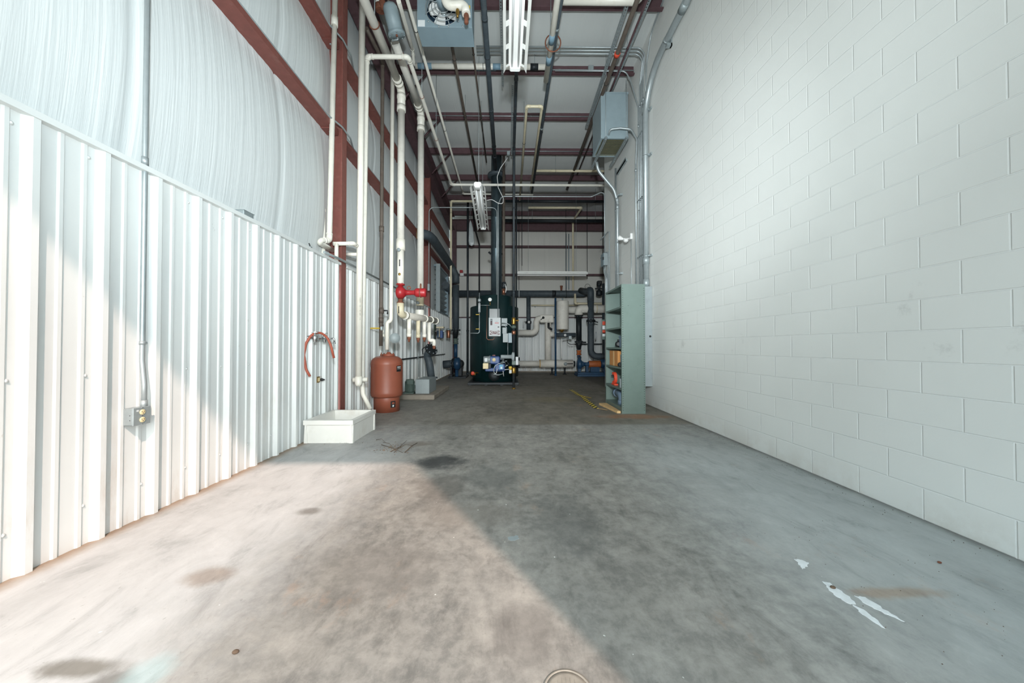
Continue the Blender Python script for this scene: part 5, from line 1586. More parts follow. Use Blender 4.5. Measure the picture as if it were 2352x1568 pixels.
for k in range(4):
    an = PI / 4 * 1.1 + k * PI / 2 + 0.45
    mb = MB()
    out = [(0.045, -0.04), (0.12, -0.085), (0.20, -0.095), (0.236, -0.05), (0.238, 0.02), (0.20, 0.065), (0.12, 0.05), (0.045, 0.03)]
    vs_ = []
    for dy in (0.0, 0.004):
        for u, v in out:
            tw = v * 0.35
            vs_.append((cx + u * math.cos(an) - v * math.sin(an), Y0 + 0.075 + dy + tw, czf + u * math.sin(an) + v * math.cos(an)))
    m_ = len(out)
    mb.add(vs_, [tuple(range(m_)), tuple(range(2 * m_ - 1, m_ - 1, -1))] + [(i, m_ + i, m_ + (i + 1) % m_, (i + 1) % m_) for i in range(m_)])
    t.part('fan_blade', mb, 'white_paint', fan)
mb = MB()
for rr, dy in ((0.265, -0.004), (0.215, -0.03), (0.165, -0.045), (0.115, -0.05)):
    mb.ring((cx, Y0 + dy, czf), (0, 1, 0), rr, 0.005, 48, 6)
for k in range(8):
    an = k * PI / 4 + 0.35
    mb.tube([(cx + 0.285 * math.cos(an), Y0 - 0.004, czf + 0.285 * math.sin(an)), (cx + 0.215 * math.cos(an), Y0 - 0.032, czf + 0.215 * math.sin(an)), (cx + 0.09 * math.cos(an), Y0 - 0.052, czf + 0.09 * math.sin(an))], 0.005, 6)
t.part('fan_guard', mb, 'emt')
t.part('rating_label', MB().box((at(960, 54, y=Y0).x, Y0 - 0.002, at(960, 61, y=Y0).z), (at(976, 54, y=Y0).x, Y0 - 0.0003, at(960, 46, y=Y0).z)), 'white_sticker')
t.part('small_label', MB().box((at(1075, 39, y=Y0).x, Y0 - 0.002, at(1075, 41.5, y=Y0).z), (at(1081, 39, y=Y0).x, Y0 - 0.0003, at(1075, 35, y=Y0).z)), 'white_sticker')
for px, py in ((984, 50), (1054, 49), (1008, 61.5), (1030, 61.5), (1063, 60.5)):
    q = at(px, py, y=Y0)
    t.part('screw', MB().lathe([(0.012, 0), (0.010, 0.01), (0.0, 0.013)], q, (0, -1, 0), 10), 'emt')
for px in (985, 1062):
    xx = at(px, 20, y=Y0).x
    t.part('hanger_rod', MB().cyl((xx, 5.2, ztp), (xx, 5.2, zc(5.2) - 0.02), 0.008, 8), 'galv')
# insulated pipe in front of it
yq = 4.72
pts = [at(1023, -40, y=yq), at(1023, 14, y=yq), at(1068, 12, y=yq), at(1071, 33, y=yq)]
t = pipe('insulated_pipe', 'white insulated bent pipe in front of the unit heater fan', pts, 0.058, 'pvc', R=0.10, n=20)
q = pts[-1]
t.part('brown_union', MB().lathe([(0.03, 0), (0.036, 0.02), (0.036, 0.06), (0.028, 0.075), (0.03, 0.12), (0.018, 0.135)], q, (0.02, 0, -1), 14), 'rust')
t.part('brass_cock', MB().lathe([(0.022, 0), (0.026, 0.02), (0.026, 0.06), (0.014, 0.08), (0.014, 0.11)], at(1051, 22, y=yq - 0.02), (0, 0, -1), 12), 'brass')
t.part('yellow_tag', MB().box((at(1074, 17, y=yq).x, yq - 0.01, at(1074, 18.5, y=yq).z), (at(1080, 17, y=yq).x, yq + 0.01, at(1074, 14, y=yq).z)), 'yellow')

# ------------------------------------------------------------------ strip lights
def strip_light(label, x, z, y0, y1, tilt=0.0, axis='y', xs=0.0):
    """open reflector strip light; lamps look down"""
    t = Thing('strip_light', label, 'light fixture', (x, (y0 + y1) / 2, z), 'fluorescent strip lights')
    def V(a, u, w):
        k = (a - y0) / (y1 - y0)
        return (x + xs * k + u, a, z + w) if axis == 'y' else (a, x + u, z + w)
    def sweep(poly, a, c):
        mb = MB(); n = len(poly)
        mb.add([V(a, u, w) for u, w in poly] + [V(c, u, w) for u, w in poly], [tuple(range(n)), tuple(range(2 * n - 1, n - 1, -1))] + [(i, n + i, n + (i + 1) % n, (i + 1) % n) for i in range(n)])
        return mb
    ch = t.part('channel', sweep([(-0.062, 0.0), (0.062, 0.0), (0.055, 0.05), (-0.055, 0.05)], y0, y1), 'reflector')
    for s in (-1, 1):
        # wing built of solid strips with long windows between them
        mb = MB()
        p0, p1, p2, p3 = (s * 0.062, 0.012), (s * 0.085, 0.006), (s * 0.118, -0.014), (s * 0.150, -0.075)
        def strip(a_, b_, ya, yb_):
            th = 0.002
            pol = [a_, b_, (b_[0], b_[1] + th), (a_[0], a_[1] + th)]
            mb.add([V(ya, u, w) for u, w in pol] + [V(yb_, u, w) for u, w in pol], [(0, 1, 2, 3), (7, 6, 5, 4), (0, 4, 5, 1), (1, 5, 6, 2), (2, 6, 7, 3), (3, 7, 4, 0)])
        strip(p0, p1, y0, y1)
        strip(p2, p3, y0 - 0.02, y1 + 0.02)
        n = 8
        L = y1 - y0
        for k in range(n + 1):
            c_ = y0 + L * k / n
            strip(p1, p2, max(y0, c_ - 0.035), min(y1, c_ + 0.035))
        t.part('reflector_wing', mb, 'reflector')
    for s in (-1, 1):
        mb = MB().tube([V(y0 + 0.03, s * 0.040, -0.022), V(y1 - 0.03, s * 0.040, -0.022)], 0.0135, 12)
        t.part('lamp_tube', mb, 'tube_glass')
    for a in (y0, y1):
        d = -0.012 if a == y0 else 0.012
        lo, hi = min(a - 0.025, a + 0.025), max(a - 0.025, a + 0.025)
        e = t.part('end_cap', sweep([(-0.068, 0.03), (-0.068, -0.035), (-0.055, -0.045), (0.055, -0.045), (0.068, -0.035), (0.068, 0.03)], lo, hi), 'white_paint')
        out = hi if a == y1 else lo
        sg = 1 if a == y1 else -1
        for u in (-0.042, 0.0, 0.042):
            ax = (0, sg, 0) if axis == 'y' else (sg, 0, 0)
            for oo in (out,):
                mb = MB().lathe([(0.013, -0.002), (0.013, 0.006), (0.008, 0.009), (0.0, 0.009)], V(oo, u, -0.018), ax, 12)
                t.part('lamp_holder', mb, 'galv', e)
    for f in (0.15, 0.85):
        a = y0 + (y1 - y0) * f
        p = Vector(V(a, 0, 0.05))
        t.part('hanger_chain', MB().cyl(p, (p.x, p.y, zc(p.y) - 0.03), 0.004, 6), 'galv')
    return t
z1_ = at(1183, 160, y=4.46).z
strip_light('white strip light with open reflector wings, nearest the door', 0.10, z1_ + 0.04, 2.02, 4.46, xs=-0.015)
q0, q1 = at(1097, 437, y=6.62), at(1110, 519, y=9.06)
strip_light('white strip light hung left of the boiler flue', q0.x, (q0.z + q1.z) / 2 + 0.03, 6.62, 9.06, xs=q1.x - q0.x)
b = MB().box((q0.x - 0.05, 6.56, q0.z + 0.03), (q0.x + 0.05, 6.66, q0.z + 0.14), None, 0.006)
single('junction_box', b, 'white_paint', 'white box on the near end of the strip light left of the flue', 'electrical box')
q0, q1 = at(1190, 628, y=12.2), at(1347, 628, y=12.2)
strip_light('white strip light hung crosswise in front of the back wall', 12.2, q0.z + 0.02, q0.x, q1.x, axis='x')
# cable from a small box to the far strip light
bx_ = at(1168, 352, y=8.9)
b = MB().box((bx_.x - 0.04, 8.86, bx_.z - 0.05), (bx_.x + 0.04, 8.93, bx_.z + 0.05), None, 0.005)
single('junction_box', b, 'galv', 'small grey box hanging at the ceiling beside the dark gas pipe', 'electrical box')
cp = pp((1166, 362, 8.9), (1150, 385, 8.95), (1142, 405, 8.98), (1144, 430, 8.98), (1156, 455, 8.95), (1155, 468, 8.92), (1145, 467, 8.9), (1130, 458, 8.88), (1118, 460, 8.88))
single('light_cable', MB().tube(cp, 0.008, 8, 0.12), 'white_paint', 'white cable sagging from the ceiling to the strip light left of the flue', 'cable')
# thin hanger rods dropping to the back piping
for px, py0, py1, y, nm in ((1199, 470, 610, 12.2, 'thin rod over the near end of the crosswise strip light'), (1349, 480, 640, 13.4, 'thin rod in front of the back wall, right of the crosswise strip light'),
                            (1385, 480, 640, 12.6, 'thin rod at the back, close to the end of the block wall')):
    a = at(px, py1, y=y)
    single('hanger_rod', MB().cyl(a, (a.x, y, zc(y) - 0.02), 0.010, 6), 'dark_iron', nm, 'rod')

# ================================================================== BOILER
YB0 = 10.55
bx0 = at(1135.5, 790, y=YB0).x
RB = 0.735
t = Thing('boiler', 'dark green upright boiler standing on a skid in the middle of the back room', 'boiler', (bx0, YB0, 0))
def bz(py, y=9.82): return at(1135, py, y=y).z
t.part('skid', MB().box((bx0 - 0.73, YB0 - 0.78, 0.02), (bx0 + 0.73, YB0 + 0.74, 0.085), None, 0.006), 'dark_iron')
for xx in (-0.70, -0.25, 0.2, 0.62):
    t.part('skid_foot', MB().box((bx0 + xx, YB0 - 0.76, 0.0), (bx0 + xx + 0.08, YB0 + 0.70, 0.02)), 'dark_iron')
zs1 = bz(700)
t.part('jacket', MB().lathe([(RB - 0.07, 0.085), (RB - 0.07, 0.20), (RB, 0.22), (RB, zs1 - 0.02), (RB - 0.02, zs1), (0.0, zs1)], (bx0, YB0, 0), (0, 0, 1), 72), 'boiler')
zs2 = bz(677)
t.part('front_shell', MB().lathe([(0.55, 0.22), (0.55, zs2 - 0.015), (0.53, zs2), (0.0, zs2)], (bx0 + 0.015, YB0 - 0.235, 0), (0, 0, 1), 72), 'boiler')
yf = YB0 - 0.235 - 0.55            # front-most line of the shell
mb = MB()
for an in (-1.25, -1.98):
    q = Vector((bx0 + 0.015 + 0.551 * math.cos(an), YB0 - 0.235 + 0.551 * math.sin(an), 0))
    mb.tube([q + Vector((0, 0, 0.25)), q + Vector((0, 0, zs2 - 0.03))], 0.004, 6)
t.part('jacket_seam', mb, 'boiler')
def bp(px, py, y=None): return at(px, py, y=yf if y is None else y)
# control panel
y1, y0 = yf - 0.01, yf - 0.17
a, c = bp(1122.5, 772, y0), bp(1150, 729, y0)
pn = t.part('control_panel', MB().box((a.x, y0, a.z), (c.x, y1 + 0.06, c.z), None, 0.008), 'panel_grey')
mb = MB()
w_, h_ = c.x - a.x, c.z - a.z
cx_, cz_ = (a.x + c.x) / 2, a.z + h_ * 0.19
t.part('logo_band', MB().box((a.x + 0.03, y0 - 0.002, cz_ - h_ * 0.105), (c.x - 0.03, y0 - 0.0005, cz_ + h_ * 0.105)), 'maroon', pn)
def ellipse(cx, cz, rx, rz, ya, yb, m, nm, par):
    N = 40
    vs_ = [(cx + rx * math.cos(2 * PI * k / N), y_, cz + rz * math.sin(2 * PI * k / N)) for y_ in (ya, yb) for k in range(N)]
    mb = MB().add(vs_, [tuple(range(N))[::-1], tuple(range(N, 2 * N))] + [(k, (k + 1) % N, N + (k + 1) % N, N + k) for k in range(N)])
    return t.part(nm, mb, m, par)
ellipse(cx_, cz_, w_ * 0.40, h_ * 0.10, y0 - 0.004, y0 - 0.002, 'white_sticker', 'logo_oval', pn)
ellipse(cx_, cz_, w_ * 0.365, h_ * 0.078, y0 - 0.0055, y0 - 0.004, 'maroon', 'logo_field', pn)
t.part('logo_lettering', text_mesh('FULTON', h_ * 0.135, Vector((cx_, y0 - 0.0065, cz_)), (PI / 2, 0, 0)), 'white_sticker', pn)
t.part('switch_strip', MB().box((a.x + 0.045, y0 - 0.004, c.z - 0.215), (a.x + 0.10, y0 - 0.0005, c.z - 0.04), None, 0.002), 'dark_iron', pn)
for k in range(3):
    t.part('indicator', MB().box((a.x + 0.055, y0 - 0.009, c.z - 0.09 - 0.055 * k), (a.x + 0.09, y0 - 0.004, c.z - 0.06 - 0.055 * k), None, 0.002), 'grey_paint' if k == 0 else 'maroon', pn)
t.part('red_print', MB().box((c.x - 0.165, y0 - 0.002, c.z - 0.165), (c.x - 0.055, y0 - 0.0005, c.z - 0.14)), 'pump_red', pn)
t.part('grey_print', MB().box((c.x - 0.15, y0 - 0.002, c.z - 0.115), (c.x - 0.08, y0 - 0.0005, c.z - 0.10)), 'grey_paint', pn)
t.part('latch', MB().box((c.x - 0.085, y0 - 0.006, a.z + h_ * 0.47), (c.x - 0.04, y0 - 0.0005, a.z + h_ * 0.52)), 'black', pn)
t.part('panel_bracket', MB().box((a.x + 0.01, y1 + 0.0, c.z), (c.x - 0.04, y1 + 0.03, bp(1130, 709, y1).z)), 'boiler')
# gauge glass column on the left
gy = yf - 0.02
gxl = bp(1101, 750, gy).x
t.part('gauge_column', MB().tube([(gxl, gy, bp(1101, 672, gy).z), (gxl, gy, bp(1101, 762, gy).z), (gxl - 0.03, gy, bp(1101, 765, gy).z), (bp(1079, 765, gy).x, gy, bp(1079, 765, gy).z)], 0.012, 8, 0.04), 'emt')
t.part('gauge_glass', MB().cyl((gxl, gy - 0.01, bp(1101, 717, gy).z), (gxl, gy - 0.01, bp(1101, 696, gy).z), 0.034, 14), 'panel_grey')
t.part('float_switch', MB().lathe([(0.03, 0), (0.045, 0.02), (0.045, 0.07), (0.03, 0.09)], (gxl, gy, bp(1101, 693, gy).z), (0, 0, 1), 14), 'galv')
for py in (722.5, 755.5):
    t.part('try_cock', MB().box((gxl - 0.10, gy - 0.035, bp(1101, py, gy).z - 0.010), (gxl + 0.01, gy - 0.012, bp(1101, py, gy).z + 0.012), None, 0.004), 'yellow')
# pressure gauge
gp = bp(1125.5, 688, yf - 0.02)
g = t.part('pressure_gauge', MB().lathe([(0.05, 0), (0.052, 0.03), (0.047, 0.032), (0.0, 0.032)], gp, (0, -1, 0), 24), 'white_paint')
t.part('gauge_stem', MB().cyl(gp + Vector((0, 0.01, -0.05)), gp + Vector((0, 0.01, -0.16)), 0.012, 8), 'brass', g)
t.part('siphon_pipe', MB().tube([bp(1126, 701, yf - 0.01), bp(1104, 701, yf - 0.02)], 0.007, 8), 'emt')
t.part('siphon_pipe', MB().tube([bp(1119, 701, yf - 0.015), bp(1118, 777, yf - 0.015), bp(1121, 780, yf - 0.015), bp(1134, 780, yf - 0.015), bp(1135, 773, yf - 0.02)], 0.007, 8, 0.04), 'copper')
# glossy plug and switches to the right of the panel
mb = MB()
for px0, px1, p0, p1 in ((1152, 1165, 731, 748), (1154, 1164, 752, 766)):
    q0, q1 = bp(px0, p1, yf + 0.02), bp(px1, p0, yf + 0.02)
    mb = MB()
    e = 0.012
    for lo, hi in (((q0.x, q0.z), (q1.x, q0.z + e)), ((q0.x, q1.z - e), (q1.x, q1.z)), ((q0.x, q0.z + e), (q0.x + e, q1.z - e)), ((q1.x - e, q0.z + e), (q1.x, q1.z - e))):
        mb.box((lo[0], yf - 0.03, lo[1]), (hi[0], yf - 0.018, hi[1]))
    mb.box((q0.x + e, yf - 0.02, q0.z + e), (q1.x - e, yf + 0.03, q1.z - e))
    t.part('data_plate', mb, 'grey_paint')
for px0, px1, p0, p1, m in ((1155, 1167, 765.5, 786, 'grey_paint'), (1167.5, 1176, 764.5, 787, 'heater'), (1179, 1183, 767, 787, 'heater')):
    q0, q1 = bp(px0, p1, yf - 0.06), bp(px1, p0, yf - 0.06)
    t.part('switch_box', MB().box((q0.x, yf - 0.06, q0.z), (q1.x, yf + 0.12, q1.z), None, 0.005), m)
t.part('flex_conduit', MB().tube([bp(1150, 742, yf - 0.10), bp(1162, 742, yf - 0.13), bp(1170, 745, yf - 0.12), bp(1174, 750, yf - 0.10)], 0.014, 8, 0.08), 'emt')
t.part('flex_conduit', MB().tube([bp(1150, 748, yf - 0.09), bp(1160, 748, yf - 0.10), bp(1164, 752, yf - 0.09), bp(1164, 766, yf - 0.05)], 0.010, 8, 0.06), 'emt')
t.part('small_conduit', MB().tube([bp(1166.5, 786, yf - 0.02), bp(1166.5, 818, yf - 0.02)], 0.009, 8), 'emt')
# flue stack and its neighbours
fx = at(1140.5, 560, y=YB0 - 0.1).x
zt_ = at(1140, 420, y=YB0).z
t.part('flue', MB().lathe([(0.165, zs2 - 0.0), (0.165, 4.05), (0.169, 4.06), (0.169, 4.09), (0.165, 4.10), (0.165, 5.0), (0.169, 5.01), (0.169, 5.04), (0.165, 5.05), (0.165, zc(YB0) - 0.05)], (fx, YB0 - 0.1, 0), (0, 0, 1), 40), 'flue')
t.part('flue_collar', MB().lathe([(0.165, 0), (0.27, -0.01), (0.28, -0.05), (0.27, -0.09), (0.165, -0.10)], (fx, YB0 - 0.1, at(1138, 411, y=YB0).z), (0, 0, -1), 40), 'slate_pipe')
t.part('flue_bracket', MB().tube([(fx - 0.24, YB0 - 0.1, at(1140, 583, y=YB0).z + 0.03), (fx - 0.17, YB0 - 0.1, at(1140, 585, y=YB0).z)], 0.03, 8).tube([(fx + 0.16, YB0 - 0.1, at(1140, 585, y=YB0).z), (fx + 0.24, YB0 - 0.1, at(1140, 585, y=YB0).z)], 0.03, 8), 'dark_iron')
# burner
yb_ = yf - 0.12
def bb(px0, py0, px1, py1, d0, d1, m, nm, bev=0.012, par=None):
    q0, q1 = bp(px0, py1, yf - d0), bp(px1, py0, yf - d0)
    return t.part(nm, MB().box((q0.x, yf - d0, q0.z), (q1.x, yf - d1, q1.z), None, bev), m, par)
bu = bb(1124, 818, 1148, 836, 0.30, -0.05, 'burner_blue', 'burner_housing', 0.03)
q = bp(1118, 826, yf - 0.26)
t.part('blower_motor', MB().lathe([(0.0, 0), (0.09, 0), (0.10, 0.02), (0.10, 0.14), (0.11, 0.16), (0.11, 0.19), (0.0, 0.19)], (q.x - 0.09, yf - 0.24, q.z), (1, 0, 0), 24), 'galv', bu)
t.part('motor_label', MB().box((q.x - 0.05, yf - 0.345, q.z - 0.05), (q.x + 0.02, yf - 0.341, q.z + 0.05)), 'white_sticker', bu)
q = bp(1134.5, 826, yf - 0.31)
t.part('orange_seal', MB().lathe([(0.05, 0), (0.05, 0.012), (0.0, 0.012)], (q.x, yf - 0.30, q.z), (0, -1, 0), 20), 'ivory', bu)
t.part('hinge_block', MB().box((q.x - 0.045, yf - 0.31, q.z + 0.10), (q.x + 0.04, yf - 0.20, q.z + 0.14), None, 0.006), 'maroon', bu)
bb(1109, 834, 1121.5, 847, 0.36, 0.20, 'ivory', 'transformer_box', 0.008)
bb(1121, 835, 1128, 846, 0.30, 0.12, 'dark_iron', 'cable_gland', 0.01)
bb(1114, 845, 1160, 853, 0.24, -0.05, 'burner_blue', 'air_box', 0.02)
ab = bb(1136, 835, 1160, 851, 0.32, -0.02, 'burner_blue', 'gas_actuator', 0.03)
bb(1147, 837, 1155, 848, 0.325, 0.321, 'light_blue', 'blue_label', 0.0, ab)
bb(1149.5, 842, 1153.5, 847, 0.327, 0.3255, 'white_sticker', 'label_print', 0.0, ab)
t.part('burner_wire', MB().tube([bp(1156, 836, yf - 0.33), bp(1146, 834, yf - 0.34), bp(1137, 840, yf - 0.34), bp(1133, 850, yf - 0.34), bp(1137, 860, yf - 0.34), bp(1145, 861, yf - 0.34), bp(1155, 858, yf - 0.32)], 0.011, 8, 0.10), 'emt')
t.part('burner_wire', MB().tube([bp(1142, 847, yf - 0.34), bp(1140, 857, yf - 0.34), bp(1134, 860, yf - 0.33)], 0.008, 8, 0.05), 'white_paint')
t.part('pilot_line', MB().tube([bp(1157, 864, yf - 0.2), bp(1155, 849, yf - 0.25), bp(1168, 848, yf - 0.4), bp(1176, 848, yf - 0.55)], 0.010, 8, 0.05), 'white_paint')
t.part('gas_link', MB().cyl(bp(1148, 824, yf - 0.2), bp(1156, 824, yf - 0.5), 0.03, 14), 'galv')
for k, (x0_, y0_, x1_, y1_) in enumerate(((1153, 829, 1165, 829), (1158, 822, 1163, 845), (1150, 832, 1160, 832), (1164, 830, 1170, 838), (1160, 842, 1166, 838))):
    t.part('trim_pipe', MB().cyl(bp(x0_, y0_, yf - 0.3 - 0.03 * k), bp(x1_, y1_, yf - 0.34 - 0.03 * k), 0.016, 10), 'dark_iron' if k % 2 else 'galv')
t.part('hand_hole', MB().lathe([(0.16, 0), (0.16, 0.03), (0.06, 0.05), (0.0, 0.05)], (bp(1135, 862).x, yf + 0.03, bp(1135, 862).z), (0, -1, 0), 28), 'dark_iron')
# blow-down with red handle
q = bp(1086, 857, yf + 0.05)
v = t.part('blowdown_pipe', MB().tube([bp(1102, 856, yf + 0.25), bp(1091, 856, yf + 0.10), bp(1091, 862, yf + 0.08)], 0.018, 10, 0.03), 'brass')
t.part('red_handle', MB().lathe([(0.0, 0), (0.05, 0), (0.055, 0.015), (0.05, 0.03), (0.015, 0.035), (0.0, 0.035)], q, (0, -1, 0), 20), 'safety_orange', v)
# back side knobs
for px, py in ((1192, 824), (1193, 841)):
    q = at(px, py, y=10.4)
    t.part('clean_out_knob', MB().lathe([(0.03, 0), (0.05, 0.02), (0.05, 0.05), (0.0, 0.05)], (bx0 + RB - 0.01, 10.4, q.z), (1, 0, 0), 16), 'black')

# relief line over the boiler with a valve
vx = at(1157, 560, y=10.2).x
zr = at(1157, 655, y=10.2).z
tt = Thing('relief_line', 'dark brown pipe with a gate valve over the right of the boiler', 'pipe', (vx, 10.2, zs2))
tt.part('pipe_run', MB().cyl((vx, 10.2, zs2), (vx, 10.2, zc(10.2) - 0.03), 0.042, 16), 'brown_pipe')
tt.part('gate_valve', MB().lathe([(0.05, -0.10), (0.07, -0.09), (0.06, -0.05), (0.085, 0.0), (0.06, 0.05), (0.07, 0.09), (0.05, 0.10)], (vx, 10.2, zr), (0, 0, 1), 18), 'dark_iron')
tt.part('handwheel', MB().ring((vx, 10.08, zr), (0, 1, 0), 0.075, 0.010, 22, 8), 'dark_iron')
tt.part('copper_stub', MB().cyl((vx, 10.2, at(1157, 676, y=10.2).z), (vx, 10.2, at(1157, 663, y=10.2).z), 0.05, 14), 'copper')
pipe('conduit', 'thin white tube beside the gate valve over the boiler', pp((1160, 652, 10.05), (1163, 664, 10.05), (1161, 672, 10.05)), 0.010, 'white_paint', R=0.04, cat='conduit')

# ================================================================== BACK LEFT: pumps and dark pipes
# concrete pad and base mounted pump
b = MB().box((-2.36, 7.17, 0), (-1.545, 8.95, 0.10), None, 0.012)
single('concrete_pad', b, 'concrete_pad', 'low concrete pad on the floor behind the brown tank', 'pad')
t = Thing('base_pump', 'grey pump set with a steel box guard on the low concrete pad', 'pump', (-1.85, 7.6, 0.10))
zp0 = 0.101
fa, fb = at(954, 899, y=7.36), at(986, 871, y=7.36)
t.part('guard_box', MB().box((fa.x, 7.36, zp0), (fb.x, 8.05, fb.z), None, 0.006), 'grey_paint')
t.part('guard_seam', MB().box(((fa.x + fb.x) / 2 - 0.003, 7.357, zp0 + 0.002), ((fa.x + fb.x) / 2 + 0.003, 7.3595, fb.z - 0.004)), 'galv')
mx = at(943, 880, y=7.5).x
t.part('motor', MB().lathe([(0.0, 0.0), (0.085, 0.0), (0.095, 0.02), (0.095, 0.20), (0.105, 0.205), (0.105, 0.225), (0.095, 0.23), (0.08, 0.27), (0.0, 0.28)], (mx, 7.45, zp0 + 0.03), (0, 0, 1), 24), 'motor_green')
mb = MB()
for k in range(14):
    an = 2 * PI * k / 14
    mb.box((-0.004, 0.09, 0.02), (0.004, 0.106, 0.20), Matrix.Translation((mx, 7.45, zp0 + 0.03)) @ Matrix.Rotation(an, 4, 'Z'))
t.part('cooling_fins', mb, 'motor_green', None, None, 'stuff')
t.part('motor_foot', MB().box((mx - 0.11, 7.34, zp0), (mx + 0.11, 7.56, zp0 + 0.03), None, 0.004), 'motor_green')
t.part('terminal_box', MB().box((mx - 0.03, 7.33, zp0 + 0.20), (mx + 0.10, 7.40, zp0 + 0.30), None, 0.006), 'motor_green')
t.part('coupling', MB().cyl((mx + 0.09, 7.55, zp0 + 0.13), (fa.x + 0.02, 7.6, zp0 + 0.13), 0.04, 16), 'dark_iron')
# strainer elbow rising off the pump
E = [at(992, 866, y=8.15), at(986, 832, y=8.15), at(984, 815, y=8.2), at(992, 803, y=8.1)]
E = [Vector((E[0].x, 8.15, fb.z - 0.10)), Vector((E[1].x, 8.15, E[1].z)), Vector((E[2].x - 0.02, 8.12, E[2].z)), Vector((E[3].x, 8.0, E[3].z))]
t.part('suction_elbow', MB().tube(E, 0.085, 22, 0.12), 'slate_pipe')
d = (E[3] - E[2]).normalized()
fl = t.part('flange', MB().cyl(E[3], E[3] + d * 0.03, 0.15, 26), 'dark_iron')
for k in range(8):
    u = d.orthogonal().normalized(); w_ = d.cross(u)
    c_ = E[3] + (u * math.cos(k * PI / 4) + w_ * math.sin(k * PI / 4)) * 0.125
    t.part('flange_bolt', MB().cyl(c_ - d * 0.025, c_ + d * 0.05, 0.010, 8), 'galv', fl)
t.part('lower_flange', MB().cyl(E[0] + Vector((0, 0, 0.05)), E[0] + Vector((0, 0, 0.08)), 0.13, 24), 'slate_pipe')
t.part('vent_pipe', MB().tube([E[2] + Vector((-0.09, 0, 0.02)), E[2] + Vector((-0.11, 0, 0.14)), E[2] + Vector((-0.02, 0, 0.20))], 0.012, 8, 0.03), 'dark_iron')
# long horizontal rail of small pipe along the liner
pipe('small_pipe', 'thin dark pipe along the liner behind the brown tank', [(XL + 0.06, 6.35, 0.83), (XL + 0.06, 12.6, 0.83)], 0.016, 'dark_iron', collars=((0, 0.15), (0, 0.4)), collar_m='galv', cr=1.6, cl=0.12)
for k, (px, pt, pb, yy, nm) in enumerate(((905, 790, 850, 7.1, 'nearest the brown tank'), (951, 742, 880, 8.2, 'between the white drops and the grey pump box'), (963, 780, 865, 9.0, 'behind the grey pump elbow'))):
    a = at(px, pt, y=yy); c = at(px, pb, y=yy)
    xx = XL + 0.05
    single('small_pipe', MB().tube([(xx, yy, a.z), (xx, yy, c.z)], 0.013, 8), 'galv', f'thin vertical tube on the liner wall, {nm}', 'pipe', 'small tubes on the liner wall')
# small gear on the liner: boxes and gauges
t = Thing('control_box', 'small blue and cream water treatment box on the liner wall below the cream pipe', 'electrical box', (-2.3, 11.0, 1.5))
for (x0_, y0_, x1_, y1_, m, nm) in ((1005, 759, 1010, 775, 'blue', 'blue_case'), (1012, 759, 1018, 776, 'burner_blue', 'blue_case'), (1003, 750, 1020, 754, 'pvc_cream', 'feed_pipe'), (1009, 752, 1011, 774, 'pvc_cream', 'down_pipe')):
    q0, q1 = at(x0_, y1_, y=11.0), at(x1_, y0_, y=11.0)
    t.part(nm, MB().box((q0.x, 10.9, q0.z), (q1.x, 11.1, q1.z), None, 0.008), m)
q0, q1 = at(1003, 778, y=11.0), at(1022, 745, y=11.0)
t.part('mount_board', MB().box((XL + 0.001, 10.85, q0.z), (XL + 0.05, 11.15, q1.z)), 'motor_green')
t.part('mount_arm', MB().box((XL + 0.05, 10.97, (q0.z + q1.z) / 2), (q1.x, 11.03, (q0.z + q1.z) / 2 + 0.03)), 'galv')
q = at(1030, 768, y=11.9)
t = Thing('filter_housing', 'copper coloured cylinder filter beside the foot of the cream pipe', 'filter', (q.x, 11.9, q.z - 0.15))
t.part('cylinder', MB().lathe([(0.065, 0), (0.07, 0.01), (0.07, 0.26), (0.065, 0.27)], (q.x, 11.9, q.z - 0.12), (0, 0, 1), 20), 'copper')
t.part('head', MB().lathe([(0.085, 0), (0.085, 0.04), (0.03, 0.06)], (q.x, 11.9, q.z + 0.15), (0, 0, 1), 20), 'galv')
t.part('wall_bracket', MB().box((XL + 0.001, 11.87, q.z + 0.16), (q.x, 11.93, q.z + 0.19)), 'galv')

# louvre frame on the left wall
t = Thing('wall_louvre', 'pale framed louvre opening high on the left wall beyond the second red column', 'louvre', (-2.35, 12.2, 2.3))
za, zb2 = at(1010, 716, x=-2.30).z, at(1010, 606, x=-2.30).z
yj = -2.30 * 788 / (1010 - 1168)
za, zb2 = at(1010, 716, y=yj).z, at(1010, 606, y=yj).z
t.part('jamb', MB().box((-2.42, yj - 0.06, za), (-2.28, yj + 0.04, zb2), None, 0.004), 'grey_paint')
t.part('jamb', MB().box((-2.50, 13.2, za), (-2.33, 13.28, zb2), None, 0.004), 'heater')
t.part('head', MB().box((-2.50, yj + 0.04, zb2 - 0.06), (-2.33, 13.2, zb2)), 'heater')
t.part('sill', MB().box((-2.50, yj + 0.04, za), (-2.33, 13.2, za + 0.05)), 'heater')
for k in range(9):
    zz = za + 0.12 + k * (zb2 - za - 0.24) / 8
    mb = MB().add([(-2.49, yj + 0.05, zz - 0.05), (-2.36, yj + 0.05, zz + 0.05), (-2.36, yj + 0.05, zz + 0.056), (-2.49, yj + 0.05, zz - 0.044)] + [(-2.49, 13.19, zz - 0.05), (-2.36, 13.19, zz + 0.05), (-2.36, 13.19, zz + 0.056), (-2.49, 13.19, zz - 0.044)],
                  [(3, 2, 1, 0), (4, 5, 6, 7), (0, 1, 5, 4), (1, 2, 6, 5), (2, 3, 7, 6), (3, 0, 4, 7)])
    t.part('blade', mb, 'galv')

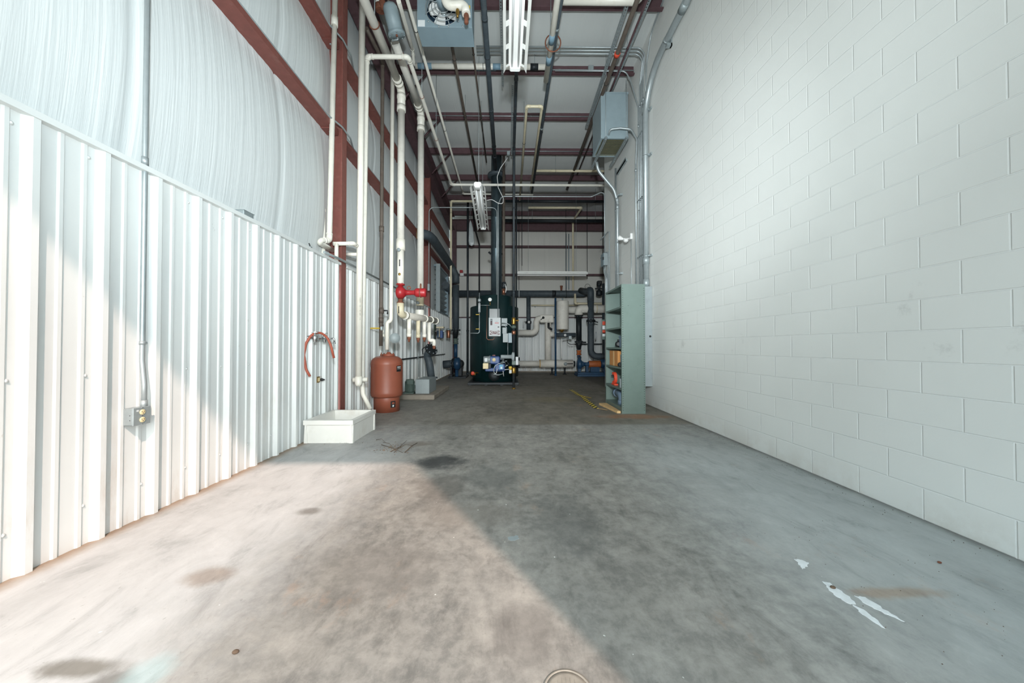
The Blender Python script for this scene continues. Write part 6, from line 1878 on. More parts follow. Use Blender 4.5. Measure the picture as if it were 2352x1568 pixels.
# big dark water main: high on the left wall, down, pump
xm = at(1047, 700, y=12.35).x
za_ = at(985, 535, x=-2.12)
zmn = at(1035, 600, y=12.1)
xh = -2.08
ym0 = -xh * 788 / (1168 - 988)
zh = at(988, 541, y=ym0).z
pts = [(xh, ym0, zh), (xh, 12.35, zh - 0.03), (xm, 12.35, zh - 0.4), (xm, 12.35, at(1047, 762, y=12.35).z)]
t = Thing('water_main', 'large dark insulated pipe running high on the left wall and down to the blue pump', 'pipe', (xm, 12.35, 0.9))
t.part('upper_run', MB().tube([(-2.37, ym0 - 0.12, zh + 0.02), (xh - 0.05, ym0 - 0.02, zh + 0.01), (xh, ym0 + 0.35, zh)] + pts[1:3] + [(xm, 12.35, at(1047, 650, y=12.35).z)], 0.125, 22, 0.25), 'slate_pipe')
t.part('wall_collar', MB().cyl((-2.40, ym0 - 0.13, zh + 0.02), (-2.33, ym0 - 0.10, zh + 0.02), 0.14, 22), 'wood')
t.part('riser', MB().cyl((xm, 12.35, at(1047, 655, y=12.35).z), (xm, 12.35, at(1047, 757, y=12.35).z), 0.118, 24), 'slate_pipe')
zf1 = at(1047, 758, y=12.35).z
fl = t.part('flange', MB().cyl((xm, 12.35, zf1 - 0.02), (xm, 12.35, zf1 + 0.02), 0.17, 26), 'dark_iron')
for k in range(8):
    an = k * PI / 4 + 0.2
    t.part('flange_bolt', MB().cyl((xm + 0.145 * math.cos(an), 12.35 + 0.145 * math.sin(an), zf1 - 0.04), (xm + 0.145 * math.cos(an), 12.35 + 0.145 * math.sin(an), zf1 + 0.045), 0.012, 8), 'galv', fl)
zf2 = at(1047, 778, y=12.35).z
t.part('reducer', MB().lathe([(0.12, 0), (0.11, -0.03), (0.06, zf2 - zf1)], (xm, 12.35, zf1), (0, 0, 1), 24), 'dark_iron')
zf3 = at(1047, 790, y=12.35).z
t.part('check_valve', MB().lathe([(0.10, 0), (0.10, 0.03), (0.07, 0.05), (0.085, 0.10), (0.07, 0.15), (0.10, 0.17), (0.10, 0.20)], (xm, 12.35, zf3), (0, 0, 1), 20), 'motor_green')
t.part('discharge', MB().cyl((xm, 12.35, at(1047, 820, y=12.35).z), (xm, 12.35, zf3), 0.065, 18), 'blue')
# blue pump with grey strainer
zpm = at(1050, 832, y=12.2).z
t = Thing('water_pump', 'blue centrifugal pump at the far left with a grey suction pipe', 'pump', (xm + 0.05, 12.2, 0))
zpm = 0.50
t.part('volute', MB().lathe([(0.0, -0.11), (0.16, -0.11), (0.22, -0.06), (0.22, 0.06), (0.16, 0.11), (0.0, 0.11)], (xm + 0.08, 12.2, zpm), (1, 0, 0), 32), 'blue')
t.part('suction_flange', MB().cyl((xm - 0.10, 12.2, zpm), (xm - 0.03, 12.2, zpm), 0.19, 28), 'dark_iron')
xs0 = at(1003, 835, y=12.2).x
t.part('suction_pipe', MB().cyl((-2.31, 12.2, zpm - 0.03), (xm - 0.09, 12.2, zpm), 0.135, 24), 'slate_pipe')
for k in range(8):
    an = k * PI / 4 + 0.2
    t.part('flange_bolt', MB().cyl((xm - 0.125, 12.2 + 0.16 * math.cos(an), zpm + 0.16 * math.sin(an)), (xm - 0.01, 12.2 + 0.16 * math.cos(an), zpm + 0.16 * math.sin(an)), 0.014, 8), 'galv')
t.part('pedestal', MB().lathe([(0.07, 0.0), (0.09, 0.02), (0.06, 0.04), (0.06, zpm - 0.18)], (xm + 0.06, 12.2, 0), (0, 0, 1), 18), 'blue')
t.part('motor', MB().lathe([(0.0, 0), (0.14, 0), (0.15, 0.02), (0.15, 0.34), (0.13, 0.38), (0.0, 0.38)], (xm + 0.12, 12.28, zpm - 0.02), (0, 1, 0), 26), 'dark_iron')
t.part('base_feet', MB().box((xm - 0.16, 12.0, 0.0), (xm - 0.06, 12.5, 0.12), None, 0.01).box((xm - 0.15, 12.1, 0.12), (xm - 0.10, 12.4, zpm - 0.1)), 'dark_iron')
t.part('base_plate', MB().box((xm - 0.2, 11.98, 0.0), (xm + 0.42, 12.8, 0.05), None, 0.008), 'dark_iron')
t.part('motor_saddle', MB().box((xm + 0.02, 12.35, 0.05), (xm + 0.22, 12.62, zpm - 0.13), None, 0.01), 'dark_iron')
# tall thin dark pipe in front of the back corner
qf = at(1074, 861, y=13.2)
pipe('sprinkler_riser', 'thin dark pipe from floor to ceiling left of the boiler', [(qf.x, 13.2, 0.0), (qf.x, 13.2, zc(13.2) - 0.03)], 0.042, 'black_pipe', collars=((0, 0.01), (0, 0.25)), collar_m='black_pipe', cr=1.3)
pts = [at(1091, 525, y=13.9), at(1101, 561, y=13.9), at(1101, 672, y=13.9)]
pts[2].x = pts[1].x
pipe('small_pipe', 'thin bent black pipe hanging in front of the back wall, left of the flue', [Vector((pts[0].x - 0.1, 13.9, zc(13.9) - 0.03))] + pts, 0.03, 'black', R=0.1)
pts = [at(1186, 480, y=12.8), at(1186, 668, y=12.8)]
pipe('small_pipe', 'thin dark pipe behind the gas pipe, near the end of the crosswise strip light', [Vector((pts[0].x, 12.8, zc(12.8) - 0.03)), Vector((pts[0].x, 12.8, at(1186, 705, y=12.8).z))], 0.026, 'black_pipe')
# milky plastic bag hung at the back
q0, q1 = at(1080, 506, y=12.9), at(1083, 566, y=12.9)
mb = MB()
prof = [(0.008, 0.0), (0.05, -0.12), (0.075, -0.30), (0.085, -0.55), (0.10, -0.80), (0.085, -0.93), (0.02, -0.96)]
vs_ = []
N = 20
for i, (r, z) in enumerate(prof):
    for k in range(N):
        a_ = 2 * PI * k / N
        rr = r * (1 + 0.25 * math.sin(3 * a_ + i * 0.6) + 0.12 * math.sin(7 * a_))
        vs_.append((q0.x + 0.06 * (-z) + rr * math.cos(a_), 12.9 + rr * 0.6 * math.sin(a_), q0.z + z))
mb.add(vs_, [(i * N + k, i * N + (k + 1) % N, (i + 1) * N + (k + 1) % N, (i + 1) * N + k) for i in range(len(prof) - 1) for k in range(N)] + [tuple(range(N)), tuple(range(len(prof) * N - 1, (len(prof) - 1) * N - 1, -1))], True)
t = Thing('plastic_bag', 'milky plastic bag hanging at the ceiling beside the strip light left of the flue', 'bag', (q0.x, 12.9, q1.z))
t.part('bag', mb, 'bag')
t.part('tie_string', MB().cyl(q0, (q0.x, 12.9, zc(12.9) - 0.03), 0.006, 6), 'emt')
# fire alarm strobe on the back wall
q = at(1060, 627, y=14.7)
t = Thing('alarm_horn', 'small red and white fire alarm horn on the back wall near the left corner', 'alarm', (q.x, 14.7, q.z - 0.1))
t.part('base', MB().box((q.x - 0.06, 14.66, q.z - 0.12), (q.x + 0.10, 14.79, q.z - 0.0), None, 0.01), 'white_paint')
t.part('strobe', MB().box((q.x - 0.07, 14.62, q.z + 0.0), (q.x + 0.06, 14.79, q.z + 0.12), None, 0.01), 'pump_red')

# ================================================================== BACK RIGHT
# main header along the back wall
yh = 14.25
zh = at(1200, 674.5, y=yh).z
xl_, xr2 = at(1050, 674, y=yh).x, at(1355, 674, y=yh).x
t = Thing('header_main', 'long dark insulated header pipe across the back wall behind the boiler', 'pipe', ((xl_ + xr2) / 2, yh, zh))
t.part('pipe_run', MB().tube([(xl_, yh, zh), (xr2 - 0.25, yh, zh), (xr2 + 0.0, yh - 0.05, zh + 0.17)], 0.138, 24, 0.2), 'slate_pipe')
t.part('left_elbow', MB().tube([(xl_ + 0.06, yh, zh), (xl_ - 0.18, yh, zh), (xl_ - 0.18, yh - 0.10, zh + 0.02), (xl_ - 0.18, yh - 1.75, zh + 0.05)], 0.14, 22, 0.2), 'slate_pipe')
for px in (1192, 1300):
    xx = at(px, 674, y=yh).x
    s_ = t.part('hanger', MB().ring((xx, yh, zh), (1, 0, 0), 0.15, 0.012, 26, 8), 'white_paint' if px == 1192 else 'dark_iron')
    t.part('hanger_rod', MB().cyl((xx, yh, zh + 0.14), (xx, yh, zc(yh) - 0.03), 0.010, 6), 'dark_iron', s_)
t.part('band', MB().cyl((at(1268, 674, y=yh).x, yh, zh), (at(1276, 674, y=yh).x, yh, zh), 0.145, 24), 'dark_iron')
# drop leg left with a valve
xd = at(1214, 720, y=yh).x
t = Thing('drop_pipe', 'dark insulated drop pipe from the header, right of the boiler', 'pipe', (xd, yh, at(1214, 757, y=yh).z))
t.part('pipe_run', MB().cyl((xd, yh, zh - 0.10), (xd, yh, at(1214, 757, y=yh).z), 0.088, 20), 'slate_pipe')
zv = at(1214, 740, y=yh).z
t.part('valve_body', MB().cyl((xd, yh, zv - 0.05), (xd, yh, zv + 0.05), 0.12, 22), 'dark_iron')
t.part('dial', MB().lathe([(0.0, 0.0), (0.05, 0.0), (0.05, 0.03), (0.0, 0.03)], (xd + 0.01, yh - 0.12, zv), (0, -1, 0), 18), 'white_paint')
t.part('lever', MB().tube([(xd - 0.08, yh, zv + 0.03), (xd - 0.22, yh, zv + 0.05), (xd - 0.22, yh, zv - 0.22)], 0.016, 8, 0.02), 'white_paint')
# cream return: off the boiler, elbow up, box valve, down
yr = 13.6
a = at(1188, 764, y=yr); 
pts = [Vector((bx0 + RB * 0.6, yr - 0.4, a.z)), at(1236, 764, y=yr), at(1232, 734, y=yr), at(1246, 732, y=yr)]
pts = [at(1180, 764, y=yr), Vector((at(1232, 764, y=yr).x, yr, a.z)), Vector((at(1232, 734, y=yr).x, yr, at(1232, 732, y=yr).z)), at(1248, 731, y=yr)]
t = pipe('insulated_pipe', 'off-white insulated pipe leaving the boiler side and turning up to the valve box', pts, 0.118, 'pvc_grey', R=0.2, n=22)
t.part('valve_box', MB().box((at(1240, 741, y=yr).x, yr - 0.12, at(1240, 741, y=yr).z), (at(1271, 741, y=yr).x, yr + 0.14, at(1240, 723, y=yr).z), None, 0.03), 'pvc_grey')
t.part('handle', MB().lathe([(0.0, 0), (0.04, 0), (0.05, 0.03), (0.03, 0.06), (0.0, 0.06)], (at(1247, 730, y=yr).x, yr - 0.12, at(1247, 730, y=yr).z), (0, -1, 0), 16), 'black')
t.part('handle_arm', MB().cyl((at(1247, 730, y=yr).x, yr - 0.16, at(1247, 730, y=yr).z), (at(1241, 735, y=yr).x, yr - 0.15, at(1241, 735, y=yr).z), 0.014, 8), 'black')
xd = at(1259, 780, y=yr).x
t.part('down_leg', MB().tube([(xd, yr, at(1258, 738, y=yr).z), (xd, yr, at(1258, 826, y=yr).z)], 0.130, 22), 'pvc_grey')
t.part('branch', MB().tube([(xd, yr, at(1258, 767, y=yr).z), (at(1276, 767, y=yr).x, yr, at(1258, 767, y=yr).z)], 0.12, 20), 'pvc_grey')
t.part('black_valve', MB().tube([at(1260, 741, y=yr - 0.18), at(1260, 752, y=yr - 0.18), at(1268, 757, y=yr - 0.18)], 0.045, 12, 0.05), 'black')
# floor level return
yl = 13.6
zl = at(1250, 835, y=yl).z
t = Thing('floor_return', 'off-white insulated pipe lying near the floor between boiler and blue pump', 'pipe', (at(1250, 835, y=yl).x, yl, zl - 0.15))
xL_, xR_ = at(1186, 835, y=yl).x, at(1316, 835, y=yl).x
xq = at(1240, 835, y=yl).x
t.part('thin_run', MB().cyl((xL_, yl, zl), (xq, yl, zl), 0.115, 22), 'pvc_grey')
t.part('thick_run', MB().cyl((xq, yl, zl), (xR_, yl, zl), 0.155, 24), 'pvc_grey')
t.part('tan_joint', MB().cyl((xq - 0.02, yl, zl), (xq + 0.02, yl, zl), 0.16, 24), 'wood')
t.part('end_flange', MB().cyl((xR_, yl, zl), (xR_ + 0.08, yl, zl), 0.11, 22), 'dark_iron')
xv = at(1299, 835, y=yl - 0.2).x
t.part('valve_knob', MB().sphere((xv, yl - 0.20, zl), 0.07), 'grey_paint')
t.part('valve_lever', MB().cyl((xv, yl - 0.20, zl), (at(1316, 834, y=yl - 0.2).x, yl - 0.20, zl + 0.01), 0.018, 8), 'black')
for px in (1268, 1297):
    xx = at(px, 850, y=yl).x
    t.part('floor_stand', MB().lathe([(0.09, 0), (0.09, 0.02), (0.035, 0.03), (0.035, zl - 0.19), (0.07, zl - 0.15)], (xx, yl, 0), (0, 0, 1), 14), 'dark_iron')
# white tank hung on the pipes
yt = 13.3
xt2 = at(1292, 720, y=yt).x
z0_, z1_ = at(1292, 757, y=yt).z, at(1292, 691, y=yt).z
t = Thing('water_tank', 'white cylindrical tank on the back pipes right of the boiler', 'tank', (xt2, yt, z0_))
t.part('shell', MB().lathe([(0.0, 0), (0.20, 0), (0.235, 0.015), (0.24, 0.04), (0.24, z1_ - z0_ - 0.04), (0.235, z1_ - z0_ - 0.015), (0.20, z1_ - z0_), (0.0, z1_ - z0_)], (xt2, yt, z0_), (0, 0, 1), 36), 'pvc_grey')
t.part('top_nipple', MB().cyl((xt2, yt, z1_), (xt2, yt, z1_ + 0.12), 0.03, 12), 'galv')
t.part('bottom_fitting', MB().lathe([(0.10, 0.0), (0.10, 0.03), (0.05, 0.06), (0.05, 0.10)], (xt2 - 0.03, yt, z0_), (0, 0, -1), 16), 'brass')
zz = at(1292, 769, y=yt).z
xo = at(1329, 769, y=yt).x
t.part('support_pipe', MB().cyl((at(1277, 768, y=yt).x, yt, zz), (xo - 0.12, yt, zz), 0.085, 18), 'slate_pipe')
# blue-black post
xp = at(1276, 790, y=13.0).x
pipe('blue_post', 'dark blue pipe post from floor to header, left of the white tank', [(xp, 13.0, 0.0), (xp, 13.0, at(1276, 684, y=13.0).z)], 0.036, 'blue', collars=((0, 0.01), (0, 0.55)), collar_m='blue', cr=1.3, cat='post')
# red lamp on the header
q = at(1289.5, 664, y=14.2)
t = Thing('indicator_lamp', 'small rusty red cup fitting standing on the header pipe', 'fitting', (q.x, 14.2, q.z))
t.part('cup', MB().lathe([(0.035, 0), (0.04, 0.02), (0.05, 0.15), (0.06, 0.155), (0.06, 0.19), (0.0, 0.19)], (q.x, 14.2, zh + 0.14), (0, 0, 1), 18), 'rust')
# black valve stack and the white elbow over it
ys_ = 13.3
xs_ = at(1329.5, 750, y=ys_).x
def zs_(py): return at(1329, py, y=ys_).z
t = Thing('valve_stack', 'black flanged valve stack over the blue pump at the back right', 'pipe', (xs_, ys_, zs_(818)))
t.part('upper_spool', MB().cyl((xs_, ys_, zs_(724)), (xs_, ys_, zs_(784)), 0.105, 24), 'dark_iron')
for py in (725, 785):
    fl = t.part('flange', MB().cyl((xs_, ys_, zs_(py) - 0.025), (xs_, ys_, zs_(py) + 0.025), 0.165, 26), 'dark_iron')
    for k in range(8):
        an = k * PI / 4 + 0.2
        t.part('flange_bolt', MB().cyl((xs_ + 0.14 * math.cos(an), ys_ + 0.14 * math.sin(an), zs_(py) - 0.045), (xs_ + 0.14 * math.cos(an), ys_ + 0.14 * math.sin(an), zs_(py) + 0.045), 0.013, 8), 'galv', fl)
t.part('reducer', MB().lathe([(0.12, 0), (0.11, -0.06), (0.07, zs_(803) - zs_(787))], (xs_, ys_, zs_(787)), (0, 0, 1), 24), 'dark_iron')
t.part('rusty_coupling', MB().lathe([(0.10, 0), (0.10, 0.03), (0.07, 0.05), (0.07, 0.13), (0.10, 0.15), (0.10, 0.18)], (xs_, ys_, zs_(815)), (0, 0, 1), 22), 'orange')
t.part('side_branch', MB().cyl((xs_ + 0.10, ys_, zs_(786)), (xs_ + 0.28, ys_, zs_(786)), 0.03, 12), 'dark_iron')
t.part('nipple', MB().cyl((xs_, ys_, zs_(822)), (xs_, ys_, zs_(813)), 0.065, 18), 'blue')
we = [Vector((xs_, ys_, zs_(724))), Vector((xs_, ys_, at(1340, 709, y=ys_).z)), Vector((at(1425, 709, y=ys_).x, ys_, at(1340, 709, y=ys_).z))]
t2 = pipe('insulated_pipe', 'fat off-white elbow pipe on top of the black valve stack, running to the right', we, 0.155, 'pvc_grey', R=0.3, n=24, collars=((1, 0.28), (1, 0.42)), collar_m='pvc_cream', cr=1.03)
xq0, xq1 = at(1308, 711, y=14.1).x, at(1322, 711, y=14.1).x
pipe('insulated_pipe', 'off-white pipe piece behind the white tank', [(xq0 - 0.3, 14.1, at(1300, 712, y=14.1).z), (xq1 + 0.6, 14.1, at(1300, 712, y=14.1).z)], 0.14, 'pvc_grey', n=20)
# cream small line with tee
pts = [at(1321, 682, y=13.9), at(1321, 697, y=13.9), at(1425, 697, y=13.9)]
pipe('cream_line', 'small cream pipe turning right above the fat white elbow', [Vector((pts[0].x, 13.9, zh - 0.05)), pts[1], Vector((pts[2].x, 13.9, pts[1].z))], 0.045, 'pvc_cream', R=0.06, elbow=[1])
zl2 = at(1280, 701, y=14.6).z
t = pipe('cream_line', 'thin cream pipe along the back wall behind the white tank', [(at(1220, 701, y=14.6).x, 14.6, zl2), (at(1325, 701, y=14.6).x, 14.6, zl2)], 0.032, 'pvc_cream')
for px in (1230, 1315):
    xx = at(px, 701, y=14.6).x
    t.part('bracket', MB().box((xx - 0.015, 14.58, zl2 - 0.05), (xx + 0.015, YB + 0.10, zl2 - 0.03)), 'galv')
# big dark leg on the right
yd = 13.2
xd = at(1357, 760, y=yd).x
def zd(py): return at(1357, py, y=yd).z
t = Thing('pump_suction', 'big dark insulated leg right of the black valve stack, down to the pump', 'pipe', (xd, yd, zd(830)))
t.part('top_bend', MB().tube([(xd - 0.18, yh - 0.1, zh + 0.12), (xd - 0.02, yd + 0.3, zd(668)), (xd, yd, zd(663)), (xd, yd, zd(690))], 0.128, 24, 0.25), 'slate_pipe')
t.part('leg', MB().tube([(xd, yd, zd(680)), (xd, yd, zd(818)), (xd + 0.75, yd, zd(818))], 0.122, 24, 0.25), 'slate_pipe')
fl = t.part('flange', MB().cyl((xd, yd, zd(740)), (xd, yd, zd(734.5)), 0.17, 26), 'dark_iron')
for k in range(8):
    an = k * PI / 4 + 0.2
    t.part('flange_bolt', MB().cyl((xd + 0.145 * math.cos(an), yd + 0.145 * math.sin(an), zd(743)), (xd + 0.145 * math.cos(an), yd + 0.145 * math.sin(an), zd(732)), 0.013, 8), 'galv', fl)
t.part('flange_handle', MB().cyl((xd + 0.15, yd, zd(738)), (xd + 0.28, yd, zd(740)), 0.02, 8), 'dark_iron')
t.part('gauge_tube', MB().cyl((at(1368, 777, y=yd).x, yd - 0.05, zd(777)), (at(1368, 777, y=yd).x, yd - 0.05, zd(762)), 0.028, 12).cyl((xd + 0.08, yd - 0.03, zd(779)), (at(1368, 777, y=yd).x + 0.01, yd - 0.05, zd(778)), 0.016, 8), 'panel_grey')
t.part('wire_loop', MB().ring((xd - 0.12, yd, zd(658)), (0, 1, 0), 0.10, 0.007, 20, 6), 'black')
# cluster of black gauges at the far right
q = at(1376, 660, y=13.6)
t = Thing('relief_valves', 'black valve cluster at the top right of the back piping', 'valve', (q.x, 13.6, q.z - 0.2))
t.part('body', MB().lathe([(0.05, -0.35), (0.12, -0.30), (0.12, -0.15), (0.05, -0.10), (0.05, 0.05), (0.10, 0.08), (0.10, 0.16), (0.04, 0.20)], (q.x, 13.6, q.z), (0, 0, 1), 20), 'dark_iron')
t.part('bonnet', MB().box((q.x - 0.08, 13.5, q.z + 0.12), (q.x + 0.10, 13.7, q.z + 0.26), None, 0.02), 'black')
t.part('right_leg', MB().cyl((q.x + 0.22, 13.6, 0.0), (q.x + 0.22, 13.6, q.z + 0.15), 0.10, 20), 'slate_pipe')
t.part('arm', MB().cyl((q.x - 0.16, 13.6, q.z - 0.05), (q.x + 0.22, 13.6, q.z - 0.05), 0.03, 10), 'dark_iron')
# small gauge line below the tank
t = pipe('gauge_line', 'small galvanized gauge line below the white tank', pp((1290, 778, 13.2), (1310, 776, 13.2)), 0.022, 'galv')
q = at(1298, 769.5, y=13.15)
t.part('dial_gauge', MB().lathe([(0.045, 0), (0.048, 0.03), (0.0, 0.03)], q, (0, -1, 0), 20), 'white_paint')
t.part('down_tube', MB().cyl(at(1290, 778, y=13.2), at(1290, 822, y=13.2), 0.03, 10), 'white_paint')
t.part('sensing_wire', MB().tube(pp((1302, 780, 13.2), (1304, 788, 13.2), (1312, 791, 13.2), (1322, 790, 13.25)), 0.012, 8, 0.1), 'black')
t.part('cross_fitting', MB().box((at(1306, 779, y=13.2).x, 13.16, at(1306, 779, y=13.2).z), (at(1313, 779, y=13.2).x, 13.24, at(1313, 771, y=13.2).z), None, 0.01), 'galv')
zz = at(1340, 790, y=14.5).z
t = pipe('small_pipe', 'thin dark pipe along the back liner behind the black valve stack', [(at(1322, 790, y=14.5).x, 14.5, zz), (at(1420, 790, y=14.5).x, 14.5, zz)], 0.028, 'black_pipe')
t.part('bracket', MB().box((at(1345, 790, y=14.5).x, 14.48, zz - 0.05), (at(1345, 790, y=14.5).x + 0.03, YB - 0.001, zz - 0.025)), 'galv')
# thin conduits down the back wall
for px, nm in ((1300.5, 'left of the pair'), (1306.5, 'right of the pair')):
    a = at(px, 640, y=14.68)
    pipe('conduit', f'thin conduit down the back wall behind the crosswise strip light, {nm}', [(a.x, 14.68, 5.95), (a.x, 14.68, at(px, 665, y=14.68).z)], 0.018, 'heater', cat='conduit', group='conduits on the back wall')
# base mounted blue pump with orange coupling
yp = 12.9
def P_(px, py): return at(px, py, y=yp)
t = Thing('circulation_pump', 'blue base-mounted pump with an orange motor coupling at the back right', 'pump', (P_(1350, 855).x, yp, 0))
zq = P_(1335, 836).z
x0_ = P_(1324, 836).x
t.part('base_frame', MB().box((x0_ - 0.02, yp - 0.30, 0.0), (P_(1420, 850).x, yp + 0.35, 0.09), None, 0.01).box((x0_ + 0.0, yp - 0.26, 0.09), (P_(1420, 850).x, yp + 0.30, 0.15), None, 0.008), 'blue')
t.part('volute', MB().lathe([(0.0, 0.0), (0.13, 0.0), (0.19, 0.04), (0.19, 0.14), (0.13, 0.18), (0.0, 0.18)], (x0_ + 0.02, yp, zq), (1, 0, 0), 32), 'blue')
t.part('discharge', MB().cyl((x0_ + 0.10, yp + 0.05, zq + 0.12), (xs_, ys_ - 0.15, zs_(820)), 0.065, 18), 'blue')
t.part('bearing_frame', MB().lathe([(0.12, 0), (0.10, 0.05), (0.07, 0.08), (0.07, 0.22), (0.10, 0.24), (0.10, 0.28)], (x0_ + 0.20, yp, zq), (1, 0, 0), 24), 'blue')
t.part('bearing_foot', MB().box((x0_ + 0.05, yp - 0.08, 0.15), (x0_ + 0.16, yp + 0.08, zq - 0.1), None, 0.01).box((x0_ + 0.34, yp - 0.08, 0.15), (x0_ + 0.44, yp + 0.08, zq - 0.04), None, 0.01), 'blue')
xo0, xo1 = P_(1352, 836).x, P_(1379, 836).x
t.part('coupling_guard', MB().lathe([(0.0, 0), (0.12, 0), (0.13, 0.02), (0.13, xo1 - xo0 - 0.02), (0.12, xo1 - xo0), (0.0, xo1 - xo0)], (xo0, yp, zq + 0.0), (1, 0, 0), 26), 'orange')
t.part('guard_foot', MB().box((xo0 + 0.05, yp - 0.10, 0.15), (xo1 - 0.05, yp + 0.10, zq - 0.10), None, 0.01), 'blue')
t.part('motor', MB().lathe([(0.0, 0), (0.15, 0), (0.17, 0.03), (0.17, 0.45), (0.15, 0.50), (0.0, 0.50)], (xo1 + 0.02, yp, zq + 0.02), (1, 0, 0), 28), 'blue')
t.part('motor_foot', MB().box((xo1 + 0.1, yp - 0.14, 0.15), (xo1 + 0.42, yp + 0.14, zq - 0.10), None, 0.01), 'blue')
t.part('fins', MB().box((x0_ + 0.235, yp - 0.095, zq - 0.095), (x0_ + 0.25, yp + 0.095, zq + 0.095), None, 0.004), 'blue')

# ================================================================== FLOOR DETAILS
def litter(n, cx, cy, sx, sy, size):
    mb = MB()
    for k in range(n):
        x, y = random.gauss(cx, sx), random.gauss(cy, sy)
        a_ = random.uniform(0, PI); s_ = random.uniform(0.5, 1.3) * size
        dx, dy = math.cos(a_) * s_, math.sin(a_) * s_
        nx_, ny_ = -dy * 0.4, dx * 0.4
        z = 0.002 + random.uniform(0, 0.004)
        q = [(x - dx, y - dy, z), (x + nx_, y + ny_, z + s_ * 0.2), (x + dx, y + dy, z), (x - nx_, y - ny_, z)]
        q2 = [(a, b_, c - 0.0015) for a, b_, c in q]
        mb.add(q + q2, [(0, 3, 2, 1), (4, 5, 6, 7), (0, 1, 5, 4), (1, 2, 6, 5), (2, 3, 7, 6), (3, 0, 4, 7)])
    return mb
q = at(905, 1030, z=0)
single('leaf_litter', litter(70, q.x, q.y, 0.10, 0.09, 0.012), 'leaf_dry', 'dry leaf crumbs on the concrete in front of the mop sink', 'leaf litter', None, 'stuff')
q = at(760, 1012, z=0)
single('dirt_crumbs', litter(60, q.x, q.y - 0.05, 0.35, 0.05, 0.006), 'leaf_dry', 'thin line of brown crumbs along the foot of the mop sink', 'dirt', None, 'stuff')
mb = MB()
for _ in range(220):
    y = random.uniform(1.6, 8.5)
    x = 2.62 - abs(random.gauss(0, 0.07))
    a_ = random.uniform(0, PI); s_ = random.uniform(0.001, 0.0045)
    mb.add([(x + s_ * math.cos(a_ + k * 2.1), y + s_ * math.sin(a_ + k * 2.1), 0.001) for k in range(3)] + [(x, y, 0.001 + s_)], [(0, 1, 3), (1, 2, 3), (2, 0, 3), (2, 1, 0)])
for _ in range(90):
    y = random.uniform(1.15, 2.2)
    x = random.gauss(1.9, 0.2)
    a_ = random.uniform(0, PI); s_ = random.uniform(0.001, 0.003)
    mb.add([(x + s_ * math.cos(a_ + k * 2.1), y + s_ * math.sin(a_ + k * 2.1), 0.001) for k in range(3)] + [(x, y, 0.001 + s_)], [(0, 1, 3), (1, 2, 3), (2, 0, 3), (2, 1, 0)])
single('wall_debris', mb, 'bark', 'scatter of small dark crumbs on the floor along the block wall', 'debris', None, 'stuff')
tw = [((876, 1022), (925, 1040), 0.006), ((898, 1038), (916, 1028), 0.007), ((905, 1040), (934, 1012), 0.005), ((930, 1040), (958, 1018), 0.009), ((880, 1016), (905, 1030), 0.004), ((864, 1010), (885, 1016), 0.004), ((912, 1030), (948, 1024), 0.004)]
lab = ['longest thin twig in the twig pile beside the mop sink', 'short thick twig in the middle of the twig pile', 'thin twig pointing away from the camera in the twig pile', 'thick dark stick at the right of the twig pile',
       'thin twig at the left of the twig pile', 'tiny twig nearest the mop sink corner', 'thin twig lying across the twig pile']
for k, ((a, c, r), lb) in enumerate(zip(tw, lab)):
    p, q = at(*a, z=0), at(*c, z=0)
    m_ = (p + q) / 2 + Vector((0.008, 0.006, 0))
    zz = r * 0.6 + 0.001 + 0.004 * k
    r *= 0.62
    single('twig', MB().tube([p + Vector((0, 0, r + 0.001)), m_ + Vector((0, 0, zz + r)), q + Vector((0, 0, r + 0.001))], r, 6, 0.05, True, r * 0.5), 'bark', lb, 'twig', 'twigs beside the mop sink')
# white paint spills (flat films)
def splat(name, pts, label):
    P3 = [at(x, y, z=0) for x, y in pts]
    n = len(P3)
    fine = []
    for i in range(n):
        a, c = P3[i], P3[(i + 1) % n]
        for k in range(5):
            v = a.lerp(c, k / 5)
            d = (c - a); nr = Vector((-d.y, d.x, 0))
            fine.append(v + nr * random.uniform(-0.10, 0.10))
    m_ = len(fine)
    c_ = sum(fine, Vector()) / m_
    mb = MB()
    mb.add([v + Vector((0, 0, 0.0016)) for v in fine] + [c_ + Vector((0, 0, 0.0022))] + [v + Vector((0, 0, 0.0002)) for v in fine], [(i, (i + 1) % m_, m_) for i in range(m_)] + [(m_ + 1 + i, m_ + 1 + (i + 1) % m_, (i + 1) % m_, i) for i in range(m_)])
    return single(name, mb, 'splash', label, 'paint spill', 'white paint spills')
splat('paint_spill', [(1824, 1284), (1842, 1286), (1860, 1294), (1852, 1302), (1844, 1308), (1836, 1297)], 'small arrow-shaped white paint spill on the floor, the one farther from the camera')
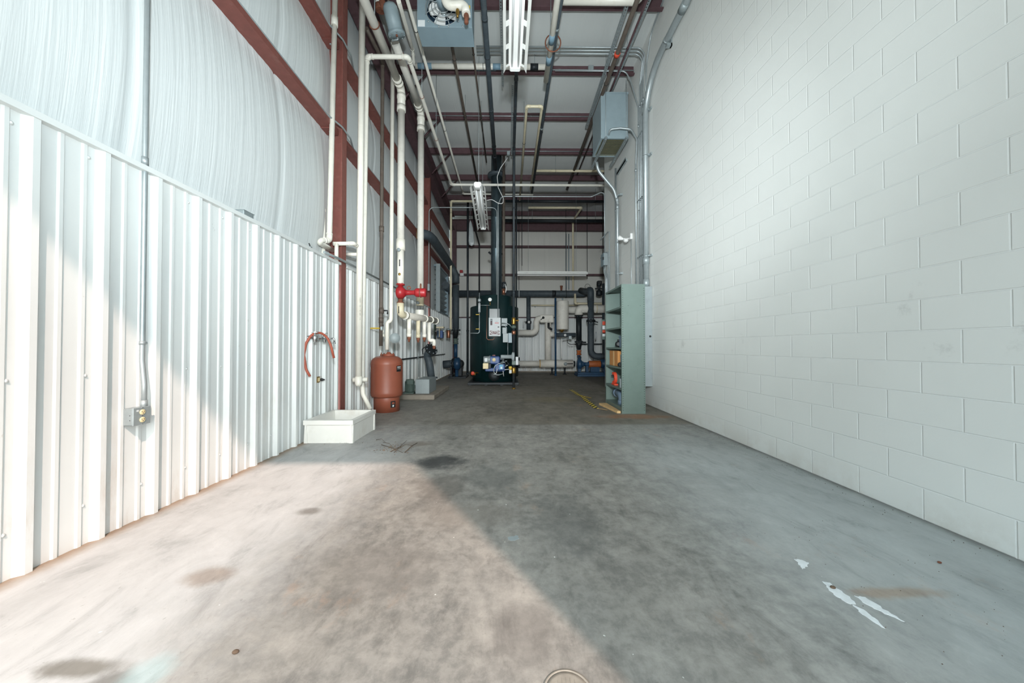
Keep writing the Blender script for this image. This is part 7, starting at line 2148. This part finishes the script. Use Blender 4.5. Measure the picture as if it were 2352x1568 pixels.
splat('paint_spill', [(1888, 1335), (1905, 1338), (1920, 1350), (1950, 1370), (1966, 1388), (1950, 1386), (1925, 1372), (1905, 1356)], 'large broken white paint spill on the floor near the block wall')
splat('paint_spill', [(1962, 1368), (1985, 1372), (2030, 1398), (2078, 1428), (2040, 1412), (2000, 1394)], 'thin white paint streak trailing from the large spill, on the side of the block wall')
splat('paint_spill', [(1958, 1388), (1985, 1400), (2010, 1420), (2032, 1444), (2000, 1424), (1976, 1408)], 'short white paint streak trailing from the large spill, on the camera side')
# blue chalky chip and small pebbles
q = at(1178, 1236, z=0)
splat('paint_spill', [(1166, 1233), (1190, 1230), (1192, 1238), (1180, 1242), (1168, 1240)], 'small pale chip mark at the edge of the sunlit floor').data.materials[0] = M['grey_paint']
for k, (px, py, r, lb) in enumerate(((541, 1500, 0.010, 'small brown pebble alone on the sunlit floor at the bottom left'), (2158, 1293, 0.008, 'reddish pebble on the floor near the block wall at the right'), (1913, 1351, 0.010, 'dark bolt stub in the large white paint spill'))):
    q = at(px, py, z=0)
    single('pebble', MB().sphere((q.x, q.y, r * 0.6), r, (1.2, 0.9, 0.6), 12, 8), 'bark' if k != 1 else 'rust', lb, 'pebble')
# round cleanout cover at the bottom edge
q = at(1305, 1592, z=0)
t = Thing('cleanout_cover', 'round metal cleanout cover set in the floor at the bottom edge', 'drain cover', (q.x, q.y, 0))
t.part('rim', MB().lathe([(0.082, 0.0), (0.082, 0.003), (0.074, 0.004), (0.073, 0.001)], (q.x, q.y, 0), (0, 0, 1), 40), 'cover_metal')
t.part('plate', MB().lathe([(0.072, 0.0), (0.072, 0.003), (0.060, 0.0035), (0.0, 0.0035)], (q.x, q.y, 0.0), (0, 0, 1), 40), 'cover_metal')
mb = MB()
for k in range(-3, 4):
    h_ = math.sqrt(max(0.0, 0.05 ** 2 - (k * 0.014) ** 2))
    mb.box((q.x + k * 0.014 - 0.001, q.y - h_, 0.0034), (q.x + k * 0.014 + 0.001, q.y + h_, 0.0046))
t.part('tread_pattern', mb, 'cover_metal', None, None, 'stuff')
